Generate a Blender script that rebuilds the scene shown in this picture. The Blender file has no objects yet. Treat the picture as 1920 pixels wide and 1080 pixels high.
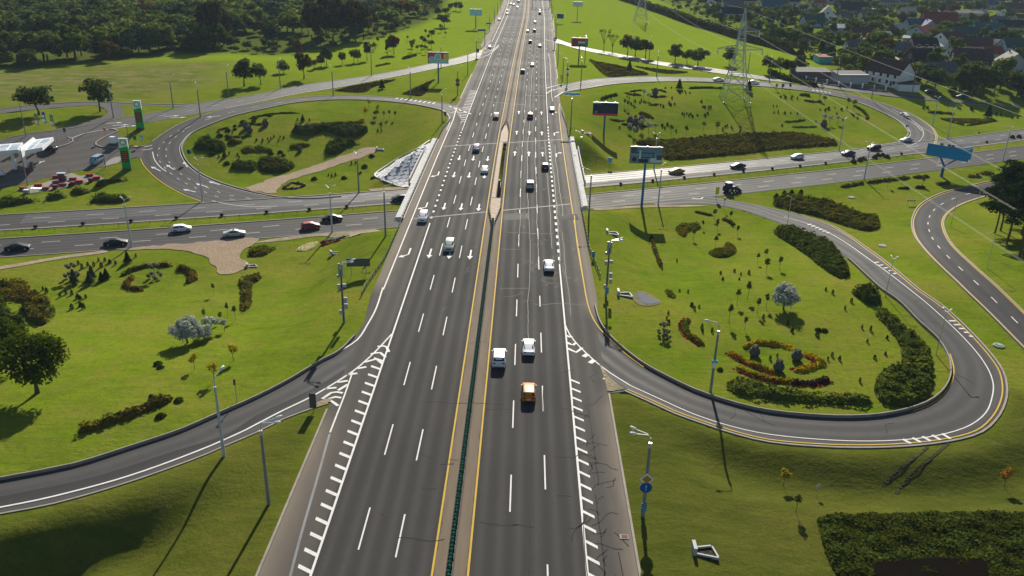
import bpy, math, random
import numpy as np
from mathutils import Vector, Matrix
from mathutils.geometry import delaunay_2d_cdt

S = bpy.context.scene
COL = S.collection
rng = random.Random(11)
NR = np.random.default_rng(5)
PI = math.pi

# ---------------------------------------------------------------- camera, sky, sun, exposure
F_PX, PITCH, ROLL, YAW, CAM_H = 1574.5, .4031, .0253, -.0112, 55.67
def _basis():
    cy, sy = math.cos(YAW), math.sin(YAW)
    fw = np.array([sy * math.cos(PITCH), cy * math.cos(PITCH), -math.sin(PITCH)])
    ri = np.array([cy, -sy, 0.]); up = np.cross(ri, fw)
    cr, sr = math.cos(ROLL), math.sin(ROLL)
    return ri * cr + up * sr, up * cr - ri * sr, fw
RI, UP, FW = _basis()
CAM = np.array([0, 0, CAM_H])
cam_data = bpy.data.cameras.new('camera'); cam = bpy.data.objects.new('camera', cam_data); COL.objects.link(cam)
cam_data.sensor_width = 36; cam_data.lens = 36 * F_PX / 1920; cam_data.clip_start = 1; cam_data.clip_end = 6000
m4 = Matrix.Identity(4)
for i in range(3):
    m4[i][0], m4[i][1], m4[i][2], m4[i][3] = RI[i], UP[i], -FW[i], CAM[i]
cam.matrix_world = m4
S.camera = cam

SUN_EL, SUN_AZ = math.radians(28.0), math.radians(4.0)      # the sun stands ahead of the camera, a little to the right
world = bpy.data.worlds.new('World'); S.world = world; world.use_nodes = True
nt = world.node_tree; sky = nt.nodes.new('ShaderNodeTexSky'); sky.sky_type = 'NISHITA'; sky.sun_disc = False
sky.sun_elevation = SUN_EL; sky.sun_rotation = SUN_AZ; sky.air_density = 1.0; sky.dust_density = .6; sky.ozone_density = 1.5
bg = nt.nodes['Background']; bg.inputs['Strength'].default_value = .055
nt.links.new(sky.outputs[0], bg.inputs[0])
sun_l = bpy.data.lights.new('sun', 'SUN'); sun_l.energy = 5.0; sun_l.angle = math.radians(.55); sun_l.color = (1, .93, .80)
sun = bpy.data.objects.new('sun', sun_l); COL.objects.link(sun)
SUN_DIR = Vector((math.sin(SUN_AZ) * math.cos(SUN_EL), math.cos(SUN_AZ) * math.cos(SUN_EL), math.sin(SUN_EL)))
sun.rotation_euler = SUN_DIR.to_track_quat('Z', 'Y').to_euler(); sun.location = (0, 300, 300)
vs = S.view_settings; vs.view_transform = 'Standard'; vs.look = 'None'; vs.gamma = 1; vs.use_curve_mapping = False; vs.exposure = .82
S.cycles.max_bounces = 5; S.cycles.diffuse_bounces = 2; S.cycles.glossy_bounces = 2; S.cycles.transmission_bounces = 3
S.cycles.transparent_max_bounces = 4; S.cycles.caustics_reflective = False; S.cycles.caustics_refractive = False

S.cycles.volume_bounces = 0; HAZE = .00007

# ---------------------------------------------------------------- the lie of the land
def sst(a, b, x):
    t = np.clip((x - a) / (b - a), 0, 1); return t * t * (3 - 2 * t)
CL_Y = np.array([-400, 60, 70, 80, 100, 120, 150, 180, 215, 250, 300, 350, 400, 450, 500, 600, 700, 760, 4000.])
CL_X = np.array([-5.6, -5.81, -5.82, -5.84, -5.88, -5.93, -6.02, -6.11, -6.18, -6.05, -5.65, -5.25, -4.8, -4.2, -3.5, -2.1, -1.7, -1.77, -8.])
def xc(y): return np.interp(y, CL_Y, CL_X)                 # centre line of the motorway
def yc(x):                                                   # centre line of the avenue that passes below it
    xx = np.clip(x, -160, 230)
    return 203.2 + .395 * xx + 4.3e-4 * xx * xx + (x - xx) * (.395 + 8.6e-4 * xx)
def av_d(x, y):
    xx = np.clip(x, -160, 230); s = .395 + 8.6e-4 * xx
    return (y - yc(x)) / np.sqrt(1 + s * s)
def seg_dist(x, y, pts):
    best = np.full(np.shape(x), 1e9)
    for (ax, ay), (bx, by) in zip(pts[:-1], pts[1:]):
        dx, dy = bx - ax, by - ay; L = dx * dx + dy * dy
        t = np.clip(((x - ax) * dx + (y - ay) * dy) / L, 0, 1)
        best = np.minimum(best, np.hypot(x - ax - t * dx, y - ay - t * dy))
    return best
DITCH_L = [(-20.5, 89.5), (-29.5, 82.0), (-36.5, 77.3), (-44, 72.8), (-52.5, 67.6), (-75, 54.5)]
DITCH_R = [(17, 96), (22, 91.5), (30, 87.5), (38, 85.8), (46, 86.), (53, 87.3), (58.5, 90.5), (64, 97), (66, 103)]
def h(x, y):
    x = np.asarray(x, float); y = np.asarray(y, float)
    d = np.abs(av_d(x, y)); u = np.abs(x - xc(y))
    g = 1 - sst(30, 95, d)
    e = np.maximum(sst(20.5, 35, u), 1 - sst(15.5, 35, d))
    z = -6 * g * e
    # drainage dips beside the two near ramps
    q = seg_dist(x, y, DITCH_L)
    side = (y < np.interp(x, [p[0] for p in DITCH_L][::-1], [p[1] for p in DITCH_L][::-1]))
    amp = 5.2 * sst(-24, -50, x) * side
    z = z - amp * (1 + .12 * np.sin(x * .5 + y * .3)) * (sst(2.6, 9.5, q) - .8 * sst(11, 34, q))
    q2 = seg_dist(x, y, DITCH_R); side2 = (y < np.interp(x, [p[0] for p in DITCH_R], [p[1] for p in DITCH_R])) & (x > 14)
    amp2 = 1.5 * side2 * sst(16, 26, x) * (1 - sst(60, 68, x))
    z = z - amp2 * (sst(2.5, 7.5, q2) - .55 * sst(8.5, 14, q2))
    # gentle unevenness well away from the roads
    far = sst(40, 120, u) * sst(40, 130, d)
    z = z + far * .5 * (np.sin(x * .043 + y * .021) + np.sin(y * .037 - x * .017))
    return z
def ray(px, py, z):
    d = RI * (px - 960) - UP * (py - 540) + F_PX * FW
    return CAM + d * ((z - CAM_H) / d[2])
def P(px, py, dz=0.):                                       # a surveyed picture position -> the point on the ground it stands on
    z = -2.0
    for _ in range(14):
        p = ray(px, py, z); z += .7 * (float(h(p[0], p[1])) + dz - z)
    p = ray(px, py, z); return Vector((p[0], p[1], float(h(p[0], p[1])) + dz))
def PL(pts): return np.array([P(*q)[:2] for q in pts])
def proj_s(p):                                               # metres -> picture scale at a point
    return F_PX / float((np.array(p) - CAM) @ FW)
def resamp(pts, n=None, step=None, smooth=True):
    p = np.asarray(pts, float); p = p[np.concatenate([[True], np.linalg.norm(np.diff(p, axis=0), axis=1) > 1e-4])]
    if smooth and len(p) > 2:                                # centripetal-ish Catmull-Rom
        out = []
        q = np.vstack([2 * p[0] - p[1], p, 2 * p[-1] - p[-2]])
        for i in range(1, len(q) - 2):
            a, b, c, d = q[i - 1], q[i], q[i + 1], q[i + 2]
            lb = np.linalg.norm(c - b); m1 = (c - a) / (np.linalg.norm(c - b) + np.linalg.norm(b - a)) * lb; m2 = (d - b) / (np.linalg.norm(d - c) + np.linalg.norm(c - b)) * lb
            for t in np.linspace(0, 1, 9)[:-1]:
                out.append((2*t**3-3*t*t+1)*b + (t**3-2*t*t+t)*m1 + (-2*t**3+3*t*t)*c + (t**3-t*t)*m2)
        out.append(p[-1]); p = np.array(out)
    L = np.concatenate([[0], np.cumsum(np.linalg.norm(np.diff(p, axis=0), axis=1))])
    if n is None: n = max(2, int(round(L[-1] / step)) + 1)
    t = np.linspace(0, L[-1], n)
    return np.stack([np.interp(t, L, p[:, k]) for k in range(p.shape[1])], 1)
def offset(p, o):                                           # shift a polyline sideways (positive = to its left)
    t = np.gradient(p, axis=0); t /= np.linalg.norm(t, axis=1)[:, None] + 1e-9
    return p + np.stack([-t[:, 1], t[:, 0]], 1) * o
def inside(x, y, poly):
    c = np.zeros(np.shape(x), bool); n = len(poly)
    for i in range(n):
        x1, y1 = poly[i]; x2, y2 = poly[(i + 1) % n]
        if y1 == y2: continue
        c ^= ((y1 > y) != (y2 > y)) & (x < (x2 - x1) * (y - y1) / (y2 - y1) + x1)
    return c

# ---------------------------------------------------------------- materials
def nodes(name):
    m = bpy.data.materials.new(name); m.use_nodes = True
    t = m.node_tree; b = t.nodes['Principled BSDF']; return m, t, b
class N:
    """tiny node writer"""
    def __init__(s, t): s.t = t
    def __call__(s, typ, ins=None, **kw):
        n = s.t.nodes.new('ShaderNode' + typ)
        for k, v in kw.items(): setattr(n, k, v)
        for k, v in (ins or {}).items():
            if hasattr(v, 'is_linked') or isinstance(v, bpy.types.NodeSocket): s.t.links.new(v, n.inputs[k])
            else: n.inputs[k].default_value = v
        return n
    def math(s, op, a, b=0., c=None, clamp=False):
        n = s.t.nodes.new('ShaderNodeMath'); n.operation = op; n.use_clamp = clamp
        for i, v in enumerate([a, b] + ([c] if c is not None else [])):
            if isinstance(v, bpy.types.NodeSocket): s.t.links.new(v, n.inputs[i])
            else: n.inputs[i].default_value = v
        return n.outputs[0]
    def mix(s, f, a, b, typ='MIX'):
        n = s.t.nodes.new('ShaderNodeMix'); n.data_type = 'RGBA'; n.blend_type = typ
        for k, v in ((0, f), (6, a), (7, b)):
            if isinstance(v, bpy.types.NodeSocket): s.t.links.new(v, n.inputs[k])
            else: n.inputs[k].default_value = (*v, 1) if isinstance(v, tuple) and len(v) == 3 else v
        return n.outputs[2]
    def noise(s, vec, scale, detail=3., rough=.55):
        return s('TexNoise', {'Vector': vec, 'Scale': scale, 'Detail': detail, 'Roughness': rough}).outputs[0]
    def ramp(s, f, a, b):
        return s('MapRange', {0: f, 1: a, 2: b}).outputs[0]
    def scaled(s, vec, sc, rot=0.):
        return s('Mapping', {'Vector': vec, 'Scale': sc, 'Rotation': (0, 0, rot)}).outputs[0]
def link(m, out, b, name): m.node_tree.links.new(out, b.inputs[name])
_mc = {}
def flat(name, col, rough=.6, metal=0., var=.12, scale=1.5, spec=.2, coat=0., bump=0.):
    if name in _mc: return _mc[name]
    m, t, b = nodes(name); n = N(t)
    co = n('TexCoord').outputs['Object']
    f = n.noise(co, scale, 4)
    c = n.mix(f, tuple(x * (1 - var * 1.6) for x in col), tuple(min(1, x * (1 + var * 1.6)) for x in col))
    link(m, c, b, 'Base Color'); b.inputs['Roughness'].default_value = rough; b.inputs['Metallic'].default_value = metal
    b.inputs['Specular IOR Level'].default_value = spec; b.inputs['Coat Weight'].default_value = coat; b.inputs['Coat Roughness'].default_value = .08
    if bump:
        bp = n('Bump', {'Strength': bump, 'Height': n.noise(co, scale * 4, 4)}); link(m, bp.outputs[0], b, 'Normal')
    _mc[name] = m; return m
def leafmat(name, c1, c2, c3=None, trans=.35, p3=.0, clump=.25):
    """leaf colour varies leaf by leaf and clump by clump; light also passes through the leaf"""
    if name in _mc: return _mc[name]
    m = bpy.data.materials.new(name); m.use_nodes = True; t = m.node_tree; t.nodes.clear(); n = N(t)
    r = n('NewGeometry').outputs['Random Per Island']
    co = n('TexCoord').outputs['Object']; f = n.noise(co, clump, 2)
    oi = n('ObjectInfo').outputs['Random']
    k = n.math('ADD', n.math('MULTIPLY', r, .35), n.math('ADD', n.math('MULTIPLY', n.ramp(f, .3, .7), .4), n.math('MULTIPLY', oi, .4)), clamp=True)
    c = n.mix(k, c1, c2)
    if c3: c = n.mix(n.math('GREATER_THAN', n.math('FRACT', n.math('MULTIPLY', r, 7.31)), 1 - p3), c, c3)
    d = n('BsdfDiffuse', {'Color': c}); tr = n('BsdfTranslucent', {'Color': n.mix(.3, c, (1, 1, .2), 'MULTIPLY')})
    mx = n('MixShader', {0: trans, 1: d.outputs[0], 2: tr.outputs[0]})
    o = n('OutputMaterial'); t.links.new(mx.outputs[0], o.inputs[0])
    _mc[name] = m; return m

# ---------------------------------------------------------------- mesh building and tagging
def mesh_np(name, V, Fq, mats=(), mi=None, smooth=False, uv=None):
    """quads or tris from numpy arrays (all faces the same size), or a list of index tuples"""
    me = bpy.data.meshes.new(name)
    V = np.asarray(V, np.float32)
    if isinstance(Fq, np.ndarray):
        k = Fq.shape[1]; nf = len(Fq)
        me.vertices.add(len(V)); me.vertices.foreach_set('co', V.ravel())
        me.loops.add(nf * k); me.loops.foreach_set('vertex_index', Fq.astype(np.int32).ravel())
        me.polygons.add(nf); me.polygons.foreach_set('loop_start', np.arange(0, nf * k, k, dtype=np.int32))
        me.update(calc_edges=True)
    else:
        me.from_pydata([tuple(map(float, v)) for v in V], [], [tuple(f) for f in Fq]); me.update()
    if mi is not None: me.polygons.foreach_set('material_index', np.asarray(mi, np.int32))
    me.polygons.foreach_set('use_smooth', np.full(len(me.polygons), smooth))
    if uv is not None:
        ul = me.uv_layers.new(name='UVMap'); li = np.zeros(len(me.loops), np.int32); me.loops.foreach_get('vertex_index', li)
        ul.data.foreach_set('uv', np.asarray(uv, np.float32)[li].ravel())
    for m in mats: me.materials.append(m)
    return me
def obj(name, me, parent=None, loc=None, rz=0., sc=None):
    o = bpy.data.objects.new(name, me); COL.objects.link(o)
    if parent is not None: o.parent = parent
    if loc is not None: o.location = loc
    if rz: o.rotation_euler = (0, 0, rz)
    if sc is not None: o.scale = (sc, sc, sc) if not hasattr(sc, '__len__') else sc
    return o
def tag(o, label=None, cat=None, group=None, kind=None):
    if label: o['label'] = label
    if cat: o['category'] = cat
    if group: o['group'] = group
    if kind: o['kind'] = kind
    return o
def thing(name, loc, label, cat, group=None, rz=0., sc=None):
    return tag(obj(name, None, None, loc, rz, sc), label, cat, group)
class MB:
    def __init__(s): s.v = []; s.f = []; s.m = []; s.n = 0
    def add(s, V, Fs, mi=0):
        s.v.extend(tuple(map(float, p)) for p in V); s.f.extend(tuple(i + s.n for i in f) for f in Fs); s.m.extend([mi] * len(Fs)); s.n += len(V); return s
    def box(s, c, sz, rz=0., mi=0, top=(1, 1), rx=0.):
        hx, hy, hz = sz[0] / 2, sz[1] / 2, sz[2] / 2
        V = [Vector((x * hx * (top[0] if z > 0 else 1), y * hy * (top[1] if z > 0 else 1), z * hz)) for z in (-1, 1) for x, y in ((-1, -1), (1, -1), (1, 1), (-1, 1))]
        R = Matrix.Rotation(rz, 3, 'Z') @ Matrix.Rotation(rx, 3, 'X')
        return s.add([R @ v + Vector(c) for v in V], [(3, 2, 1, 0), (4, 5, 6, 7), (0, 1, 5, 4), (1, 2, 6, 5), (2, 3, 7, 6), (3, 0, 4, 7)], mi)
    def cyl(s, a, b, r0, r1=None, n=8, mi=0, caps=True):
        a, b = Vector(a), Vector(b); r1 = r0 if r1 is None else r1
        q = (b - a).to_track_quat('Z', 'Y'); V = []
        for c, r in ((a, r0), (b, r1)):
            V += [c + q @ Vector((r * math.cos(2 * PI * i / n), r * math.sin(2 * PI * i / n), 0)) for i in range(n)]
        Fs = [(i, (i + 1) % n, n + (i + 1) % n, n + i) for i in range(n)]
        if caps: Fs += [tuple(range(n))[::-1], tuple(range(n, 2 * n))]
        return s.add(V, Fs, mi)
    def tube(s, pts, r, n=6, mi=0):
        for a, b in zip(pts[:-1], pts[1:]): s.cyl(a, b, r, r, n, mi)
        return s
    def lathe(s, prof, n=14, c=(0, 0, 0), mi=0):
        V = [(c[0] + r * math.cos(2 * PI * i / n), c[1] + r * math.sin(2 * PI * i / n), c[2] + z) for r, z in prof for i in range(n)]
        Fs = [(k * n + i, k * n + (i + 1) % n, (k + 1) * n + (i + 1) % n, (k + 1) * n + i) for k in range(len(prof) - 1) for i in range(n)]
        return s.add(V, Fs, mi)
    def mesh(s, name, mats, smooth=False):
        me = mesh_np(name, s.v, s.f, mats if isinstance(mats, (list, tuple)) else [mats], s.m, smooth)
        if smooth:
            try: me.set_sharp_from_angle(angle=math.radians(38))
            except Exception: pass
        return me
    def build(s, name, mats, parent=None, loc=None, rz=0., smooth=False): return obj(name, s.mesh(name, mats, smooth), parent, loc, rz)
def drape_strip(A, B, zoff, cols=1, skirt=.5, zf=None):
    """strip between two polylines of equal length; uv = (metres across, metres along)"""
    n = len(A); zf = zf or h; V = []; UV = []
    mid = (A + B) / 2; L = np.concatenate([[0], np.cumsum(np.linalg.norm(np.diff(mid, axis=0), axis=1))])
    w = np.linalg.norm(B - A, axis=1)
    for k in range(cols + 1):
        p = A + (B - A) * (k / cols); z = zf(p[:, 0], p[:, 1]) + zoff
        V.append(np.column_stack([p, z])); UV.append(np.column_stack([w * (k / cols), L]))
    if skirt:
        a = V[0].copy(); a[:, 2] -= skirt; b = V[-1].copy(); b[:, 2] -= skirt
        V = [a] + V + [b]; UV = [UV[0]] + UV + [UV[-1]]
    C = len(V); V = np.concatenate(V); UV = np.concatenate(UV)
    Fs = np.array([(k * n + i, (k + 1) * n + i, (k + 1) * n + i + 1, k * n + i + 1) for k in range(C - 1) for i in range(n - 1)])
    # make faces look up
    a, b, c = V[Fs[0][0]], V[Fs[0][1]], V[Fs[0][2]]
    k0 = (n - 1) * (1 if skirt else 0); f = Fs[k0]; a, b, c = V[f[0]], V[f[1]], V[f[2]]
    if np.cross(b - a, c - a)[2] < 0: Fs = Fs[:, ::-1]
    return V, Fs, UV
def patch(name, poly, mat, zoff=.1, step=2., parent=None, kind='structure', smooth_edge=True, skirt=.0):
    """a draped sheet with the given outline (world xy)"""
    pl = resamp(np.vstack([poly, poly[:1]]), step=step, smooth=smooth_edge)[:-1]
    lo, hi = pl.min(0), pl.max(0)
    gx, gy = np.meshgrid(np.arange(lo[0], hi[0], step), np.arange(lo[1], hi[1], step)); gx = gx.ravel() + step * .3; gy = gy.ravel() + step * .3
    ok = inside(gx, gy, pl); ok[ok] &= seg_dist(gx[ok], gy[ok], list(map(tuple, np.vstack([pl, pl[:1]])))) > step * .45
    pts = [Vector(map(float, p)) for p in pl] + [Vector((float(a), float(b))) for a, b in zip(gx[ok], gy[ok])]
    n = len(pl)
    v, e, f, *_ = delaunay_2d_cdt(pts, [(i, (i + 1) % n) for i in range(n)], [list(range(n))], 1, 1e-4)
    V = np.array([(p.x, p.y) for p in v]); z = h(V[:, 0], V[:, 1]) + zoff
    V = np.column_stack([V, z]); Fs = []
    for t in f:
        a, b, c = V[t[0]], V[t[1]], V[t[2]]
        Fs.append(tuple(t) if np.cross(b - a, c - a)[2] > 0 else tuple(t)[::-1])
    o = obj(name, mesh_np(name, V, Fs, [mat], uv=V[:, :2]), parent)
    if parent is None: o['kind'] = kind
    return o
# ---------------------------------------------------------------- road materials
def asphalt(name, base=(.029, .0275, .027), track=(.054, .050, .047), rough=.62, motorway=False, period=1.9, off=.9, worn=.4, dust=(.20, .165, .125), edge=None, spec=.035):
    m, t, b = nodes(name); n = N(t)
    uv = n('UVMap').outputs[0]; sx = n('SeparateXYZ', {0: uv}); u, v = sx.outputs[0], sx.outputs[1]
    co = n('TexCoord').outputs['Object']
    long = n('CombineXYZ', {0: n.math('MULTIPLY', u, 1.6), 1: n.math('MULTIPLY', v, .018), 2: 0.}).outputs[0]
    streak = n.noise(long, 1.6, 4); patchy = n.noise(co, .05, 4); fine = n.noise(co, 9., 3, .7); mid = n.noise(co, .7, 5)
    au = n.math('ABSOLUTE', u)
    c = n.math('COSINE', n.math('MULTIPLY', n.math('SUBTRACT', au, off), 2 * PI / period))
    tr = n.math('POWER', n.math('ADD', n.math('MULTIPLY', c, .5), .5), 1.6)
    tr = n.math('MULTIPLY', tr, n.math('ADD', n.math('MULTIPLY', streak, 1.3), n.math('MULTIPLY', patchy, .6)), clamp=True)
    tr = n.math('MULTIPLY', tr, worn * 1.5, clamp=True)
    col = n.mix(tr, base, track)
    col = n.mix(n.ramp(mid, .35, .75), col, n.mix(.22, col, (.02, .02, .02)))
    col = n.mix(n.math('MULTIPLY', fine, .32), col, (.13, .125, .12))
    if motorway:
        w = n.math('ADD', au, n.math('MULTIPLY', n.math('SUBTRACT', n.noise(co, .5, 4), .5), .35))
        med = n.ramp(w, 1.62, 1.42)                           # worn concrete strip along the barrier
        mc = n.mix(n.noise(n.scaled(co, (1.2, .12, 1)), 1.3, 5), (.115, .090, .066), (.20, .160, .120))
        col = n.mix(med, col, mc)
        w2 = n.math('ADD', au, n.math('MULTIPLY', n.math('SUBTRACT', n.noise(n.scaled(co, (1, .25, 1)), .6, 5), .5), 1.4))
        sh = n.ramp(w2, 12.95, 13.4); col = n.mix(n.math('MULTIPLY', sh, .55), col, (.088, .080, .072))
        du = n.ramp(w2, 15.6, 17.7)
        lf = n.math('LESS_THAN', u, 0.)                       # no dusty verge where the ramps leave
        gl_ = n.math('MULTIPLY', n.ramp(v, 84, 90), n.ramp(v, 132, 126)); gr_ = n.math('MULTIPLY', n.ramp(v, 92, 98), n.ramp(v, 124, 118))
        du = n.math('MULTIPLY', du, n.math('SUBTRACT', 1., n.math('ADD', n.math('MULTIPLY', lf, gl_), n.math('MULTIPLY', n.math('SUBTRACT', 1., lf), gr_))))
        col = n.mix(n.math('MULTIPLY', n.math('MULTIPLY', lf, n.ramp(w2, 13.3, 15.5)), n.math('MULTIPLY', n.ramp(v, 92, 84), .28)), col, (.17, .14, .112))
        col = n.mix(du, col, (.165, .14, .112))
    if edge:
        w3 = n.math('ADD', u, n.math('MULTIPLY', n.math('SUBTRACT', n.noise(co, .35, 4), .5), .9))
        for a, bq in edge: col = n.mix(n.math('MULTIPLY', n.ramp(w3, a, bq), .85), col, dust)
    link(m, col, b, 'Base Color')
    rr = n.math('ADD', n.math('MULTIPLY', tr, -.12), n.math('ADD', rough, n.math('MULTIPLY', n.math('SUBTRACT', patchy, .5), .25)), clamp=True)
    link(m, rr, b, 'Roughness'); b.inputs['Specular IOR Level'].default_value = spec
    bp = n('Bump', {'Strength': .35, 'Distance': .02, 'Height': n.noise(co, 22., 2)}); link(m, bp.outputs[0], b, 'Normal')
    return m
M_MOT = asphalt('asphalt motorway', motorway=True, off=1.65 + .94, period=1.875, rough=.86)
M_RAMP = asphalt('asphalt ramp', base=(.050, .049, .049), track=(.070, .067, .065), worn=.6, rough=.74, off=1.6, period=2.2)
M_RAMPD = asphalt('asphalt fresh', base=(.026, .026, .028), track=(.038, .038, .040), worn=.4, rough=.75, off=1.6, period=2.4)
M_AVE = asphalt('asphalt avenue', base=(.042, .041, .041), track=(.066, .063, .061), worn=.6, rough=.72, off=1.2, period=1.85)
M_AVEW = asphalt('asphalt avenue worn smooth', base=(.070, .069, .069), track=(.105, .102, .10), worn=.8, rough=.58, spec=.045, off=1.2, period=1.85)
M_COLL = asphalt('asphalt slip worn smooth', base=(.066, .064, .062), track=(.105, .10, .096), worn=.8, rough=.66, spec=.05, off=1.2, period=2.1)
M_YARD = asphalt('asphalt forecourt', base=(.085, .076, .070), track=(.115, .102, .092), worn=.5, rough=.6, off=1.2, period=5.)
M_WHITE = flat('road paint white', (.56, .55, .53), .7, var=.14, scale=1.2, spec=.15)
M_YELL = flat('road paint yellow', (.44, .285, .022), .8, var=.12, scale=.8)
M_PALE = flat('road paint faded', (.125, .135, .145), .6, var=.3, scale=.6)
M_KERB = flat('kerb stone', (.24, .21, .175), .8, var=.25, scale=.7)
M_BIT = flat('bitumen seal', (.021, .021, .022), .8, var=.3, scale=1., spec=.1)
M_SEAL_GLINT = flat('crack seal glint', (.105, .103, .10), .7, var=.4, scale=.6, spec=.12)  # paler colour imitates the sun's glint on the farther bitumen seals
M_JOINT = flat('joint concrete', (.15, .147, .142), .75, var=.2, scale=.6)

ROADPOLY = []
def road(name, A, B, mat, zoff, step=2.2, cols=4, parent=None, carve=True, n=None):
    """A, B: edge polylines in world xy, same direction"""
    A = np.asarray(A, float); B = np.asarray(B, float)
    LA = np.linalg.norm(np.diff(A, axis=0), axis=1).sum(); LB = np.linalg.norm(np.diff(B, axis=0), axis=1).sum()
    n = n or int(max(LA, LB) / step) + 2
    A, B = resamp(A, n), resamp(B, n)
    V, Fs, UV = drape_strip(A, B, zoff, cols)
    o = obj(name, mesh_np(name, V, Fs, [mat], uv=UV), parent)
    if parent is None: o['kind'] = 'structure'
    if carve: ROADPOLY.append(np.vstack([A, B[::-1]]))
    o_ = o; o_.data['z'] = zoff
    return o, A, B
class Marks:
    def __init__(s): s.V = []; s.F = []; s.n = 0
    def strip(s, p, w, z, zf=None):
        V, Fs, _ = drape_strip(offset(p, w / 2), offset(p, -w / 2), z, 1, None, zf)
        s.V.append(V); s.F.append(Fs + s.n); s.n += len(V)
    def line(s, p, w, z, step=1.5, zf=None, smooth=True): s.strip(resamp(np.asarray(p, float), step=step, smooth=smooth), w, z, zf)
    def dashes(s, p, w, z, dash, gap, start=0., zf=None):
        p = resamp(np.asarray(p, float), step=.5); L = len(p); k = int(start / .5)
        while k < L - 2:
            e = min(L, k + max(2, int(round(dash / .5)) + 1)); s.strip(p[k:e], w, z, zf); k += int(round((dash + gap) / .5))
    def poly(s, pts, z, zf=None):
        zf = zf or h; p = np.asarray(pts, float); V = np.column_stack([p, zf(p[:, 0], p[:, 1]) + z])
        f = np.arange(len(p))
        if np.cross(V[1] - V[0], V[2] - V[0])[2] < 0: f = f[::-1]
        if len(p) == 3: f = np.append(f, f[-1])
        s.V.append(V); s.F.append(f[None, :] + s.n); s.n += len(V)
    def build(s, name, mat, parent):
        return obj(name, mesh_np(name, np.concatenate(s.V), [tuple(dict.fromkeys(map(int, f))) for F in s.F for f in F], [mat]), parent)
def kerb(name, p, parent, hgt=.28, w=.3, base=.02, mat=None):
    """raised kerb stones along a polyline; top stands hgt above the ground"""
    p = resamp(np.asarray(p, float), step=2.); a, b = offset(p, w / 2), offset(p, -w / 2); n = len(p)
    za = h(a[:, 0], a[:, 1]); zb = h(b[:, 0], b[:, 1]); zt = np.maximum(za, zb) + hgt
    V = np.concatenate([np.column_stack([a, za - .3]), np.column_stack([a, zt]), np.column_stack([b, zt]), np.column_stack([b, zb - .3])])
    Fs = np.array([(k * n + i, k * n + i + 1, (k + 1) * n + i + 1, (k + 1) * n + i) for k in range(3) for i in range(n - 1)])
    f = Fs[n - 1]; 
    if np.cross(V[f[1]] - V[f[0]], V[f[2]] - V[f[0]])[2] < 0: Fs = Fs[:, ::-1]
    return obj(name, mesh_np(name, V, Fs, [mat or M_KERB]), parent)

# ---------------------------------------------------------------- motorway
flat0 = lambda x, y: np.zeros(np.shape(x))
MZ = .08
ys = np.concatenate([np.arange(20, 340, 3.0), np.arange(340, 1300, 10.)]); ys = np.unique(np.concatenate([ys, [182., 236.]]))
def halfw(y, s): return 17.7 + .9 * sst(112, 128, y) * (1 - sst(275, 300, y)) + (3.0 if s < 0 else 1.0) * sst(425, 455, y)
us_ = [-1, -.82, -.64, -.46, -.28, -.093]
cols_u = [lambda y, f=f: f * halfw(y, -1) if f == -1 else f * 17.7 + 0 * y for f in us_]
cols_u += [lambda y: -.75 + 0 * y, lambda y: .05 + 0 * y, lambda y: .95 + 0 * y]
cols_u += [lambda y, f=f: f * halfw(y, 1) if f == 1 else f * 17.7 + 0 * y for f in (.093, .28, .46, .64, .82, 1)]
NC = len(cols_u); V = []; UV = []
for c in cols_u:
    u = c(ys); V.append(np.column_stack([xc(ys) + u, ys, np.full(len(ys), MZ)])); UV.append(np.column_stack([u, ys]))
V = np.concatenate(V); UV = np.concatenate(UV); n = len(ys); Fs = []
for k in range(NC - 1):
    for i in range(n - 1):
        if k == 7 and ys[i] >= 181.9 and ys[i + 1] <= 236.1: continue     # the gap between the two bridge decks
        Fs.append((k * n + i, (k + 1) * n + i, (k + 1) * n + i + 1, k * n + i + 1))
mot = tag(obj('motorway', mesh_np('motorway', V, np.array(Fs), [M_MOT], uv=UV)), kind='structure')
sel = (ys < 172) | (ys > 233)
for lo, hi in ((20, 173), (232, 1300)):
    yy = ys[(ys >= lo) & (ys <= hi)]
    ROADPOLY.append(np.vstack([np.column_stack([xc(yy) - halfw(yy, -1), yy]), np.column_stack([xc(yy) + halfw(yy, 1), yy])[::-1]]))
def mu(u, y0, y1, step=3.):                                  # a line at constant offset from the centre line
    y = np.arange(y0, y1 + step, step); return np.column_stack([xc(y) + u, y])
mz = MZ + .012
dsh = Marks(); edg = Marks(); yel = Marks()
for s in (-1, 1):
    yel.line(mu(s * 1.68, 40, 1250), .21, mz, 4, flat0)
for u, y0 in ((-5.4, 68.0 - 4.3), (-9.15, 68.9 - 4.3), (5.4, 75.4 - 4.3 - 16), (9.15, 63.4 - 4.3)):
    y = y0 - 16
    while y < 900:
        if not (u > 8 and 150 < y < 150): dsh.strip(mu(u, y, y + 4.3, 2.15), (.16 if y < 260 else .13), mz, flat0)
        y += 16
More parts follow.
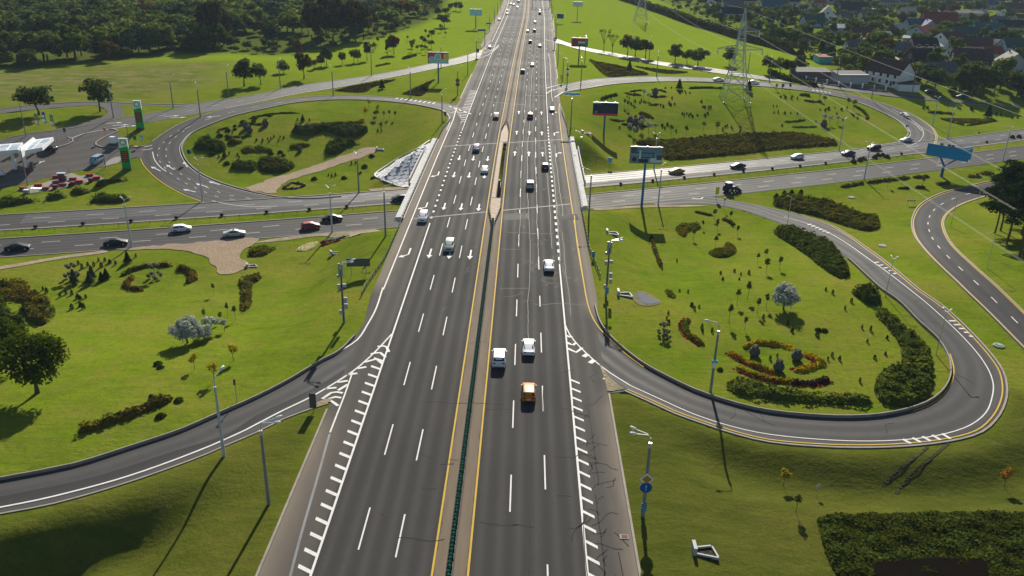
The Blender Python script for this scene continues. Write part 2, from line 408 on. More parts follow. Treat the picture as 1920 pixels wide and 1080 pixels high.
# left carriageway: outer line, solid below the exit nose, squares along the extra lane, solid again
edg.line(mu(-12.9, 40, 163), .24, mz, 3, flat0); edg.line(mu(-12.9, 249, 900), .17, mz, 3, flat0)
edg.line(np.vstack([mu(-16.9, 128, 262, 4), [(xc(275.) - 17.3, 275.), (xc(284.) - 17.5, 284.)]]), .22, mz, 3, flat0)
edg.line(mu(-15.4, 468, 900), .16, mz, 4, flat0)
edg.line(mu(12.9, 40, 141), .24, mz, 3, flat0); edg.line(mu(12.9, 262, 900), .17, mz, 3, flat0)
for y in np.arange(166, 248, 4.0): dsh.strip(mu(-12.95, y, y + 1.2, .6), .42, mz, flat0)
for y in np.arange(144, 260, 4.0): dsh.strip(mu(12.95, y, y + 1.1, .55), .42, mz, flat0)
yel.line(np.vstack([mu(16.8, 128, 262, 4), [(xc(285.) + 16.9, 285.), (xc(296.) + 17.4, 296.)]]), .22, mz, 3, flat0)
# hatching teeth beside both outer lines
tth = Marks(); y = 50.
while y < 104:
    x0 = xc(y) - 12.95
    tth.poly([(x0, y - .55), (x0, y - .05), (x0 - 1.4, y + .75), (x0 - 1.4, y + .25)], mz + .004, flat0)
    x0 = xc(y) + 12.95
    if y < 101: tth.poly([(x0, y + .5), (x0, y + .95), (x0 + 1.2, y + .02), (x0 + 1.2, y - .43)], mz + .004, flat0)
    y += 2.32
y = 262.
while y < 318:                                               # far hatched gore on the left
    x0 = xc(y) - 12.95; L = 2.6 if y > 276 else 1.2 + (y - 262) * .2
    tth.poly([(x0, y), (x0, y + .5), (x0 - L, y + 1.1), (x0 - L, y + .6)], mz + .004, flat0); y += 2.7
# exit nose of the left ramp: chevrons between the two diverging lines
def G(px, py): p = ray(px, py, 0.); return (p[0], p[1])
tth.line([G(735, 627), G(700, 664), G(662, 697), G(620, 724), G(580, 747)], .24, mz + .004, 2, flat0)
tth.line([G(661, 699), G(645, 745), G(630, 783), G(619, 812)], .2, mz + .004, 2, flat0)
for a, bq, c in (((708, 651), (724, 649), (729, 661)), ((695, 665), (712, 661), (723, 671)), ((684, 680), (706, 674), (717, 683))):
    tth.line([G(*a), G(*bq), G(*c)], .42, mz + .008, .8, flat0, smooth=False)
for a, bq in (((670, 692), (687, 689)), ((650, 704), (670, 701)), ((632, 718), (652, 715)), ((610, 730), (631, 728)), ((634, 733), (652, 722))):
    tth.line([G(*a), G(*bq)], .42, mz + .008, .8, flat0, smooth=False)
for pts in ([(604, 749), (625, 735), (643, 738)], [(597, 756), (628, 745), (640, 747)], [(598, 755), (622, 753), (634, 762)]):
    tth.line([G(*q) for q in pts], .4, mz + .008, .8, flat0, smooth=False)
# exit nose of the right ramp
tth.line([G(1058, 606), G(1068, 628), G(1082, 646), G(1100, 664), G(1120, 682), G(1145, 701), G(1182, 724)], .2, mz + .008, 2, flat0)
for a, bq, c in (((1062, 630), (1070, 634), (1073, 632)), ((1063, 643), (1074, 649), (1079, 644)), ((1064, 654), (1080, 662), (1092, 653))):
    tth.line([G(*a), G(*bq), G(*c)], .42, mz + .012, .8, flat0, smooth=False)
for a, bq in (((1094, 670), (1102, 665)), ((1106, 682), (1114, 676))): tth.line([G(*a), G(*bq)], .7, mz + .012, .5, flat0, smooth=False)
edg.line([G(1131, 710), G(1150, 721), G(1170, 731)], .3, mz + .004, 2, flat0)
for pts in ([(1024, 166), (1036, 162), (1046, 160), (1056, 157)], [(1024, 176), (1034, 170), (1046, 167), (1058, 165)], [(1040, 183), (1049, 177), (1056, 173)]):
    edg.line([G(*q) for q in pts], .3, mz + .004, 2, flat0)
for k in range(5): tth.line([G(842 + k * 9, 199 + k * 3.2), G(847 + k * 9, 201.5 + k * 3.2)], .5, mz, .8, flat0, smooth=False)
for pts in ([(845, 212), (862, 208), (876, 209)], [(850, 205), (865, 203), (880, 204)], [(905, 93), (920, 88), (930, 86)], [(908, 100), (925, 93), (936, 84)], [(1022, 74), (1038, 79), (1060, 84)]):
    edg.line([G(*q) for q in pts], .25, mz + .004, 2, flat0)
# arrows
arr = Marks()
def arrow(u, y, d=1, turn=0, L=5.):
    w = .16
    def pt(a, bq): return (float(xc(y)) + u + a * d, y + bq * d)
    arr.poly([pt(-w, -L / 2), pt(w, -L / 2), pt(w, L / 2 - 1.7), pt(-w, L / 2 - 1.7)], mz + .004, flat0)
    if not turn: arr.poly([pt(-.55, L / 2 - 1.7), pt(.55, L / 2 - 1.7), pt(0, L / 2)], mz + .004, flat0)
    else:
        arr.poly([pt(-w, L / 2 - 1.7), pt(w, L / 2 - 1.7), pt(1.0, L / 2 - .9), pt(.8, L / 2 - .5)], mz + .004, flat0)
        arr.poly([pt(.55, L / 2 - .15), pt(1.15, L / 2 - 1.35), pt(1.7, L / 2 - .1)], mz + .004, flat0)
for py in (477, 388, 328, 296):
    yy_ = G(840, py)[1]
    for u in (-3.5, -7.3, -11.0): arrow(u, yy_, -1)
    if py > 300: arrow(-14.9, yy_, -1, 1)
for py in (289, 250, 212):
    yy_ = G(1000, py)[1]
    for u in (3.5, 7.3, 11.0): arrow(u, yy_, 1)
    arrow(14.7, yy_, 1, 1)
# sealed cracks, wandering along and across the lanes, and the deck joints
crk_d, crk_l = Marks(), Marks()
def crack(x0, y0, L, ang, w=.09, wob=.28):
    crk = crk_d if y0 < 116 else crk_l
    p = [(x0, y0)]; a = ang
    for _ in range(max(2, int(L / .8))):
        a = ang + (a - ang) * .6 + rng.gauss(0, wob); q = (p[-1][0] + .8 * math.cos(a), p[-1][1] + .8 * math.sin(a))
        if q[0] - xc(q[1]) > 17.4: break
        p.append(q)
    if len(p) > 1: crk.line(p, w, mz + .002, .8, flat0, smooth=False)
    return p
def ulong(u, y0, y1, w=.07):
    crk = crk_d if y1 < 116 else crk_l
    y = np.arange(y0, y1, 1.5); j = np.cumsum(NR.normal(0, .05, len(y))); j -= np.linspace(0, j[-1], len(y))
    crk.line(np.column_stack([xc(y) + u + j, y]), w, mz + .002, 1.5, flat0)
ulong(7.25, 45, 112, .11); ulong(7.3, 110, 175, .10); ulong(7.2, 175, 420, .12); ulong(9.2, 88, 106, .09); ulong(5.4, 150, 330, .10); ulong(9.0, 140, 245, .12); ulong(11.8, 150, 240, .1)
ulong(13.2, 45, 100, .09); ulong(14.6, 170, 235, .12); ulong(14.0, 120, 160, .09); ulong(12.95, 142, 262, .16); ulong(14.9, 300, 430, .25)
for _ in range(26):
    p = crack(xc(0.) + rng.uniform(13.4, 17), rng.uniform(52, 104), rng.uniform(1.5, 6), rng.choice([0, PI / 2, -PI / 2, PI, .8]), .13, .5)
for _ in range(26): crack(float(xc(150.)) + rng.uniform(6, 17), rng.uniform(118, 165), rng.uniform(1, 5), rng.choice([0, PI / 2, PI, .8, -PI / 2]), .07, .55)
for _ in range(34): crack(float(xc(350.)) + rng.uniform(13.2, 17.5), rng.uniform(300, 440), rng.uniform(2, 9), rng.choice([0, PI / 2, PI, 1.3]), .16, .4)
for _ in range(18): crack(float(xc(200.)) + rng.uniform(3, 16), rng.uniform(165, 300), rng.uniform(1, 5), rng.choice([PI / 2, PI / 2, 0, 1.1]), .10, .4)
for x, y, L in ((-12, 92.5, 11.0), (-11.5, 66.5, 5), (-10, 74.5, 2), (-8.5, 79, 2.2), (-3.5, 69.3, 4.5), (-.2, 69.0, 2.6), (4.5, 74.0, .8), (-4, 91, 3.6), (2.2, 124, 9), (-3.5, 130, 5), (-3.9, 149, 4), (-3, 158.5, 6), (1.5, 158, 5)): crack(x, y, L, .02, .12 if L > 2.4 else .16, .18)
ulong(14.5, 58, 76, .14); ulong(14.9, 76, 97, .14); ulong(16.1, 55, 66, .12)
for y_, L_ in ((60, 2.5), (66.5, 3.2), (72, 2.0), (78, 3.), (84, 3.4), (91, 2.4)): crack(float(xc(y_)) + 13.6, y_, L_, rng.uniform(-.2, .3), .13, .35); crack(float(xc(y_)) + 14.6, y_ + 1, 2.2, 1.2, .12, .45)
for _ in range(12): crack(rng.uniform(-16, -7), rng.uniform(55, 160), rng.uniform(1, 3), rng.choice([0, 1.4, PI]), .07, .5)
jnt = Marks()
for a, bq in (((775, 411), (1072, 383)), ((832, 275), (1056, 262)), ((912, 191), (985, 197)), ((985, 180), (1022, 180))):
    jnt.line([G(*a), G(*bq)], .5 if a[0] < 900 else .3, mz + .003, 4, flat0, smooth=False)
drk = Marks()
drk.poly([G(1046, 403), G(1082, 402), G(1086, 413), G(1050, 414)], mz + .001, flat0); drk.poly([G(944, 402), G(990, 399), G(992, 412), G(944, 414)], mz + .001, flat0)
pal = Marks(); pal.line([G(618, 815), G(600, 880), G(580, 950), G(560, 1020), G(541, 1095)], .26, mz, 3, flat0); pal.build('faded_line', M_PALE, mot)
dsh.build('lane_line', M_WHITE, mot); edg.build('edge_line', M_WHITE, mot); yel.build('median_line', M_YELL, mot); tth.build('hatching', M_WHITE, mot)
arr.build('lane_arrow', M_WHITE, mot); crk_d.build('crack_seal', M_BIT, mot)['kind'] = 'stuff'; crk_l.build('crack_seal', M_SEAL_GLINT, mot)['kind'] = 'stuff'; jnt.build('deck_joint', M_JOINT, mot); drk.build('asphalt_patch', M_RAMPD, mot)
yy = np.arange(30, 92, 2.); kerb('kerb', np.column_stack([xc(yy) - 17.85, yy]), mot, .16, .25)
yy = np.arange(30, 98, 2.); kerb('kerb', np.column_stack([xc(yy) + 17.85, yy]), mot, .16, .25)
yy = np.arange(350, 640, 8.); kerb('kerb', np.column_stack([xc(yy) + halfw(yy, 1) + .15, yy]), mot, .16, .3)
yy = np.arange(300, 358, 4.); kerb('kerb', np.column_stack([xc(yy) - 17.85, yy]), mot, .16, .3)

# ---------------------------------------------------------------- avenue under the bridge
def av(x, off):                                              # polyline at an offset from the avenue axis
    x = np.asarray(x, float); p = np.column_stack([x, yc(x)]); return offset(p, off)
AX = np.arange(-330, 420, 3.)
AZ = .06
avf, _, _ = road('avenue', av(AX, 2.8), av(AX, 14.0), M_AVE, AZ, step=3, cols=5)
avn, _, _ = road('avenue', av(AX, -14.2), av(AX, -3.0), M_AVE, AZ, step=3, cols=5)
ax = AX[(AX > -110)]
wide = 6.6 + 0 * ax
t_ = resamp(av(ax, 6.6), n=len(ax), smooth=False)
V, Fs, UV = drape_strip(av(ax, 6.7), av(ax, 13.7), AZ + .012, 3, None)
obj('worn_lane', mesh_np('worn_lane', V, Fs, [M_AVEW], uv=UV), avf)
mk = Marks()
for o_, dx in ((10.4, 0), (6.6, 4)): mk.dashes(av(AX, o_), .15, AZ + .03, 3.6, 7.6, dx)
mk.line(av(AX, 3.2), .14, AZ + .03, 3); mk.build('lane_line', M_WHITE, avf)
mk = Marks()
for o_, dx in ((-10.4, 2), (-6.8, 6)): mk.dashes(av(AX, o_), .15, AZ + .03, 3.6, 7.6, dx)
mk.build('lane_line', M_WHITE, avn)
kerb('kerb', av(AX[(AX > -320)], 14.15), avf, .2, .3); kerb('kerb', av(AX, 2.75), avf, .12, .2); kerb('kerb', av(AX, -2.85), avn, .2, .25); kerb('kerb', av(AX[(AX < 12)], -14.4), avn, .12, .25); 
crk = Marks()
for _ in range(34):
    x = rng.uniform(-60, 150); o_ = rng.choice([rng.uniform(3.5, 13), rng.uniform(-13.5, -3.5)])
    q = av([x], o_)[0] if False else (x, float(yc(x)) + o_ * 1.08)
    a = rng.choice([PI / 2 + .5, .35, 2.2, 1.0]); p = [q]
    for _ in range(rng.randint(3, 8)): a2 = a + rng.gauss(0, .2); p.append((p[-1][0] + .9 * math.cos(a2), p[-1][1] + .9 * math.sin(a2)))
    crk.line(p, .11, AZ + .024, .9, smooth=False)
crk.build('crack_seal', M_SEAL_GLINT, avn)['kind'] = 'stuff'

# ---------------------------------------------------------------- ramps, loops and side roads (surveyed edge by edge)
R1u = [(760, 470), (709, 540), (695, 585), (665, 632), (635, 662), (605, 677), (542, 715), (480, 747), (410, 778), (337, 810), (250, 839), (150, 871), (75, 887), (0, 901), (-90, 918), (-190, 934)]
R1l = [(790, 470), (755, 560), (725, 640), (690, 690), (655, 728), (615, 757), (580, 768), (530, 787), (480, 812), (428, 834), (375, 857), (240, 905), (100, 945), (0, 964), (-95, 982), (-200, 1000)]
A, B = PL(R1u), PL(R1l)
ramp1, rA, rB = road('exit_ramp', A, B, M_RAMP, .05)
mk = Marks(); wl = PL([(662, 697), (620, 724), (580, 747), (530, 771), (480, 797), (455, 810), (375, 845), (240, 894), (100, 932), (0, 952.5), (-90, 968)]); mk.line(wl, .26, .10, 1.5)
mk.line(PL([(718, 540), (705, 580), (690, 608), (670, 638), (634, 662)]), .24, .11, 1.5); mk.build('edge_line', M_WHITE, ramp1)
d1 = PL([(645, 694), (600, 722), (560, 742), (480, 780), (425, 815), (325, 847), (175, 895), (0, 932), (-90, 950)]); d2 = PL([(668, 690), (625, 718), (583, 744), (482, 795), (457, 807), (327, 863), (177, 915), (0, 950), (-90, 966)])
V, Fs, UV = drape_strip(resamp(d1, 60), resamp(d2, 60), .066, 2, None); obj('fresh_patch', mesh_np('fresh_patch', V, Fs, [M_RAMPD], uv=UV), ramp1)
kerb('kerb', PL(R1u[3:]), ramp1, .45, .16); kerb('kerb', PL(R1l[5:]), ramp1, .10, .22)
for q in ((717, 511), (717, 527), (708, 548), (704, 558), (695, 580)):
    pass

R2i = [(1040, 400), (1075, 470), (1096, 520), (1107, 547), (1115, 574), (1125, 607), (1145, 634), (1172, 659), (1210, 687), (1260, 714), (1310, 737), (1385, 761), (1440, 773), (1515, 781), (1590, 784), (1652, 780), (1702, 770), (1740, 756), (1767, 735), (1780, 712), (1782, 690), (1775, 665), (1755, 635), (1722, 605), (1685, 567), (1647, 540), (1590, 487), (1535, 452), (1490, 430), (1440, 411), (1385, 393), (1330, 384), (1290, 383), (1240, 386)]
R2o = [(1030, 480), (1060, 600), (1080, 660), (1105, 705), (1140, 738), (1171, 733), (1200, 746), (1235, 762), (1265, 776), (1310, 792), (1370, 812), (1440, 829), (1540, 838), (1627, 840), (1715, 836), (1790, 826), (1840, 811), (1870, 784), (1885, 754), (1888, 727), (1880, 695), (1855, 660), (1815, 617), (1772, 577), (1720, 540), (1640, 475), (1565, 425), (1510, 406), (1440, 390), (1385, 379), (1335, 369), (1290, 368), (1240, 372), (1200, 378)]
A, B = PL(R2i), PL(R2o)
# pair the edges by direction so that the strip stays regular round the tight end
def pair(A, B, n):
    a, b = resamp(A, n * 3), resamp(B, n * 3); i = j = 0; pa, pb = [a[0]], [b[0]]
    while i < len(a) - 1 or j < len(b) - 1:
        ci = np.linalg.norm(a[min(i + 1, len(a) - 1)] - b[j]) if i < len(a) - 1 else 1e9
        cj = np.linalg.norm(a[i] - b[min(j + 1, len(b) - 1)]) if j < len(b) - 1 else 1e9
        if ci <= cj: i += 1
        else: j += 1
        pa.append(a[i]); pb.append(b[j])
    k = np.linspace(0, len(pa) - 1, n).astype(int); return np.array(pa)[k], np.array(pb)[k]
def road2(name, A, B, mat, zoff, n=150, cols=4):
    A, B = pair(A, B, n); V, Fs, UV = drape_strip(A, B, zoff, cols)
    o = tag(obj(name, mesh_np(name, V, Fs, [mat], uv=UV)), kind='structure'); ROADPOLY.append(np.vstack([A, B[::-1]])); return o, A, B
loop1, A, B = road2('loop_ramp', A, B, M_RAMP, .05, 190)
mk = Marks(); wy = Marks()
wy.line(PL([(1054.5, 270), (1067.5, 352), (1080, 442), (1096, 540), (1105, 582), (1122, 615), (1145, 638), (1172, 664), (1207, 690)]), .2, .14)
wy.line(offset(PL(R2o[5:-6]), .55), .2, .09)
ins = [PL([q])[0] for q in ((1712, 772), (1745, 759), (1772, 737), (1786, 712), (1788, 690), (1781, 664))]; wy.line(ins, .18, .09)
wy.build('edge_line', M_YELL, loop1)
mk.line(PL([(1182, 724), (1235, 748), (1300, 777), (1370, 800), (1440, 815), (1540, 825), (1627, 828), (1700, 825), (1760, 817), (1815, 800), (1848, 775), (1860, 745), (1862, 720), (1852, 692), (1830, 660), (1795, 622), (1750, 580), (1705, 543), (1640, 494), (1570, 446), (1520, 422), (1470, 407)]), .16, .09)
for k in range(5):
    a, bq = (1692 + 18.5 * k, 824.5 - 2.6 * k), (1708 + 18.5 * k, 832.5 - 2.2 * k); mk.line(PL([a, bq]), .42, .094, .8, smooth=False)
for k in range(5):
    a, bq = (1779 + 9.5 * k, 602.5 + 7.2 * k), (1792 + 8 * k, 602.5 + 7.2 * k); mk.line(PL([a, bq]), .42, .094, .8, smooth=False)
for k in range(5):
    a, bq = (1638 + 9.3 * k, 493 + 5.3 * k), (1648 + 8 * k, 492 + 5.2 * k); mk.line(PL([a, bq]), .42, .094, .8, smooth=False)
for k in range(6):
    a, bq = (1514 + 7 * k, 422.5 + 3 * k), (1521 + 6.8 * k, 420.5 + 3.2 * k); mk.line(PL([a, bq]), .4, .094, .8, smooth=False)
mk.line(PL([(1297, 372), (1312, 374), (1318, 371)]), .35, .1); mk.build('edge_line', M_WHITE, loop1)
kerb('kerb', PL(R2i[4:-7]), loop1, .48, .16); kerb('kerb', PL(R2o[5:-4]), loop1, .12, .26)
crk = Marks()
for _ in range(16):
    k = rng.randrange(30, len(A) - 20); f = rng.uniform(.2, .8); q = A[k] + (B[k] - A[k]) * f; a = rng.uniform(0, PI); p = [tuple(q)]
    for _ in range(rng.randint(3, 9)): a += rng.gauss(0, .35); p.append((p[-1][0] + .7 * math.cos(a), p[-1][1] + .7 * math.sin(a)))
    crk.line(p, .07, .075, .7, smooth=False)
crk.build('crack_seal', M_BIT, loop1)['kind'] = 'stuff'

R3l = [(2010, 322), (1930, 330), (1865, 339), (1815, 350), (1765, 363), (1727, 383), (1711, 407), (1710, 430), (1720, 453), (1752, 490), (1805, 541), (1852, 586), (1920, 655), (1990, 725), (2060, 800), (2180, 945), (2330, 1150)]
R3r = [(2010, 346), (1930, 355), (1860, 366), (1815, 379), (1785, 394), (1770, 412), (1772, 435), (1790, 464), (1830, 502), (1873, 540), (1920, 586), (1990, 655), (2090, 760), (2230, 915), (2390, 1110)]
side, A, B = road2('side_road', PL(R3l), PL(R3r), M_RAMPD, .05, 90)
wy = Marks(); wy.line(offset(PL(R3l), -.6) if False else (A + (B - A) * .06), .2, .09); wy.line(A + (B - A) * .95, .2, .09); wy.build('edge_line', M_YELL, side)
mk = Marks(); mk.dashes(A + (B - A) * .52, .18, .09, 2.6, 5.2, 2); mk.build('lane_line', M_WHITE, side)
kerb('kerb', A, side, .28, .3); kerb('kerb', B, side, .14, .3)

R4i = [(700, 362), (640, 369), (580, 373), (530, 371), (480, 362), (425, 347), (375, 325), (350, 302), (341, 280), (344, 268), (362, 249), (400, 232), (435, 219), (480, 208), (555, 193), (630, 187.5), (705, 189), (780, 197), (826, 207), (839, 218), (840, 230), (834, 246)]
R4o = [(640, 378), (560, 386), (470, 388), (387, 380), (350, 366), (300, 337), (274, 312), (266, 297), (272, 280), (285, 266), (312, 247), (350, 227), (400, 211), (435, 203), (480, 195.5), (555, 184), (630, 179.5), (705, 181), (780, 187), (855, 196.5), (880, 203), (890, 225)]
loop2, A, B = road2('loop_ramp', PL(R4i), PL(R4o), M_RAMP, .05, 170)
mk = Marks()
mk.line(PL([(286, 285), (290, 300), (302, 315), (312, 322)]), .25, .09); mk.line(PL([(398, 377), (430, 384), (470, 388), (520, 387)]), .2, .11)
for o_, st in ((.42, 0), (.62, 3)): mk.dashes((A + (B - A) * o_)[20:70], .15, .09, 1.4, 3.4, st)
mk.dashes((A + (B - A) * .5)[70:], .13, .09, 3, 7)
mk.line(A + (B - A) * .06, .14, .09)
for k in range(9): mk.line(PL([(742 + k * 8.6, 186 + k * 1.15), (747 + k * 8.6, 183.6 + k * 1.1)]), .5, .09, .8, smooth=False)
def garrow(px, py, ang, parent_mk, z=.1, L=4.6):
    c = np.array(P(px, py)[:2]); d = np.array([math.cos(ang), math.sin(ang)]); s = np.array([-d[1], d[0]])
    for pts in ([(-L/2, -.16), (-L/2, .16), (L/2 - 1.6, .16), (L/2 - 1.6, -.16)], [(L/2 - 1.6, -.6), (L/2 - 1.6, .6), (L/2, 0)]): parent_mk.poly([tuple(c + d * a + s * bq) for a, bq in pts], z)
for px, py, a in ((319, 314, 2.2), (348, 309, 2.0), (292, 317, 2.35), (355, 358, 2.5), (378, 348, 2.4), (402, 344, 2.4), (400, 219, 3.6)): garrow(px, py, a + .15, mk)
for pts in ([(252, 274), (270, 276), (285, 273)], [(266, 282), (278, 281), (286, 279)]): mk.line(PL(pts), .3, .1)
mk.build('lane_line', M_WHITE, loop2); kerb('kerb', PL(R4i[1:-2]), loop2, .3, .3); kerb('kerb', PL(R4o[9:-2]), loop2, .16, .3)
wy = Marks(); wy.line(offset(PL(R4o[3:8]), .4), .25, .09); wy.build('edge_line', M_YELL, loop2)

R5u = [(-120, 290), (0, 262), (60, 250), (112, 244), (175, 233), (237, 220.5), (300, 210), (345, 202), (375, 194), (480, 178), (555, 162), (630, 151), (705, 140), (780, 125.5), (842, 111.5), (880, 102), (905, 92), (920, 76), (932, 58)]
R5l = [(-120, 320), (0, 280), (60, 271), (125, 258), (200, 244), (275, 230), (330, 221), (375, 213), (480, 193), (555, 177), (630, 165), (705, 151), (780, 136.5), (855, 121), (890, 112.5), (915, 104), (935, 88)]
coll, A, B = road2('slip_road', PL(R5u), PL(R5l), M_COLL, .05, 150)
mk = Marks(); mk.dashes((A + (B - A) * .5)[30:], .16, .09, 3, 7); mk.line((A + (B - A) * .94)[40:], .14, .09)
mk.line(PL([(128, 262), (165, 249), (225, 240), (243, 237)]), .25, .1)
for px, py, a in ((215, 231, .35), (227, 235, .35), (243, 237, .35), (322, 218, .35), (335, 221, .35)): garrow(px, py, a, mk)
mk.build('lane_line', M_WHITE, coll); kerb('kerb', A[10:-10], coll, .16, .3); kerb('kerb', B[60:-8], coll, .12, .3)
S1u = [(-60, 211), (0, 205), (50, 198.5), (160, 191.5), (250, 194), (320, 196), (372, 194)]; S1l = [(-60, 220), (0, 213), (50, 207), (160, 198), (250, 197.5), (320, 200), (372, 200)]
lane1, A, B = road2('access_road', PL(S1u), PL(S1l), M_COLL, .045, 60); kerb('kerb', A, lane1, .2, .4)
S2l = [(170, 196), (190, 201), (200, 209), (196, 217), (180, 223), (150, 231), (115, 240), (90, 247)]; S2r = [(210, 195), (222, 199), (233, 208), (231, 217), (215, 224), (190, 231), (160, 238), (120, 246)]
lane2, A, B = road2('access_road', PL(S2l), PL(S2r), M_YARD, .04, 40)
R6u = [(1010, 66), (1040, 72), (1085, 86), (1160, 101), (1235, 115), (1335, 127.5), (1440, 144.5), (1540, 155.5), (1665, 172), (1740, 182), (1815, 190.5), (1920, 197), (2040, 206)]
R6l = [(1015, 84), (1042, 81), (1085, 92.5), (1160, 107), (1235, 122), (1335, 136), (1440, 151), (1565, 167), (1665, 180), (1765, 190), (1840, 196), (1920, 201), (2040, 211)]
serv, A, B = road2('service_road', PL(R6u), PL(R6l), M_COLL, .05, 130); kerb('kerb', B[12:], serv, .12, .3)
mk = Marks(); mk.line((A + (B - A) * .08)[14:], .14, .09); mk.build('edge_line', M_WHITE, serv)
R7o = [(1018, 168), (1055, 160), (1110, 149), (1185, 144.5), (1285, 144.5), (1360, 148), (1440, 155), (1540, 166), (1615, 182), (1665, 197), (1715, 217), (1745, 237), (1756, 252), (1757, 262), (1752, 276)]
R7i = [(1020, 200), (1045, 184), (1058, 174), (1100, 166.5), (1160, 157.5), (1235, 153.5), (1335, 154.5), (1440, 163.5), (1515, 172), (1590, 186.5), (1640, 205), (1680, 225), (1699, 242), (1701, 255), (1677, 266), (1640, 272), (1600, 282)]
loop3, A, B = road2('loop_ramp', PL(R7o), PL(R7i), M_RAMP, .05, 170)
mk = Marks(); mk.line(PL([(1672, 204), (1705, 222), (1727, 240), (1731, 253), (1722, 266), (1700, 276)]), .16, .09); mk.line(PL([(1690, 219), (1716, 234), (1728, 246)]), .16, .092)
mk.line((A + (B - A) * .92)[25:], .14, .09); mk.dashes((A + (B - A) * .45)[20:110], .14, .09, 3, 8)
for k in range(5): mk.line(PL([(1523 + 7.6 * k, 168.5 + 1.1 * k), (1527 + 7.6 * k, 170.8 + 1.1 * k)]), .5, .09, .8, smooth=False)
mk.build('lane_line', M_WHITE, loop3)
wy = Marks(); wy.line((A + (B - A) * .05)[95:], .25, .09); wy.build('edge_line', M_YELL, loop3); kerb('kerb', A[12:], loop3, .14, .3); kerb('kerb', B[8:-14], loop3, .25, .3)
# filling station yard
YU = [(-90, 285), (0, 270), (60, 264), (128, 256), (163, 249), (205, 242), (222, 246), (192, 262), (184, 270), (215, 276), (250, 276), (285, 270)]
YL_ = [(-90, 375), (0, 354), (54, 342), (92, 333), (132, 323), (165, 318), (194, 313.5), (215, 308), (229, 304.5), (251, 296), (262, 297), (276, 305)]
yard, A, B = road2('forecourt', PL(YU), PL(YL_), M_YARD, .035, 60)
kerb('kerb', PL([(205, 242), (222, 245), (210, 251), (190, 261), (179, 269), (186, 275), (215, 277), (250, 277), (272, 274)]), yard, .2, .4)
kerb('kerb', PL([(101, 279), (118, 274), (134, 268), (137, 262), (128, 258)]), yard, .2, .4)
mk = Marks(); mk.line(PL([(57, 320), (70, 308), (84, 302)]), .4, .075); mk.line(PL([(66, 313), (76, 303)]), .35, .076); mk.build('guide_line', M_WHITE, yard)
# ---------------------------------------------------------------- ground sheet
def grown(a, b, step, lo, hi, k=1.16):
    c = list(np.arange(a, b + step * .5, step)); s = step
    while c[-1] < hi: s *= k; c.append(c[-1] + s)
    s = step
    while c[0] > lo: s *= k; c.insert(0, c[0] - s)
    return np.array(c)
ROADPOLY.append(PL([(706, 326), (745, 301), (780, 284), (806, 268), (806, 300), (790, 330), (768, 352), (757, 350), (735, 343), (718, 335)]))
gx = grown(-118, 172, 1.25, -1500, 1500); gy = grown(46, 330, 1.25, -200, 2000)
X, Y = np.meshgrid(gx, gy); X = X.ravel(); Y = Y.ravel(); Z = h(X, Y)
low = np.zeros(len(X), bool)
for poly in ROADPOLY:
    lo, hi = poly.min(0), poly.max(0); k = (X >= lo[0]) & (X <= hi[0]) & (Y >= lo[1]) & (Y <= hi[1])
    kk = np.where(k)[0]; kk = kk[inside(X[kk], Y[kk], poly)]; ring = resamp(np.vstack([poly, poly[:1]]), step=4., smooth=False)
    if len(kk): low[kk[seg_dist(X[kk], Y[kk], list(map(tuple, ring))) > 1.0]] = True
Z = Z - .32 * low
nx, ny = len(gx), len(gy); i, j = np.meshgrid(np.arange(nx - 1), np.arange(ny - 1)); a = (j * nx + i).ravel()
Fs = np.column_stack([a, a + 1, a + nx + 1, a + nx])
# what grows where: dry meadow, bare soil under the wood, drier near verges; far backlight is painted in
MEADOW = np.array([P(*q)[:2] for q in [(-60, 186), (60, 187), (170, 183), (215, 186), (300, 177), (380, 160), (430, 140), (420, 118), (350, 118), (250, 120), (120, 128), (-60, 132)]])
FIELD2 = np.array([P(*q)[:2] for q in [(40, 23), (120, 20), (370, 14), (380, 2), (240, 0), (60, 6)]])
WOOD = np.array([P(*q)[:2] for q in [(-120, 126), (60, 128), (120, 122), (190, 116), (250, 112), (330, 102), (380, 104), (440, 98), (500, 104), (560, 100), (640, 86), (720, 68), (790, 46), (830, 20), (855, -30), (860, -80), (-300, -90)]])
TOWN = np.array([P(*q)[:2] for q in [(1262, 14), (1300, 30), (1350, 47), (1440, 72), (1530, 103), (1560, 150), (1640, 168), (1760, 182), (1990, 196), (2200, 150), (2100, -60), (1500, -90), (1180, -30)]])
def soft(poly, w):
    d = seg_dist(X, Y, list(map(tuple, np.vstack([poly, poly[:1]])))); return sst(-w, w, np.where(inside(X, Y, poly), d, -d))
dry = np.maximum(soft(MEADOW, 14), soft(FIELD2, 12))
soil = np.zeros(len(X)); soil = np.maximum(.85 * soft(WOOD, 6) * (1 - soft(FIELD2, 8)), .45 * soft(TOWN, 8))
backlight_tint = np.clip(sst(270, 420, Y), 0, 1) * (1 - dry)  # far grass coloured brighter, standing in for sunlight through the blades
dry_dim = np.maximum(soft(np.vstack([PL(R2o[4:20]), [(75, 95), (90, 30), (10, 20), (11, 98)]]), 2.5), .85 * soft(np.vstack([PL(R1l[5:]), [(-90, 20), (-20, 20)]]), 2.5))  # drier grass below the ramps, with lens corner darkening painted into its colour
me = mesh_np('ground', np.column_stack([X, Y, Z]), Fs, smooth=True)
for nme, arr_ in (('dry', dry), ('soil', soil), ('backlight_tint', backlight_tint), ('dry_dim', dry_dim)):
    at = me.attributes.new(nme, 'FLOAT', 'POINT'); at.data.foreach_set('value', arr_.astype(np.float32))
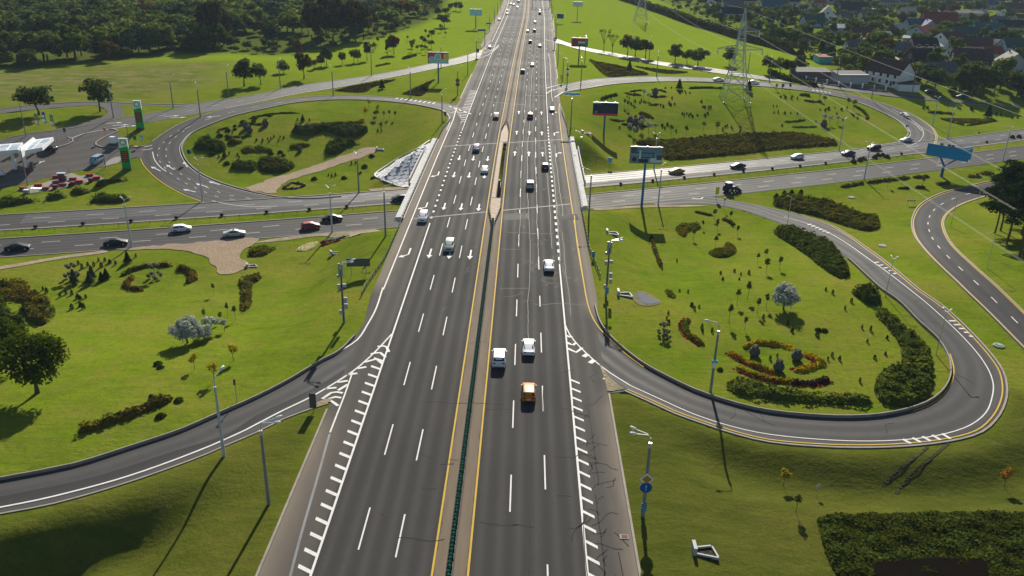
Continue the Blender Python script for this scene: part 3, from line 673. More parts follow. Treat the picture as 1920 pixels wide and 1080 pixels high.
def grass_material():
    m, t, b = nodes('lawn'); n = N(t); co = n('TexCoord').outputs['Object']
    A = lambda k: n('Attribute', attribute_name=k).outputs['Fac']
    big = n.noise(co, .022, 4); mid = n.noise(co, .16, 5, .6); fine = n.noise(co, 2.6, 5, .7)
    mow = n.noise(n.scaled(co, (.5, 2.6, 1), .35), .30, 4, .6); mow2 = n.noise(n.scaled(co, (.35, 3.0, 1), -.25), .55, 3)
    k = n.math('ADD', n.math('MULTIPLY', big, .55), n.math('ADD', n.math('MULTIPLY', mid, .55), n.math('MULTIPLY', mow, .45)))
    k = n.ramp(k, .55, 1.0)
    c = n.mix(k, (.066, .106, .007), (.142, .196, .009))
    c = n.mix(n.math('MULTIPLY', n.ramp(n.noise(co, .045, 6, .7), .44, .62), .75), c, (.178, .165, .026))     # drier, yellower patches
    c = n.mix(n.math('MULTIPLY', n.ramp(n.noise(co, .28, 6, .72), .52, .68), .55), c, (.165, .135, .042))
    c = n.mix(n.math('MULTIPLY', n.ramp(mow2, .48, .8), .4), c, (.18, .24, .018))
    c = n.mix(n.math('MULTIPLY', n.ramp(n.noise(co, .9, 6, .75), .5, .72), .6), c, (.045, .072, .005))
    c = n.mix(n.math('MULTIPLY', A('dry_dim'), .85), c, n.mix(n.ramp(n.noise(n.scaled(co, (.6, 1.8, 1), .3), .22, 6, .68), .3, .7), (.026, .034, .006), (.086, .080, .017)))
    c = n.mix(n.math('MULTIPLY', A('backlight_tint'), .65), c, n.mix(mid, (.165, .245, .010), (.245, .335, .016)))
    dc = n.mix(n.ramp(n.noise(n.scaled(co, (1, 1.8, 1)), .10, 6, .75), .38, .64), (.066, .105, .012), (.205, .165, .075))
    dd = n.math('MULTIPLY', A('dry'), n.ramp(n.noise(n.scaled(co, (1, 1.6, 1)), .03, 6, .65), .25, .5)); c = n.mix(dd, c, dc)
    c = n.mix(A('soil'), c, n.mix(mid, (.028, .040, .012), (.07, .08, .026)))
    bare = n.ramp(n.noise(co, .11, 6, .75), .62, .76); c = n.mix(n.math('MULTIPLY', bare, .6), c, (.15, .115, .065))
    c = n.mix(n.math('MULTIPLY', n.ramp(fine, .35, .75), .5), c, n.mix(.6, c, (.022, .036, .003)))
    c = n.mix(n.math('MULTIPLY', n.ramp(n.noise(co, 11., 2, .6), .45, .7), .35), c, n.mix(.45, c, (.30, .36, .06)))
    link(m, c, b, 'Base Color'); b.inputs['Roughness'].default_value = .75; b.inputs['Specular IOR Level'].default_value = .0
    hgt = n.math('ADD', n.math('MULTIPLY', n.noise(co, 1.6, 5, .65), .6), n.math('MULTIPLY', mid, 1.2))
    bp = n('Bump', {'Strength': .8, 'Distance': .25, 'Height': n.math('ADD', hgt, n.math('MULTIPLY', mow, .25))}); link(m, bp.outputs[0], b, 'Normal')
    return m
M_GRASS = grass_material(); me.materials.append(M_GRASS)
tag(obj('ground', me), kind='structure')

# ---------------------------------------------------------------- gravel, bare soil, tyre ruts, pond
def speckle(name, a, bq, c, sc=5., rough=.85):
    m, t, b = nodes(name); n = N(t); co = n('TexCoord').outputs['Object']
    v = n('TexVoronoi', {'Vector': co, 'Scale': sc}); k = n.noise(co, .25, 5)
    col = n.mix(v.outputs['Color'], a, bq); col = n.mix(n.ramp(k, .4, .75), col, c)
    link(m, col, b, 'Base Color'); b.inputs['Roughness'].default_value = rough; b.inputs['Specular IOR Level'].default_value = .08
    bp = n('Bump', {'Strength': .8, 'Distance': .12, 'Height': v.outputs['Distance']}); link(m, bp.outputs[0], b, 'Normal'); return m
M_GRAV = speckle('gravel', (.17, .120, .075), (.36, .27, .185), (.22, .165, .10), 4.5)
M_SAND = speckle('sandy verge', (.24, .18, .12), (.34, .27, .19), (.13, .125, .045), 4.)
M_SOIL = speckle('dark soil', (.020, .016, .009), (.042, .032, .02), (.04, .042, .012), 3.)
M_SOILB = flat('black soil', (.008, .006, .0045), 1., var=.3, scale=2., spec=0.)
def rag(pts, j=.55):
    p = np.vstack([pts, pts[:1]]); p = resamp(p, step=1.5)[:-1]; return p + NR.normal(0, j, p.shape) * .5
patch('gravel_path', rag(PL([(212, 471), (270, 468.5), (330, 468), (392, 485), (402, 500), (412, 510), (427, 514), (448, 510), (470, 501), (466, 492), (452, 482), (450, 474), (463, 463), (482, 455), (490, 449), (475, 446), (420, 450), (375, 455), (320, 459), (275, 463)])), M_GRAV, .10, 1.6)
patch('gravel_path', rag(PL([(458, 352), (482, 345), (512, 334), (545, 325), (605, 306), (650, 290), (692, 276), (708, 278), (704, 286), (650, 304), (600, 321), (560, 333), (535, 343), (518, 357), (514, 364), (495, 362), (472, 358)])), M_GRAV, .10, 1.6)
patch('sandy_verge', PL([(470, 457), (520, 447), (600, 438.5), (700, 430), (712, 432), (690, 436), (610, 443.5), (530, 452)]), M_SAND, .085, 1.6)
patch('sandy_verge', PL([(-60, 508), (20, 497), (90, 485), (150, 476), (205, 469.5), (200, 474), (150, 481), (95, 489), (30, 501), (-60, 514)]), M_SAND, .085, 1.6)
patch('sandy_verge', PL([(1112, 391), (1180, 387), (1250, 385), (1330, 385.5), (1290, 388), (1200, 390), (1115, 395)]), M_SAND, .085, 1.6)
patch('sandy_verge', PL([(690, 355), (755, 351), (752, 357), (700, 360)]), M_SAND, .085, 1.5)
rut = Marks()
for pts in ([(1740, 838), (1716, 857), (1690, 880), (1668, 900), (1655, 913)], [(1778, 832), (1750, 855), (1725, 877), (1702, 900), (1680, 926)]): rut.line(PL(pts), .32, .05, .8)
tag(rut.build('tyre_rut', M_SOIL, None), kind='structure')
patch('sandy_nose', PL([(1122, 680), (1134, 712), (1139, 737), (1152, 733), (1172, 731), (1158, 722), (1142, 708)]), M_SAND, .12, 1.0, smooth_edge=False)
patch('sandy_nose', PL([(580, 768), (600, 761), (616, 757), (626, 748), (612, 748), (592, 757)]), M_SAND, .12, 1.0, smooth_edge=False)
m, t, b = nodes('pond water'); b.inputs['Base Color'].default_value = (.045, .05, .055, 1); b.inputs['Roughness'].default_value = .03; b.inputs['Specular IOR Level'].default_value = .4
patch('pond_bank', PL([(1186, 551), (1200, 545), (1216, 551), (1236, 563), (1240, 568), (1222, 574), (1200, 573), (1187, 562)]), speckle('pond bank', (.10, .085, .04), (.16, .14, .08), (.06, .07, .02), 4.), .07, 1.0)
patch('pond', PL([(1194, 554), (1203, 549.5), (1212, 556), (1226, 562), (1236, 566), (1222, 571), (1206, 569.5), (1199, 561)]), m, .10, 1.0)
patch('paved_apron', PL([(194, 313), (200, 304), (212, 296), (229, 293), (226, 301), (222, 306), (205, 310)]), flat('concrete paving', (.24, .215, .185), .8, var=.1, scale=.8), .10, 1.2, smooth_edge=False)

# ---------------------------------------------------------------- bridge
M_CONC = flat('bridge concrete', (.40, .385, .36), .75, var=.18, scale=.5)
M_WCONC = flat('white painted concrete', (.50, .495, .485), .85, var=.2, scale=.9, spec=.03)
M_STEEL = flat('galvanised rail', (.17, .172, .175), .85, var=.3, scale=1., spec=.08)
M_RAILD = flat('weathered rail post', (.075, .078, .082), .55, metal=.3, var=.2)
def deck_y(u, far): return (171.3 + .29 * u) if not far else (241. + .17 * u)
bridge = thing('road_bridge', (float(xc(205.)), 205, 0), 'long skewed concrete road bridge carrying the motorway over the avenue', 'bridge')
def wp(u, y, z): return (float(xc(y)) + u - bridge.location.x, y - 205., z)
def deck(u0, u1, z0, z1, name, mat, ext=0., ya=None, yb=None):
    mb = MB(); n = 14; rows = []
    for i in range(n + 1):
        r = []
        for u, z in ((u0, z0), (u1, z0), (u1, z1), (u0, z1)):
            a = (deck_y(u, 0) if ya is None else ya) - ext; c = (deck_y(u, 1) if yb is None else yb) + ext; r.append(wp(u, a + (c - a) * i / n, z))
        rows.append(r)
    V = [p for r in rows for p in r]; Fs = [(i * 4 + k, i * 4 + (k + 1) % 4, (i + 1) * 4 + (k + 1) % 4, (i + 1) * 4 + k) for i in range(n) for k in range(4)]
    Fs += [(0, 3, 2, 1), (n * 4, n * 4 + 1, n * 4 + 2, n * 4 + 3)]
    mb.add(V, Fs); return mb.build(name, mat, bridge)
deck(-19.2, -.78, -1.1, .02, 'deck', M_CONC); deck(.98, 19.2, -1.1, .02, 'deck', M_CONC)
deck(-20.35, -19.2, -.6, .30, 'footway', M_WCONC); deck(19.2, 20.35, -.6, .30, 'footway', M_WCONC)
deck(-21.3, -21.0, -1.0, .75, 'parapet', M_WCONC, ya=193., yb=222.); deck(20.8, 21.05, -1.0, .75, 'parapet', M_WCONC, ya=196., yb=231.)
deck(-21.0, -20.55, -.6, -.3, 'bracket_slab', M_CONC, ya=193., yb=222.); deck(20.35, 20.8, -.6, -.3, 'bracket_slab', M_CONC, ya=196., yb=231.)
for k in range(7):
    u = -16 + 5.3 * k; x = float(xc(205.)) + u; y = float(yc(x)); MB().cyl(wp(u, y, -6.2), wp(u, y, -1.1), .55, .5, 12).build('pier', M_CONC, bridge)
# sloped stone facing of the far left abutment, slab by slab
M_SLAB = flat('weathered stone slab', (.56, .565, .58), .75, var=.22, scale=.55, bump=.2)
M_SLAB2 = flat('pale stone slab', (.70, .70, .70), .75, var=.15, scale=.55, bump=.2)
poly = PL([(706, 326), (745, 301), (780, 284), (806, 268), (806, 300), (790, 330), (768, 352), (757, 350), (735, 343), (718, 335)])
slope = tag(patch('stone_slope', poly, flat('mortar bed', (.44, .44, .45), .8, var=.2), .10, 1.5, smooth_edge=False), kind='structure')
sl = mesh_np('slab', [(-.5, -.5, 0), (.5, -.5, 0), (.5, .5, 0), (-.5, .5, 0), (-.47, -.47, .1), (.47, -.47, .1), (.47, .47, .1), (-.47, .47, .1)], [(4, 5, 6, 7), (0, 1, 5, 4), (1, 2, 6, 5), (2, 3, 7, 6), (3, 0, 4, 7)], [M_SLAB])
sl2 = sl.copy(); sl2.materials[0] = M_SLAB2
lo, hi = poly.min(0), poly.max(0); ang = .37; k = 0
for gi in np.arange(-30, 30, 1.45):
    for gj in np.arange(-40, 40, 1.9):
        c = (lo + hi) / 2; jx = gj + (.9 if int(round(gi / 1.45)) % 2 else 0)
        x = c[0] + jx * math.cos(ang) - gi * math.sin(ang); y = c[1] + jx * math.sin(ang) + gi * math.cos(ang)
        if not inside(np.array([x]), np.array([y]), poly)[0] or k > 290: continue
        e = .3; nrm = Vector((-(h(x + e, y) - h(x - e, y)) / (2 * e), -(h(x, y + e) - h(x, y - e)) / (2 * e), 1)).normalized()
        o = obj('slab', sl2 if rng.random() < .3 else sl, slope); q = nrm.to_track_quat('Z', 'Y').to_matrix() @ Matrix.Rotation(ang + rng.gauss(0, .03), 3, 'Z')
        o.matrix_world = Matrix.Translation((x, y, float(h(x, y)) + .05 + rng.uniform(0, .02))) @ q.to_4x4() @ Matrix.Diagonal((1.8 * rng.uniform(.93, 1), 1.38 * rng.uniform(.93, 1), 1, 1)); k += 1
kerb('kerb', PL([(806, 264), (780, 281), (745, 298), (704, 326), (718, 337), (735, 345), (757, 352)]), slope, .22, .4, mat=flat('pale edging', (.5, .48, .45), .7))

# ---------------------------------------------------------------- guard rails
POST = MB().box((0, 0, .42), (.12, .16, .84)).mesh('post', M_RAILD)
def guard_rail(name, u_of_y, y0, y1, label, post_step=2.0, hgt=.78, flare=0, z_of=None, nmax=400, double=True):
    g = thing(name, (float(xc((y0 + y1) / 2) + u_of_y((y0 + y1) / 2)), (y0 + y1) / 2, 0), label, 'guard rail')
    y = np.arange(y0, y1 + .01, 1.0); x = np.array([xc(v) + u_of_y(v) for v in y]); z = np.array([z_of(v) for v in y]) if z_of else np.zeros(len(y))
    s = 1 if u_of_y((y0 + y1) / 2) > 0 else -1
    prof = [(-.02, .47), (.04, .53), (-.01, .62), (.04, .70), (-.02, .78)]
    V = np.concatenate([np.column_stack([x - s * dx - g.location.x, y - g.location.y, z + zz]) for dx, zz in prof]); n = len(y)
    Fs = np.array([(k * n + i, (k + 1) * n + i, (k + 1) * n + i + 1, k * n + i + 1) for k in range(len(prof) - 1) for i in range(n - 1)])
    obj('rail', mesh_np('rail', V, Fs, [M_STEEL], smooth=True), g)
    for i in np.arange(y0 + .5, y1, post_step):
        xx = float(xc(i) + u_of_y(i)) + s * .1; zz = float(z_of(i)) if z_of else 0.
        obj('post', POST, g, (xx - g.location.x, i - g.location.y, zz))
    return g
zv = lambda u: (lambda y: float(h(xc(y) + u, y)) if (y < 172 or y > 234) else .02)
guard_rail('guard_rail', lambda y: -18.75 - .0 * y - 1.2 * float(1 - sst(125, 145, y)) + 1.2 * float(sst(245, 266, y)), 125, 266, 'grey steel guard rail along the left edge of the bridge', 2.0, z_of=lambda y: max(0., zv(-18.7)(y)))
guard_rail('guard_rail', lambda y: 18.75 + 1.0 * float(1 - sst(136, 152, y)) - 1.0 * float(sst(255, 282, y)), 136, 284, 'grey steel guard rail along the right edge of the bridge', 2.0, z_of=lambda y: max(0., zv(18.7)(y)))
# median barrier: two rails back to back with a green glare screen; it splits round the gap between the decks
M_GREEN = flat('green screen plastic', (.003, .050, .036), .85, var=.3, scale=1.2, spec=.04)
M_PLINTH = flat('barrier plinth', (.20, .17, .14), .8, var=.25)
def median(y0, y1, label, near):
    g = thing('median_barrier', (float(xc(y0)), y0, MZ), label, 'median barrier')
    y = np.arange(y0, y1 + .01, 2. if near else 8.); x = np.array([float(xc(v)) for v in y]) - g.location.x
    for s in (-1, 1):
        prof = [(.30, .44), (.36, .52), (.31, .60), (.36, .68), (.30, .76)]; n = len(y)
        V = np.concatenate([np.column_stack([x + s * dx, y - y0, np.full(n, zz)]) for dx, zz in prof])
        Fs = np.array([(k * n + i, (k + 1) * n + i, (k + 1) * n + i + 1, k * n + i + 1) for k in range(len(prof) - 1) for i in range(n - 1)])
        obj('rail', mesh_np('rail', V, Fs, [M_STEEL], smooth=True), g)
    if near:
        for i in np.arange(y0 + .5, y1, 2.0): obj('post', POST, g, (float(xc(i)) - g.location.x, i - y0, 0))
        pan = MB().box((0, 0, 1.12), (.20, 1.06, .78)).box((-.04, -.3, 1.12), (.42, .10, .90)).box((.04, .22, 1.12), (.42, .10, .90)).mesh('screen_panel', M_GREEN)
        for k, i in enumerate(np.arange(y0 + .6, y1 - .4, 1.15)):
            o = obj('screen_panel', pan, g, (float(xc(i)) - g.location.x, i - y0, rng.uniform(-.03, .03)), rng.gauss(.12, .05))
    else:
        mb = MB()
        for a, c in zip(y[:-1], y[1:]):
            xa, xb = float(xc(a)) - g.location.x, float(xc(c)) - g.location.x
            mb.add([(xa - .06, a - y0, .6), (xa + .06, a - y0, .6), (xb + .06, c - y0, .6), (xb - .06, c - y0, .6), (xa - .06, a - y0, 1.3), (xa + .06, a - y0, 1.3), (xb + .06, c - y0, 1.3), (xb - .06, c - y0, 1.3)], [(0, 1, 5, 4), (3, 7, 6, 2), (0, 4, 7, 3), (1, 2, 6, 5), (4, 5, 6, 7)])
        mb.build('glare_screen', M_GREEN, g)
    return g
median(40, 164, 'median barrier with green glare screen between the near carriageways', True)
median(262, 900, 'median barrier with green glare screen running on beyond the bridge gap', False)
for s in (-1, 1):
    def uu(y, s=s): return s * (.35 + .85 * float(sst(163, 174, y)) * float(1 - sst(248, 262, y)))
    guard_rail('guard_rail', uu, 163.5, 262, f'dark guard rail on the {"left" if s < 0 else "right"} side of the gap between the bridge decks', 1.6, z_of=lambda y: MZ)
gap = MB()
mid_bed = [(-.9, 168), (.9, 168), (1.0, 176), (1.0, 182), (-.9, 182), (-1, 176)]
mk = Marks(); mk.poly([(float(xc(170)) + u, y) for u, y in ((-.35, 165), (.35, 165), (1.05, 175), (1.05, 181.5), (-1.05, 181.5), (-1.05, 175))], mz + .01, flat0)
mk.poly([(float(xc(240)) + u, y) for u, y in ((-1.05, 236.5), (1.05, 236.5), (1.0, 249), (.3, 258), (-.3, 258), (-1.0, 249))], mz + .01, flat0)
mk.poly([(float(xc(205)) + u, y) for u, y in ((-1.05, 182), (-.12, 182), (-.12, 236), (-1.05, 236))], mz + .008, flat0)
mk.build('median_footway', flat('tan concrete', (.36, .275, .205), .85, var=.3, scale=.9), mot)

# ---------------------------------------------------------------- the air
hm = bpy.data.materials.new('haze'); hm.use_nodes = True; ht = hm.node_tree; ht.nodes.clear(); ho = ht.nodes.new('ShaderNodeOutputMaterial'); pv = ht.nodes.new('ShaderNodeVolumePrincipled')
pv.inputs['Color'].default_value = (.62, .80, 1, 1); pv.inputs['Density'].default_value = HAZE; pv.inputs['Anisotropy'].default_value = 0; ht.links.new(pv.outputs[0], ho.inputs['Volume'])
hz = tag(MB().box((0, 900, 25), (3100, 2300, 72)).build('haze', hm), 'thin pale haze over the far ground', None, None, 'stuff')
# ---------------------------------------------------------------- leaves, crowns, trunks
def leaf_quads(c, nrm, size, r):
    n = len(c); nrm = nrm / (np.linalg.norm(nrm, axis=1)[:, None] + 1e-9)
    a = r.normal(size=(n, 3)); t = np.cross(nrm, a); t /= np.linalg.norm(t, axis=1)[:, None] + 1e-9; bt = np.cross(nrm, t)
    s = (size * r.uniform(.55, 1.25, n))[:, None]; e = s * r.uniform(.5, .95, n)[:, None]
    k = r.uniform(-.25, .25, (n, 4))[:, :, None] * s[:, None, :]
    V = np.stack([c - t * s - bt * e * .3, c + bt * e * -1. + t * s * .1, c + t * s + bt * e * .25, c + bt * e - t * s * .15], 1) * 1.0
    V = V + k * nrm[:, None, :]
    return V.reshape(-1, 3), np.arange(n * 4).reshape(n, 4)
def crown_cloud(blobs, n, size, seed, flatz=1.0, low=-.55, up=.35):
    r = np.random.default_rng(seed); B = np.array(blobs, float)
    w = (B[:, 3] * B[:, 4] * B[:, 5]) ** .67; k = r.choice(len(B), n, p=w / w.sum())
    d = r.normal(size=(n, 3)); d /= np.linalg.norm(d, axis=1)[:, None]
    f = d[:, 2] < low; d[f, 2] *= -.3
    rad = r.uniform(.55, 1.04, n) ** .8
    c = B[k, :3] + d * B[k, 3:] * rad[:, None]
    nr = d + r.normal(size=(n, 3)) * .5 + np.array([0, 0, up])
    return leaf_quads(c, nr, np.full(n, size), r)
def lobes(seed, H, W, base, k=11, round_=.34, squash=1.):
    r = random.Random(seed); out = []; cz = (H + base) / 2; hz = (H - base) / 2
    out.append((0, 0, cz, W * .30, W * .30, hz * .72))
    for i in range(k):
        a = 2 * PI * i / k * 1.618 * 2 + r.uniform(-.4, .4); z = r.uniform(-.75, .85); rr = math.sqrt(max(.05, 1 - z * z)) * r.uniform(.5, .72)
        q = W * .5 * r.uniform(round_ * .75, round_ * 1.25)
        out.append((math.cos(a) * rr * W * .5, math.sin(a) * rr * W * .5, cz + z * hz * .68, q, q, q * squash * min(1.2, 1.6 * hz / W + .25)))
    return out
M_BARK = flat('bark', (.075, .058, .042), .9, var=.35, scale=3.)
M_BARKP = flat('pine bark', (.12, .065, .038), .9, var=.35, scale=3.)
def trunk_mesh(H, r0, limbs, seed, mat=None, top=None):
    mb = MB(); r = random.Random(seed); pts = [(0, 0, -.2)]
    z = 0; x = y = 0; k = 5; top = top or H
    for i in range(1, k + 1): x += r.gauss(0, .012) * H; y += r.gauss(0, .012) * H; pts.append((x, y, top * i / k))
    for i in range(k): mb.cyl(pts[i], pts[i + 1], r0 * (1 - .8 * i / k) * (1.35 if i == 0 else 1), r0 * (1 - .8 * (i + 1) / k), 8)
    for b in limbs[:7]:
        i = r.randint(2, k - 1); mb.cyl(pts[i], (b[0] * .8, b[1] * .8, b[2]), r0 * .4, r0 * .12, 5)
    return mb.mesh('trunk', mat or M_BARK, True)
LEAF = dict(
    dark=leafmat('leaf dark', (.018, .036, .013), (.112, .148, .036), (.11, .105, .02), p3=.05, trans=.42),
    mid=leafmat('leaf mid', (.030, .056, .013), (.160, .205, .038), (.15, .13, .02), p3=.06, trans=.45),
    oak=leafmat('leaf oak', (.022, .042, .004), (.090, .130, .010), (.13, .13, .012), p3=.06, trans=.38),
    autumn=leafmat('leaf turning', (.045, .040, .010), (.12, .085, .018), (.17, .09, .02), p3=.12, trans=.3),
    brown=leafmat('leaf brownish', (.035, .032, .012), (.085, .065, .024), (.11, .07, .02), p3=.1, trans=.25),
    red=leafmat('leaf red', (.07, .02, .01), (.16, .045, .018), trans=.3),
    blue=leafmat('leaf bluish', (.03, .048, .024), (.09, .12, .065), trans=.2),
    silver=leafmat('leaf silver', (.14, .16, .13), (.42, .45, .40), (.62, .64, .6), p3=.2, trans=.25),
    pine=leafmat('pine needles', (.008, .020, .008), (.030, .052, .016), trans=.15),
    yellow=leafmat('leaf yellow', (.20, .17, .01), (.48, .38, .015), trans=.4),
    lime=leafmat('leaf lime', (.06, .10, .01), (.17, .20, .015), trans=.4),
    orange=leafmat('leaf orange', (.16, .08, .01), (.36, .17, .02), trans=.35),
    hedge=leafmat('hedge leaf', (.028, .046, .008), (.088, .112, .018), (.115, .105, .018), p3=.05, trans=.25, clump=.5),
    hedgel=leafmat('hedge light leaf', (.042, .064, .006), (.125, .15, .015), (.15, .15, .013), p3=.12, trans=.3, clump=.5),
    ochre=leafmat('ochre shrub leaf', (.06, .062, .008), (.18, .14, .016), (.25, .18, .015), p3=.2, trans=.3, clump=.6),
    rust=leafmat('rust shrub leaf', (.036, .034, .008), (.105, .082, .018), (.13, .065, .018), p3=.15, trans=.25, clump=.15),
    gold=leafmat('golden flower', (.20, .14, .01), (.52, .34, .012), (.10, .11, .01), p3=.2, trans=.3),
    crim=leafmat('crimson flower', (.10, .008, .012), (.34, .020, .035), (.05, .012, .012), p3=.25, trans=.25),
    paley=leafmat('pale yellow flower', (.58, .52, .22), (.85, .78, .46), trans=.2),
    purple=leafmat('purple foliage', (.018, .010, .012), (.055, .026, .030), trans=.15),
    soilp=leafmat('dark low planting', (.020, .017, .008), (.070, .055, .018), (.09, .085, .02), p3=.2, trans=.15),
    field=leafmat('field shrub leaf', (.016, .026, .004), (.062, .076, .009), (.085, .065, .012), p3=.10, trans=.25, clump=.22))
_proto = {}
def tree_proto(kind, var=0, joined=False):
    key = (kind, var, joined)
    if key in _proto: return _proto[key]
    s = hash(kind) % 1 + var * 17 + len(kind) * 31
    #       H    W   base k   n    leaf  r0  material
    T = dict(oak=(8, 9, 1.6, 17, 5200, .21, .26, 'oak'), round=(9, 8, 1.4, 12, 1500, .36, .2, 'dark'), mid=(8, 6.5, 1.2, 11, 1300, .34, .17, 'mid'),
             bushy=(6, 6.5, .3, 12, 1200, .36, .15, 'mid'), tall=(17, 8, 1.5, 15, 1900, .5, .28, 'brown'), column=(13, 6, .8, 13, 1500, .42, .2, 'dark'),
             autumn=(8, 6, 1.2, 11, 1200, .34, .16, 'autumn'), red=(6, 4, 1.2, 8, 700, .3, .1, 'red'), bluish=(8, 6, .4, 11, 1300, .36, .15, 'blue'),
             silver=(3.8, 4.2, .05, 18, 5200, .12, .12, 'silver'), sapling=(3.0, 1.1, 1.2, 6, 240, .13, .035, 'mid'), yellow=(2.8, 1.7, .9, 6, 260, .14, .04, 'yellow'),
             lime=(2.8, 1.9, .8, 7, 380, .15, .04, 'lime'), orange=(2.6, 1.9, 1.0, 6, 260, .14, .04, 'orange'), grey=(2.6, 1.7, .9, 7, 300, .12, .045, 'silver'))
    H, W, base, k, n, lf, r0, mt = T[kind]
    B = lobes(s * 7 + 3, H, W, base, k); V, Fq = crown_cloud(B, n, lf, s + 1)
    if joined:
        V2, F2 = crown_cloud(B, int(n * .5), lf * 1.35, s + 1)
        tm = MB(); tm.cyl((0, 0, -.2), (0, 0, base + 1), r0 * 1.2, r0 * .8, 6)
        V = np.concatenate([V2, np.array(tm.v)]); fs = [tuple(f) for f in F2.tolist()] + [tuple(i + len(V2) for i in f) for f in tm.f]
        me = mesh_np(kind, V, fs, [LEAF[mt], M_BARK], [0] * len(F2) + [1] * len(tm.f)); _proto[key] = (me,); return _proto[key]
    _proto[key] = (mesh_np('crown', V, Fq, [LEAF[mt]]), trunk_mesh(H, r0, B, s, top=H * .72)); return _proto[key]
def tree(name, kind, px, py, Hm, label, cat='tree', group=None, var=0, loc=None, wscale=1.):
    cr, tr = tree_proto(kind, var); H0 = dict(oak=8, round=9, mid=8, bushy=6, tall=17, column=13, autumn=8, red=6, bluish=8, silver=3.8, sapling=3, yellow=2.8, lime=2.8, orange=2.6, grey=2.6)[kind]
    p = loc or P(px, py); k = Hm / H0
    t = thing(name, p, label, cat, group, rng.uniform(0, 6.28), (k * wscale, k * wscale, k)); obj('trunk', tr, t); obj('crown', cr, t); return t
# conifers
def spruce_meshes(H, W, seed, mat, n=900, tiers=9, lf=.22):
    r = np.random.default_rng(seed); z = (np.floor(r.uniform(0, 1, n) ** 1.25 * tiers) + r.uniform(0, .75, n)) / tiers
    rad = W / 2 * (1 - z) * (1 - .45 * ((z * tiers) % 1)) * r.uniform(.45, 1.05, n) + .04
    a = r.uniform(0, 2 * PI, n); c = np.column_stack([rad * np.cos(a), rad * np.sin(a), .12 * H + z * H * .88])
    nr = np.column_stack([np.cos(a) * .5, np.sin(a) * .5, np.full(n, .9)]) + r.normal(size=(n, 3)) * .4
    V, Fq = leaf_quads(c, nr, np.full(n, lf), r); return mesh_np('crown', V, Fq, [mat]), MB().cyl((0, 0, -.1), (0, 0, H * .8), .045 * W + .02, .02, 6).mesh('trunk', M_BARK)
SPR = [spruce_meshes(4.0, 3.2, 3, LEAF['pine'], 1000), spruce_meshes(4.0, 3.0, 9, LEAF['blue'], 900)]
def spruce(px, py, H, label, k=0, group=None):
    t = thing('spruce', P(px, py), label, 'tree', group, rng.uniform(0, 6), H / 4.0); obj('trunk', SPR[k][1], t); obj('crown', SPR[k][0], t)
# small clipped shrubs: three meshes shared by all of them
def tiny(seed, H, W, mat, n=160):
    r = np.random.default_rng(seed); z = r.uniform(0, 1, n); a = r.uniform(0, 2 * PI, n); rad = W / 2 * np.sqrt(np.clip(1 - z ** 1.7, .02, 1)) * r.uniform(.6, 1.05, n)
    c = np.column_stack([rad * np.cos(a), rad * np.sin(a), .03 + z * H]); nr = np.column_stack([np.cos(a), np.sin(a), z + .2]) + r.normal(size=(n, 3)) * .5
    V, Fq = leaf_quads(c, nr, np.full(n, W * .16), r); return mesh_np('shrub', V, Fq, [mat])
TINY = [tiny(1, 1.15, .72, LEAF['pine']), tiny(2, .95, .8, LEAF['pine']), tiny(3, .45, 1.3, LEAF['hedge']), tiny(4, .9, 1.0, LEAF['hedge']), tiny(5, .55, 1.0, LEAF['rust'])]
def shrubs(pts, label, group, kinds=(0, 0, 1), sc=(.8, 1.25), name='conifer_shrub', cat='shrub'):
    for q in pts:
        k = q[2] if len(q) > 2 else rng.choice(kinds); p = P(q[0], q[1]); s = rng.uniform(*sc) * .78
        tag(obj(name, TINY[k], None, p, rng.uniform(0, 6.28), (s * rng.uniform(.85, 1.15), s * rng.uniform(.85, 1.15), s)), label, cat, group)

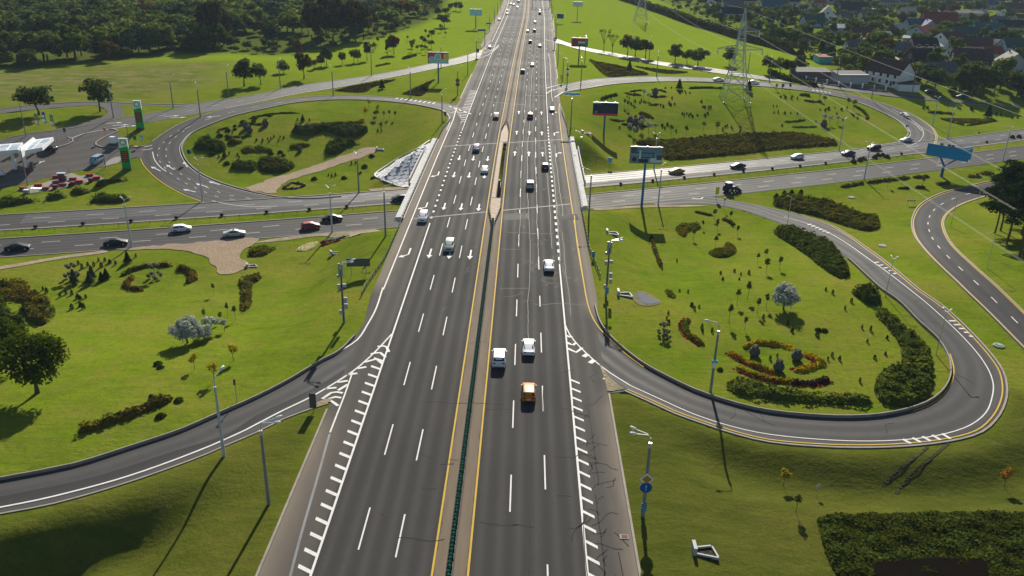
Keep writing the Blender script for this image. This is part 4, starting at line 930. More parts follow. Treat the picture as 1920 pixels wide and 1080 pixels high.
# hedges, beds, flower strips --------------------------------------------------
def bed_mesh(poly, hgt, mats, dens=16, lf=.26, shoulder=.6, seed=1, rough_=.35, core=True, step=.9, zb=0.):
    """leafy mass with the given outline; mats = [leaf material, ...] picked in drifts"""
    r = np.random.default_rng(seed); pl = resamp(np.vstack([poly, poly[:1]]), step=.7)[:-1]; ring = list(map(tuple, np.vstack([pl, pl[:1]])))
    lo, hi = pl.min(0) - .2, pl.max(0) + .2; A = np.prod(hi - lo); n = int(A * dens) + 30
    x = r.uniform(lo[0], hi[0], n); y = r.uniform(lo[1], hi[1], n); ok = inside(x, y, pl); x, y = x[ok], y[ok]
    d = seg_dist(x, y, ring)
    bump = lambda x, y: 1 + rough_ * (.5 * np.sin(x * 1.9 + 1.3 * np.sin(y * 1.1)) + .5 * np.sin(y * 2.3 + 1.7 * np.sin(x * .9)))
    top = hgt * (1 - (1 - np.clip(d / shoulder, 0, 1)) ** 2.2) * bump(x, y)
    side = r.uniform(0, 1, len(x)) < .3; z = np.where(side & (d < shoulder), top * r.uniform(.1, 1, len(x)), top * r.uniform(.82, 1.06, len(x)))
    c = np.column_stack([x, y, h(x, y) + z + zb]); nr = r.normal(size=(len(x), 3)) * .33 + np.array([0, -.1, 1.0])
    V, Fq = leaf_quads(c, nr, np.full(len(x), lf), r)
    mi = np.zeros(len(x), int)
    if len(mats) > 1:
        f = .5 + .25 * np.sin(x * .55 + 2 * np.sin(y * .31)) + .25 * np.sin(y * .8 + 1.5 * np.sin(x * .37 + 2)); mi = np.clip((f + r.normal(0, .10, len(x))) * len(mats), 0, len(mats) - 1).astype(int)
    V = V; faces = Fq.tolist(); mi = mi.tolist(); mm = list(mats)
    if core:
        o = patch('core', poly, LEAF['hedge'], 0, step); cv = np.array([v.co[:] for v in o.data.vertices]); cd = seg_dist(cv[:, 0], cv[:, 1], ring)
        cv[:, 2] += .80 * hgt * (1 - (1 - np.clip(cd / shoulder, 0, 1)) ** 2.2) * bump(cv[:, 0], cv[:, 1]) - .02 + zb
        faces += [tuple(i + len(V) for i in p.vertices) for p in o.data.polygons]; mi += [0] * len(o.data.polygons); V = np.concatenate([V, cv]); me0 = o.data; bpy.data.objects.remove(o); bpy.data.meshes.remove(me0)
    return V, faces, mi, mm
_bs = [0]
def bed(px, hgt, mats, label, name='hedge', cat='hedge', group=None, world=False, parent=None, **kw):
    if not world and hgt > .3:                               # the photo shows the tops: bring the far outline back to the ground
        q = np.array(px, float); my = q[:, 1].mean(); s_ = proj_s(P(q[:, 0].mean(), my)) * .9 * hgt * .75; up_ = np.clip((my - q[:, 1]) / max(1e-6, my - q[:, 1].min()), 0, 1)
        s_ = min(s_, .55 * (q[:, 1].max() - q[:, 1].min())); q[:, 1] += s_ * up_; px = [tuple(v) for v in q]
    poly = np.array(px, float) if world else PL(px); _bs[0] += 1
    V, fs, mi, mm = bed_mesh(poly, hgt, [LEAF[k] for k in mats], seed=_bs[0], **kw)
    c = poly.mean(0); z = float(h(*c)); V = V - np.array([c[0], c[1], z])
    o = obj(name, mesh_np(name, V, fs, mm, mi), parent, (c[0], c[1], z) if parent is None else (c[0] - parent.location.x, c[1] - parent.location.y, z - parent.location.z))
    if parent is None: tag(o, label, cat, group)
    return o
def strip_poly(px, w, taper=.35):
    p = resamp(PL(px), step=.8); n = len(p); t = np.linspace(0, 1, n); ww = w / 2 * (taper + (1 - taper) * np.clip(np.minimum(t, 1 - t) / .12, 0, 1)) * (1 + .12 * np.sin(t * 17))
    a = p + (offset(p, 1) - p) * ww[:, None]; b = p - (offset(p, 1) - p) * ww[:, None]; return np.vstack([a, b[::-1]]), p
def bed_strip(px, w, hgt, mats, label, name='hedge', cat='hedge', group=None, edging=None, flip=1, ew=.5, **kw):
    s_ = proj_s(P(*px[0])) * .9 * hgt * .45; px = [(a, b_ + s_) for a, b_ in px]; poly, p = strip_poly(px, w)
    if not edging: return bed(poly, hgt, mats, label, name, cat, group, world=True, shoulder=min(.5, w * .4), step=max(.45, w * .4), **kw)
    c = p.mean(0); t = thing(name, (c[0], c[1], float(h(*c))), label, cat, group)
    bed(poly, hgt, mats, None, 'flowers', world=True, parent=t, shoulder=.4, step=.5, **kw)
    q = offset(p, flip * (w / 2 + ew * .35)); a = offset(q, ew / 2); b = offset(q, -ew / 2)
    bed(np.vstack([a, b[::-1]]), hgt * .35, [edging], None, 'edging_flowers', world=True, parent=t, shoulder=.15, step=.4, dens=34, lf=.13); return t

# ---- lower right loop
HD = 'clipped shrubs in the lower right loop'
bed([(1450, 428), (1470, 421), (1492, 426), (1530, 444), (1560, 463), (1585, 495), (1592, 516), (1580, 523), (1560, 515), (1535, 498), (1510, 478), (1480, 455), (1457, 438)], 1.4, ['hedge'], 'long dark green hedge along the inner kerb of the right loop', shoulder=.9, lf=.3)
bed([(1596, 540), (1610, 534), (1630, 535), (1645, 552), (1650, 568), (1636, 573), (1615, 565), (1600, 553)], 1.6, ['hedge'], 'short dark oval hedge between the two long hedges of the right loop', shoulder=.9, lf=.3)
bed([(1640, 580), (1655, 574), (1685, 598), (1710, 625), (1735, 648), (1745, 668), (1748, 700), (1745, 740), (1730, 752), (1700, 762), (1665, 760), (1645, 748), (1640, 720), (1655, 700), (1685, 690), (1690, 665), (1685, 640), (1665, 610)], 1.25, ['hedge', 'hedge', 'hedgel'], 'large hook shaped hedge in the tight bend of the right loop', shoulder=.9, lf=.3)
bed([(1362, 715), (1380, 706), (1410, 710), (1440, 722), (1490, 735), (1540, 742), (1600, 742), (1633, 752), (1630, 760), (1580, 760), (1520, 757), (1470, 752), (1420, 748), (1380, 740), (1364, 728)], .8, ['hedge', 'hedgel'], 'low spreading green shrubs below the yellow flower arcs', 'shrub_bed', 'shrub bed', lf=.26)
fl = dict(name='flower_bed', cat='flower bed', dens=42, lf=.15)
bed_strip([(1394, 651), (1408, 645), (1423, 641), (1457, 645), (1489, 651)], 1.3, .5, ['gold', 'gold', 'ochre'], 'yellow flower arc behind the round planters, topmost of the eye shape', **fl)
bed_strip([(1507, 661), (1528, 669), (1540, 679), (1522, 687), (1489, 695)], 1.4, .5, ['gold', 'gold', 'hedgel'], 'yellow and green flower crescent right of the round planters', edging='crim', flip=-1, **fl)
bed_strip([(1368, 658), (1392, 673), (1424, 687), (1456, 698)], 1.15, .5, ['gold', 'gold', 'hedgel'], 'yellow flower strip with crimson edge left of the front planter', edging='crim', flip=-1, **fl)
bed_strip([(1380, 686), (1411, 700), (1444, 710), (1483, 714), (1500, 714)], 1.15, .5, ['gold', 'gold', 'hedgel'], 'longest yellow flower arc with crimson edge, lowest of the eye shape', edging='crim', flip=-1, **fl)
bed_strip([(1483, 715), (1505, 717), (1530, 715), (1554, 709)], 1.2, .55, ['purple'], 'dark purple flower strip with red edge at the end of the lowest arc', edging='crim', flip=-1, **fl)
bed_strip([(1292, 596), (1284, 608), (1290, 625), (1320, 645)], 1.2, .6, ['hedgel', 'ochre'], 'green crescent bed with crimson edge near the kerb of the right loop', edging='crim', flip=-1, **fl)
ob = dict(name='flower_bed', cat='flower bed', lf=.2, dens=26)
bed([(1266, 430), (1272, 421), (1292, 417), (1312, 420), (1312, 430), (1292, 434), (1285, 445), (1272, 440)], .7, ['ochre', 'hedgel'], 'orange brown kidney shaped shrub bed below the big blue billboard post', **ob)
bed([(1327, 475), (1342, 470), (1358, 466), (1359, 454), (1368, 454), (1381, 468), (1374, 479), (1350, 484), (1335, 481)], .7, ['ochre', 'hedgel'], 'orange crescent shaped shrub bed in the upper part of the right loop', **ob)
bed_strip([(1221, 440), (1227, 465), (1231, 477), (1242, 505)], .9, .6, ['ochre', 'rust', 'hedge'], 'narrow brown planted strip running down the lawn of the right loop', **ob)
bed_strip([(1302, 396), (1320, 400), (1337, 403)], .9, .5, ['hedge', 'rust'], 'short dark strip of shrubs nearest the avenue in the right loop', **ob)
bed_strip([(1354, 409), (1366, 414), (1377, 421)], 1.2, .6, ['hedge', 'ochre'], 'short mixed strip of shrubs below the loop entry, beside saplings', **ob)
bed_strip([(1250, 542), (1256, 549), (1262, 557)], 1.3, .6, ['ochre', 'hedgel'], 'small ochre shrub bed right of the puddle', **ob)
tree('willow', 'silver', 1469, 580, 4.6, 'round silvery white willow in the middle of the right loop lawn')
for q in ((1317, 430), (1339, 412), (1369, 416), (1344, 432), (1382, 442), (1341, 466), (1300, 450), (1420, 495), (1435, 487), (1436, 512), (1461, 506), (1382, 572), (1401, 562), (1420, 588), (1436, 578), (1367, 606), (1396, 618)):
    tree('sapling', 'sapling', q[0], q[1], rng.uniform(2.4, 3.6), 'slender young tree on the lawn of the lower right loop', 'sapling', 'young trees in the lower right loop', rng.randint(0, 2))
shrubs([(1274, 547), (1290, 549), (1297, 574), (1302, 581), (1311, 577), (1253, 589), (1250, 598), (1254, 606), (1316, 616), (1317, 622), (1335, 622), (1431, 598), (1269, 491), (1355, 525), (1389, 516), (1386, 525), (1377, 510), (1351, 514), (1404, 514), (1548, 545), (1561, 551), (1584, 580), (1596, 567), (1477, 609), (1485, 622), (1616, 616), (1632, 620), (1626, 642), (1663, 635), (1660, 665), (1640, 672), (1560, 668), (1574, 675), (1612, 716), (1457, 669), (1444, 674), (1552, 675)], 'small dark cone shaped conifer on the lower right loop lawn', HD, sc=(.6, .95))
shrubs([(1532, 630, 3), (1545, 621, 2), (1534, 620, 2), (1350, 694, 2)], 'low flat green shrub on the lower right loop lawn', HD + ' lying low', name='low_shrub')
tree('sapling', 'yellow', 1469, 911, 2.5, 'yellow green sapling below the right ramp, left of the shrub field', 'sapling')
tree('sapling', 'sapling', 1492, 960, 2.6, 'dark green sapling at the left edge of the big shrub field', 'sapling')
tree('sapling', 'grey', 1531, 930, 1.7, 'tiny pale sapling just above the corner of the shrub field', 'sapling', wscale=.5)
tree('sapling', 'orange', 1882, 913, 2.5, 'orange leaved sapling below the right loop, above the shrub field', 'sapling')
fld = np.array([ray(px, py, 0.)[:2] for px, py in [(1533, 966), (1560, 958), (1700, 954), (1800, 951), (1930, 955), (2080, 960), (2120, 1010), (2080, 1180), (1620, 1180), (1575, 1080), (1552, 1035)]])
o = bed(fld, .75, ['field', 'hedge', 'field'], 'field', 'shrub_field', world=True, dens=48, lf=.17, rough_=.32, shoulder=.7, step=.7)
o['kind'] = 'stuff'; [o.__delitem__(k) for k in ('label', 'category') if k in o]; o['label'] = 'dense field of dark shrubs at the bottom right corner'
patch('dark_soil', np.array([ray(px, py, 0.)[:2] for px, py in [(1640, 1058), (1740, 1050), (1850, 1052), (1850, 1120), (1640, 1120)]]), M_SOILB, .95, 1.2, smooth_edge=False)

# ---- lower left lawn
tree('oak_tree', 'oak', 70, 737, 8.6, 'spreading broadleaf tree on the lower left lawn casting a long shadow')
tree('oak_tree', 'oak', 10, 690, 7.5, 'dark tree half out of the picture behind the spreading tree', var=1, wscale=.9)
tree('thicket_tree', 'round', 22, 640, 6.0, 'dark bushy tree at the left edge above the spreading tree', var=1)
tree('thicket_tree', 'bushy', -12, 610, 5.6, 'dark thicket tree at the left edge below the ochre bed', var=2)
bed([(-30, 530), (30, 521), (55, 530), (58, 545), (80, 556), (95, 566), (60, 570), (30, 566), (0, 566), (-30, 566)], .8, ['ochre', 'rust'], 'ochre and rust shrub bed at the left edge of the lower left lawn', 'shrub_bed', 'shrub bed', lf=.24)
bed([(35, 572), (60, 571), (95, 567), (104, 580), (101, 594), (80, 611), (60, 606), (40, 590)], 1.4, ['hedge', 'rust'], 'rounded dark hedge beside the thicket on the lower left lawn', shoulder=.8)
bed_strip([(226, 516), (250, 505), (277, 497), (325, 496)], 1.3, .7, ['rust', 'ochre'], 'long curved brown flower bed above the tiered planter', **ob)
bed_strip([(332, 500), (350, 505), (360, 512), (362, 521), (350, 529)], 1.7, .8, ['rust', 'ochre'], 'hooked brown flower bed right of the tiered planter', **ob)
bed_strip([(251, 518), (238, 528), (241, 538), (270, 543)], 1.4, .7, ['rust', 'ochre'], 'small curved brown flower bed left of the tiered planter', **ob)
bed([(450, 540), (447, 528), (455, 519), (470, 513), (490, 512), (488, 520), (475, 531), (472, 550), (470, 575), (458, 584), (451, 580), (452, 560)], .9, ['rust', 'hedge', 'ochre'], 'tall brown hedge shaped like a question mark near the gravel path', lf=.24)
bed([(466, 470), (480, 462), (500, 460), (518, 463), (511, 470), (500, 478), (480, 482), (467, 480)], .8, ['hedgel', 'ochre'], 'oval green and ochre shrub bed right of the gravel path', 'shrub_bed', 'shrub bed', lf=.22)
bed_strip([(146, 806), (200, 788), (250, 771), (300, 751), (325, 743)], 1.6, .9, ['ochre', 'hedgel', 'rust'], 'long straight ochre hedge beside the left ramp', dens=30, lf=.2)
tree('willow', 'silver', 352, 643, 4.3, 'large round silvery white bush on the lower left lawn')
tree('willow', 'silver', 383, 637, 2.6, 'medium silvery bush just right of the large silvery bush', var=1)
tree('willow', 'grey', 397, 625, 3.2, 'sparse greyish bush behind the two silvery bushes', var=1, wscale=1.5)
tree('willow', 'grey', 421, 621, 2.2, 'small pale round tree rightmost of the silvery bushes', wscale=1.1)
for q in ((384, 602), (414, 606), (427, 594), (441, 601), (401, 554)): tree('sapling', 'sapling', q[0], q[1], rng.uniform(2.3, 3.0), 'slender dark sapling near the silvery bushes', 'sapling', 'saplings near the silvery bushes', rng.randint(0, 2), wscale=.85)
tree('sapling', 'yellow', 365, 692, 2.5, 'yellow orange sapling, left one of three below the silvery bushes', 'sapling')
tree('sapling', 'yellow', 438, 677, 3.0, 'yellow sapling nearest the ramp, right one of three', 'sapling')
tree('sapling', 'yellow', 402, 714, 2.9, 'yellow sapling behind the foreground lamp head', 'sapling', var=1)
shrubs([(66, 550), (81, 544), (88, 549), (113, 557), (124, 552), (135, 553), (146, 560), (151, 564), (161, 559), (135, 580), (151, 575), (157, 579), (154, 504), (165, 499), (176, 499), (190, 501), (185, 490), (197, 490), (206, 494), (147, 496), (217, 496), (255, 482)], 'small dark cone shaped conifer on the lower left lawn', 'small conifers on the lower left lawn')
shrubs([(296, 684, 2), (301, 782, 2), (336, 752, 2), (285, 750, 3), (301, 690, 2)], 'low flat juniper on the lower left lawn', 'junipers on the lower left lawn', name='low_shrub', sc=(1.0, 1.5))
spruce(140, 533, 3.0, 'dark spruce below the left tiered planter', 1); spruce(173, 522, 2.6, 'dark bluish spruce, upper one of two right of the left tiered planter', 1); spruce(169, 533, 2.6, 'dark bluish spruce, lower one of two right of the left tiered planter', 1)
spruce(191, 527, 1.9, 'thin small spruce left of the curved brown flower bed', 0); spruce(200, 523, 2.2, 'ragged small spruce nearest the curved brown flower bed', 0); spruce(240, 493, 2.4, 'ragged dark spruce by the lamp shadow near the avenue', 0)
# flower figures on the bank beside the bridge
bed([(555, 470), (570, 460), (597, 454), (594, 459), (585, 467), (572, 471)], .25, ['paley'], 'pale yellow flower figure on the bank left of the bridge', 'flower_bed', 'flower bed', dens=80, lf=.16, shoulder=.2, step=.6)
bed_strip([(601, 455), (620, 449), (640, 445), (657, 441)], 1.3, .35, ['crim', 'silver', 'crim'], 'red and grey flower strip on the bank left of the bridge', 'flower_bed', 'flower bed', dens=40, lf=.15)
bed_strip([(601, 461), (620, 455), (640, 449)], .8, .3, ['crim'], 'thin dark red flower strip below the red and grey one', 'flower_bed', 'flower bed', dens=40, lf=.15)

# ---- upper left loop
z1 = lambda x, y: (350 + x / 5.19, 190 + y / 5.19)
ul = dict(lf=.26, dens=14, shoulder=.9)
bed([(363, 276), (372, 263), (385, 254), (397, 255), (400, 264), (415, 267), (424, 276), (422, 283), (405, 287), (385, 283), (368, 281)], 1.6, ['hedge'], 'big two lobed dark hedge at the left end of the upper left loop', **ul)
bed([(427, 265), (433, 261), (452, 262), (455, 267), (445, 271), (428, 271)], 1.0, ['rust', 'hedge'], 'small clipped hedge with reddish top in the upper left loop', **ul)
bed([(450, 283), (458, 275), (475, 273), (500, 278), (511, 281), (510, 285), (490, 286), (470, 285), (460, 288)], .9, ['lime', 'hedgel', 'gold'], 'bright yellow green wavy bed in the upper left loop', 'shrub_bed', 'shrub bed', **ul)
bed([(433, 311), (445, 303), (470, 301), (482, 306), (484, 316), (475, 321), (450, 320), (434, 317)], 1.5, ['hedge'], 'smooth oval dark hedge nearest the gravel path, left one of two', **ul)
bed([(482, 303), (493, 296), (510, 293), (530, 299), (540, 307), (552, 308), (550, 316), (535, 323), (515, 325), (490, 321), (486, 312)], 1.4, ['hedge', 'rust', 'hedgel'], 'mixed brown and green shrub mass nearest the gravel path, right one of two', 'shrub_bed', 'shrub bed', **ul)
bed([(545, 247), (555, 239), (580, 237), (600, 234), (620, 232), (650, 233), (680, 236), (690, 240), (688, 249), (670, 257), (650, 259), (635, 256), (625, 251), (605, 247), (590, 254), (565, 254)], 1.9, ['hedge', 'blue'], 'largest dark bluish hedge in the middle of the upper left loop', **ul)
bed_strip([(575, 235), (610, 232), (650, 229), (686, 229)], 1.6, .5, ['ochre', 'gold'], 'yellow flower strip behind the largest dark hedge', 'flower_bed', 'flower bed', dens=18, lf=.22)
bed([(540, 279), (548, 272), (565, 267), (580, 268), (582, 273), (570, 277), (550, 280)], 1.0, ['hedgel', 'lime'], 'small yellow topped hedge below the largest dark hedge', **ul)
bed([(610, 285), (612, 273), (625, 263), (645, 262), (660, 262), (675, 264), (674, 269), (655, 274), (645, 283), (630, 290), (615, 290)], 1.7, ['hedge'], 'dark pear shaped hedge beside the upper gravel path', **ul)
th = dict(name='flower_bed', cat='flower bed', dens=18, lf=.22)
bed_strip([(466, 222), (494, 216), (523, 212), (562, 211)], .9, .5, ['hedge', 'rust'], 'long thin dark bed along the top of the upper left loop', **th)
bed_strip([(408, 248), (413, 243), (430, 238)], .9, .5, ['hedge', 'crim'], 'short thin bed with red tip left of the planters in the upper left loop', **th)
bed_strip([(446, 236), (466, 232), (496, 233)], .9, .5, ['hedge'], 'short thin dark bed behind the planters in the upper left loop', **th)
bed_strip([(421, 254), (442, 256), (473, 254)], .8, .5, ['hedge', 'rust'], 'short thin dark bed in front of the planters in the upper left loop', **th)
for a, c in (((545, 341), (573, 346)), ((573, 347), (560, 352)), ((545, 342), (530, 354)), ((532, 354), (562, 352))): bed_strip([a, c], .9, .45, ['purple', 'silver', 'rust'], 'low flower border of the triangle by the upper gravel path', group='borders of the flower triangle', **th)
shrubs([z1(*q) for q in ((1080, 190), (1195, 190), (740, 385), (790, 370), (820, 375), (850, 350), (895, 392), (945, 362), (735, 410), (415, 515), (495, 525), (510, 550), (315, 545), (410, 312), (445, 315), (1860, 292), (1895, 292), (1895, 240), (680, 385), (800, 400), (910, 352))] + [(616, 330), (622, 332), (629, 330), (659, 308), (667, 306), (674, 327), (677, 325)], 'small dark conifer on the upper left loop lawn', 'small conifers on the upper left loop', sc=(.7, 1.1))
shrubs([z1(*q) + (2,) for q in ((390, 610), (250, 520), (910, 500), (940, 530), (820, 515), (550, 205), (665, 170), (655, 197), (470, 243), (470, 275), (400, 287), (810, 143), (325, 340), (410, 360))] + [(697, 294, 2), (684, 314, 2), (700, 335, 2), (645, 335, 2), (589, 337, 2)], 'low flat juniper on the upper left loop lawn', 'junipers on the upper left loop', name='low_shrub', sc=(1.2, 2.))
spruce(*z1(370, 545), 2.0, 'small spruce below the two lobed hedge', 0); spruce(*z1(1130, 195), 2.2, 'small dark spruce above the largest dark hedge', 0)
for q, kd in (((686, 217), 'yellow'), ((692, 202), 'yellow'), ((709, 213), 'yellow'), ((706, 222), 'lime')): tree('sapling', kd, q[0], q[1], 3.2, 'bright yellow sapling on the upper left loop lawn', 'sapling', 'yellow saplings on the upper left loop', rng.randint(0, 1))
for q in ((720, 223), (730, 221), (741, 223)): tree('sapling', 'sapling', q[0], q[1], 3., 'thin green sapling beside the yellow saplings', 'sapling', 'green saplings on the upper left loop')
for px, nm in (([(0, 375), (50, 370), (70, 370), (79, 377), (37, 384), (0, 389)], 'leftmost'), ([(87, 366), (119, 362), (129, 369), (112, 374), (90, 376)], 'second'), ([(135, 355), (162, 352), (172, 360), (150, 366), (132, 361)], 'third'), ([(177, 347), (212, 338), (237, 331), (240, 335), (212, 343), (181, 352)], 'fourth, thinnest')):
    bed(px, 1.3, ['hedge'], f'{nm} of the four dark hedges on the slope below the red benches', **ul)
bed([(167, 379), (187, 363), (206, 365), (212, 371), (231, 370), (245, 375), (231, 380), (187, 381)], 1.3, ['hedge', 'hedgel'], 'spreading dark shrub beside the avenue below the filling station', 'shrub_bed', 'shrub bed', **ul)

# ---- upper right loop
z2 = lambda x, y: (1100 + x / 6., 150 + y / 6.)
spruce(1273, 168, 4.2, 'dark spruce at the top of the upper right loop', 0); spruce(1403, 172, 4.6, 'dark spruce right of the big pylon foot', 0); spruce(1180, 130, 3.8, 'dark spruce beside the triangular bed', 0); spruce(716, 167, 3.6, 'dark spruce between the two dark triangular beds', 0); spruce(1852, 220, 4.6, 'dark spruce on the lawn right of the right loop end', 0)
ur = dict(name='flower_bed', cat='flower bed', dens=16, lf=.24)
bed_strip([(1173, 173), (1183, 177), (1203, 178)], 1.1, .5, ['hedge', 'rust'], 'left lower arc of the red edged ring bed', edging='crim', flip=-1, **ur)
bed_strip([(1180, 172), (1193, 170), (1205, 169)], 1.0, .5, ['hedge', 'rust'], 'left upper arc of the ring bed in the upper right loop', **ur)
bed_strip([(1220, 168), (1237, 169), (1250, 173)], 1.1, .5, ['hedge', 'rust'], 'right upper arc of the ring bed in the upper right loop', **ur)
bed_strip([(1218, 180), (1233, 181), (1249, 180)], 1.1, .5, ['hedge', 'hedgel'], 'right lower arc of the red edged ring bed', edging='crim', flip=-1, **ur)
bed_strip([(1127, 186), (1138, 181), (1158, 177)], 1.6, .8, ['hedge'], 'dark hedge strip left of the ring bed', **ur)
bed([(1213, 197), (1227, 194), (1243, 194), (1233, 197.5), (1222, 198.5)], .5, ['hedgel', 'rust'], 'thin green lens shaped bed below the ring bed', **ur)
bed([(1195, 212), (1202, 208), (1213, 212), (1227, 223), (1213, 221)], .5, ['rust', 'ochre'], 'brown leaf shaped bed in the upper right loop', **ur)
bed_strip([(1143, 223), (1158, 226), (1172, 226)], 1., .4, ['hedge', 'rust'], 'thin dark bed just right of the dark blue billboard', **ur)
bed_strip([(1165, 232), (1180, 234), (1193, 236)], 1., .4, ['purple'], 'left red edged arc below three planters', edging='crim', flip=-1, **ur)
bed_strip([(1203, 237), (1212, 236), (1221, 233)], 1., .4, ['purple'], 'right red edged arc below three planters', edging='crim', flip=-1, **ur)
bed_strip([(1291, 165), (1325, 164), (1358, 165)], 1.1, .8, ['hedge'], 'straight dark hedge along the top of the upper right loop', dens=14, lf=.26)
bed_strip([(1470, 228), (1490, 227), (1510, 224)], 1.2, .5, ['ochre', 'hedge'], 'thin ochre strip above the rust coloured bank', **ur)
bed_strip([(1485, 238), (1510, 238), (1533, 237)], 1., .4, ['hedge', 'rust'], 'thin dark strip nearest the rust coloured bank', **ur)
bed_strip([(1507, 187), (1522, 190), (1541, 190)], 1.2, .6, ['hedge'], 'curved dark bed below the pale willow', **ur)
bed_strip([(1500, 178), (1510, 177), (1518, 180)], 1.8, .8, ['hedge', 'rust'], 'dark shrub clump left of the pale willow', **ur)
bed_strip([(1600, 197), (1615, 206), (1626, 217), (1624, 223)], 1.2, .7, ['hedge', 'ochre'], 'curved dark hedge at the right end of the upper right loop', **ur)
bed_strip([(1740, 210), (1765, 211), (1790, 213)], 1.6, .7, ['hedge', 'ochre'], 'dark hedge strip on the lawn right of the right loop end', **ur)
bed_strip([(1762, 221), (1786, 229), (1810, 235)], 1., .5, ['hedge'], 'left arm of the dark edged triangular bed on the right', **ur); bed_strip([(1812, 235), (1840, 231), (1870, 225)], 1., .5, ['hedge'], 'right arm of the dark edged triangular bed on the right', **ur)
bed([(1768, 221), (1812, 232), (1866, 225), (1820, 222)], .35, ['ochre', 'rust', 'hedgel'], 'brown filling of the triangular bed on the right', **ur)
bed([(1185, 266), (1215, 263), (1260, 263), (1300, 259), (1350, 253), (1400, 250), (1440, 248), (1480, 247), (1510, 251), (1560, 263), (1570, 272), (1540, 275), (1480, 279), (1440, 283), (1400, 289), (1350, 293), (1300, 298), (1270, 300), (1246, 299), (1240, 288), (1225, 278), (1200, 272)], .9, ['rust', 'hedge', 'ochre', 'hedge', 'rust'], 'big rust and green shrub bank above the avenue in the upper right loop', 'shrub_bank', 'shrub bed', dens=13, lf=.32, rough_=.5, shoulder=.7, step=1.6)
shrubs([z2(*q) for q in ((225, 210), (275, 210), (455, 190), (478, 210), (500, 275), (545, 245), (600, 260), (615, 232), (925, 270), (945, 285), (990, 278), (830, 295), (862, 305), (960, 212), (1290, 250), (1025, 132), (1075, 137), (1045, 152), (1105, 132), (1115, 157), (1160, 152), (885, 97), (952, 94), (1330, 312), (1310, 307), (1370, 320), (1395, 314), (1095, 402), (1125, 384), (1170, 387), (1075, 382), (1150, 407), (1190, 417), (1245, 402), (1360, 382), (1330, 407), (1560, 532), (1582, 522), (1625, 537), (1530, 567), (1640, 557), (1725, 542), (1725, 582), (1005, 582), (850, 522), (880, 547), (907, 507), (370, 542), (550, 422), (603, 432))] +
       [(1440 + x / 4, y / 4) for x, y in ((95, 730), (130, 737), (175, 744), (220, 744), (40, 802), (65, 802), (45, 848), (75, 848), (125, 852), (170, 852), (220, 857), (105, 947), (358, 917), (480, 887), (390, 827), (428, 832), (500, 812), (515, 855), (455, 815), (550, 825), (590, 820), (640, 872), (670, 890), (560, 905))],
       'small dark conifer on the upper right loop lawn', 'small conifers on the upper right loop', (0, 1, 3), (.8, 1.35))
shrubs([(1440 + x / 4, y / 4) for x, y in ((1165, 817), (1195, 817), (1440, 822), (1530, 832), (1710, 867), (1745, 872), (1830, 892), (1870, 887), (1520, 822))], 'small dark conifer on the lawn right of the right loop end', 'small conifers on the far right lawn', (0, 1, 3), (1., 1.6))
for q in ((1180, 246), (1188, 253), (1202, 243), (1216, 250), (1228, 246), (1207, 184), (1216, 187), (1536, 187), (1545, 232), (1555, 233), (1570, 232)): tree('sapling', 'grey', q[0], q[1], rng.uniform(2.8, 4.), 'pale greyish round headed small tree on the upper right loop', 'sapling', 'pale small trees on the upper right loop', rng.randint(0, 2))
for q in ((1258, 253), (1286, 255), (1319, 245), (1344, 249), (1171, 200), (1177, 204), (1188, 191), (1455, 170), (1466, 173), (1480, 173), (1589, 203), (1600, 205), (1545, 196)): tree('sapling', 'sapling', q[0], q[1], rng.uniform(3., 4.5), 'thin green young tree on the upper right loop', 'sapling', 'green young trees on the upper right loop', rng.randint(0, 2), wscale=1.2)
# beds between slip roads and loops
dk = dict(name='planted_bed', cat='flower bed', dens=10, lf=.28, shoulder=.3)
bed([(627, 171), (660, 162), (742, 148), (735, 152), (700, 164), (680, 174)], .35, ['soilp'], 'dark triangular bed left of the lone spruce, upper left', **dk)
bed([(752, 177), (815, 148), (806, 158), (790, 180)], .35, ['soilp'], 'dark triangular bed at the foot of the colourful billboard', **dk)
bed([(1106, 111), (1113, 114), (1160, 123), (1217, 139.5), (1180, 142.5), (1140, 144)], .35, ['soilp', 'soilp', 'ochre'], 'large dark triangular bed below the red billboard', **dk)
bed([(1183, 122.5), (1235, 130), (1290, 136), (1245, 138)], .35, ['soilp', 'rust'], 'long thin dark bed right of the triangular bed', **dk)
bed_strip([(1106, 111), (1120, 124), (1140, 143)], 2.2, .4, ['lime', 'ochre'], 'yellow green border of the large triangular bed', 'flower_bed', 'flower bed', dens=12, lf=.28)
bed_strip([(755, 110), (768, 106), (781, 102.5)], 2.2, .9, ['hedge'], 'short dark hedge on the bright lawn left of the slip road', dens=9, lf=.32)
bed_strip([(705, 124), (718, 121), (732, 118.5)], 2., .5, ['ochre', 'hedgel'], 'pale ochre strip on the bright lawn left of the slip road', dens=9, lf=.32)
bed([(1448, 379), (1455, 369), (1475, 364), (1500, 364), (1512, 368), (1540, 373), (1565, 381), (1590, 393), (1615, 403), (1640, 406), (1650, 419), (1645, 431), (1620, 433), (1590, 426), (1560, 416), (1530, 406), (1500, 399), (1470, 391), (1452, 385)], .9, ['rust', 'hedge', 'hedgel', 'ochre', 'hedge'], 'large mixed shrub island right of the avenue junction', 'shrub_island', 'shrub bed', dens=16, lf=.26, rough_=.5, shoulder=.6)
shrubs([(1455, 373, 3), (1470, 367, 3), (1484, 365, 3), (1501, 365, 3)], 'round clipped dark bush along the back of the mixed shrub island', 'clipped bushes on the shrub island', sc=(1.7, 2.), name='round_bush')
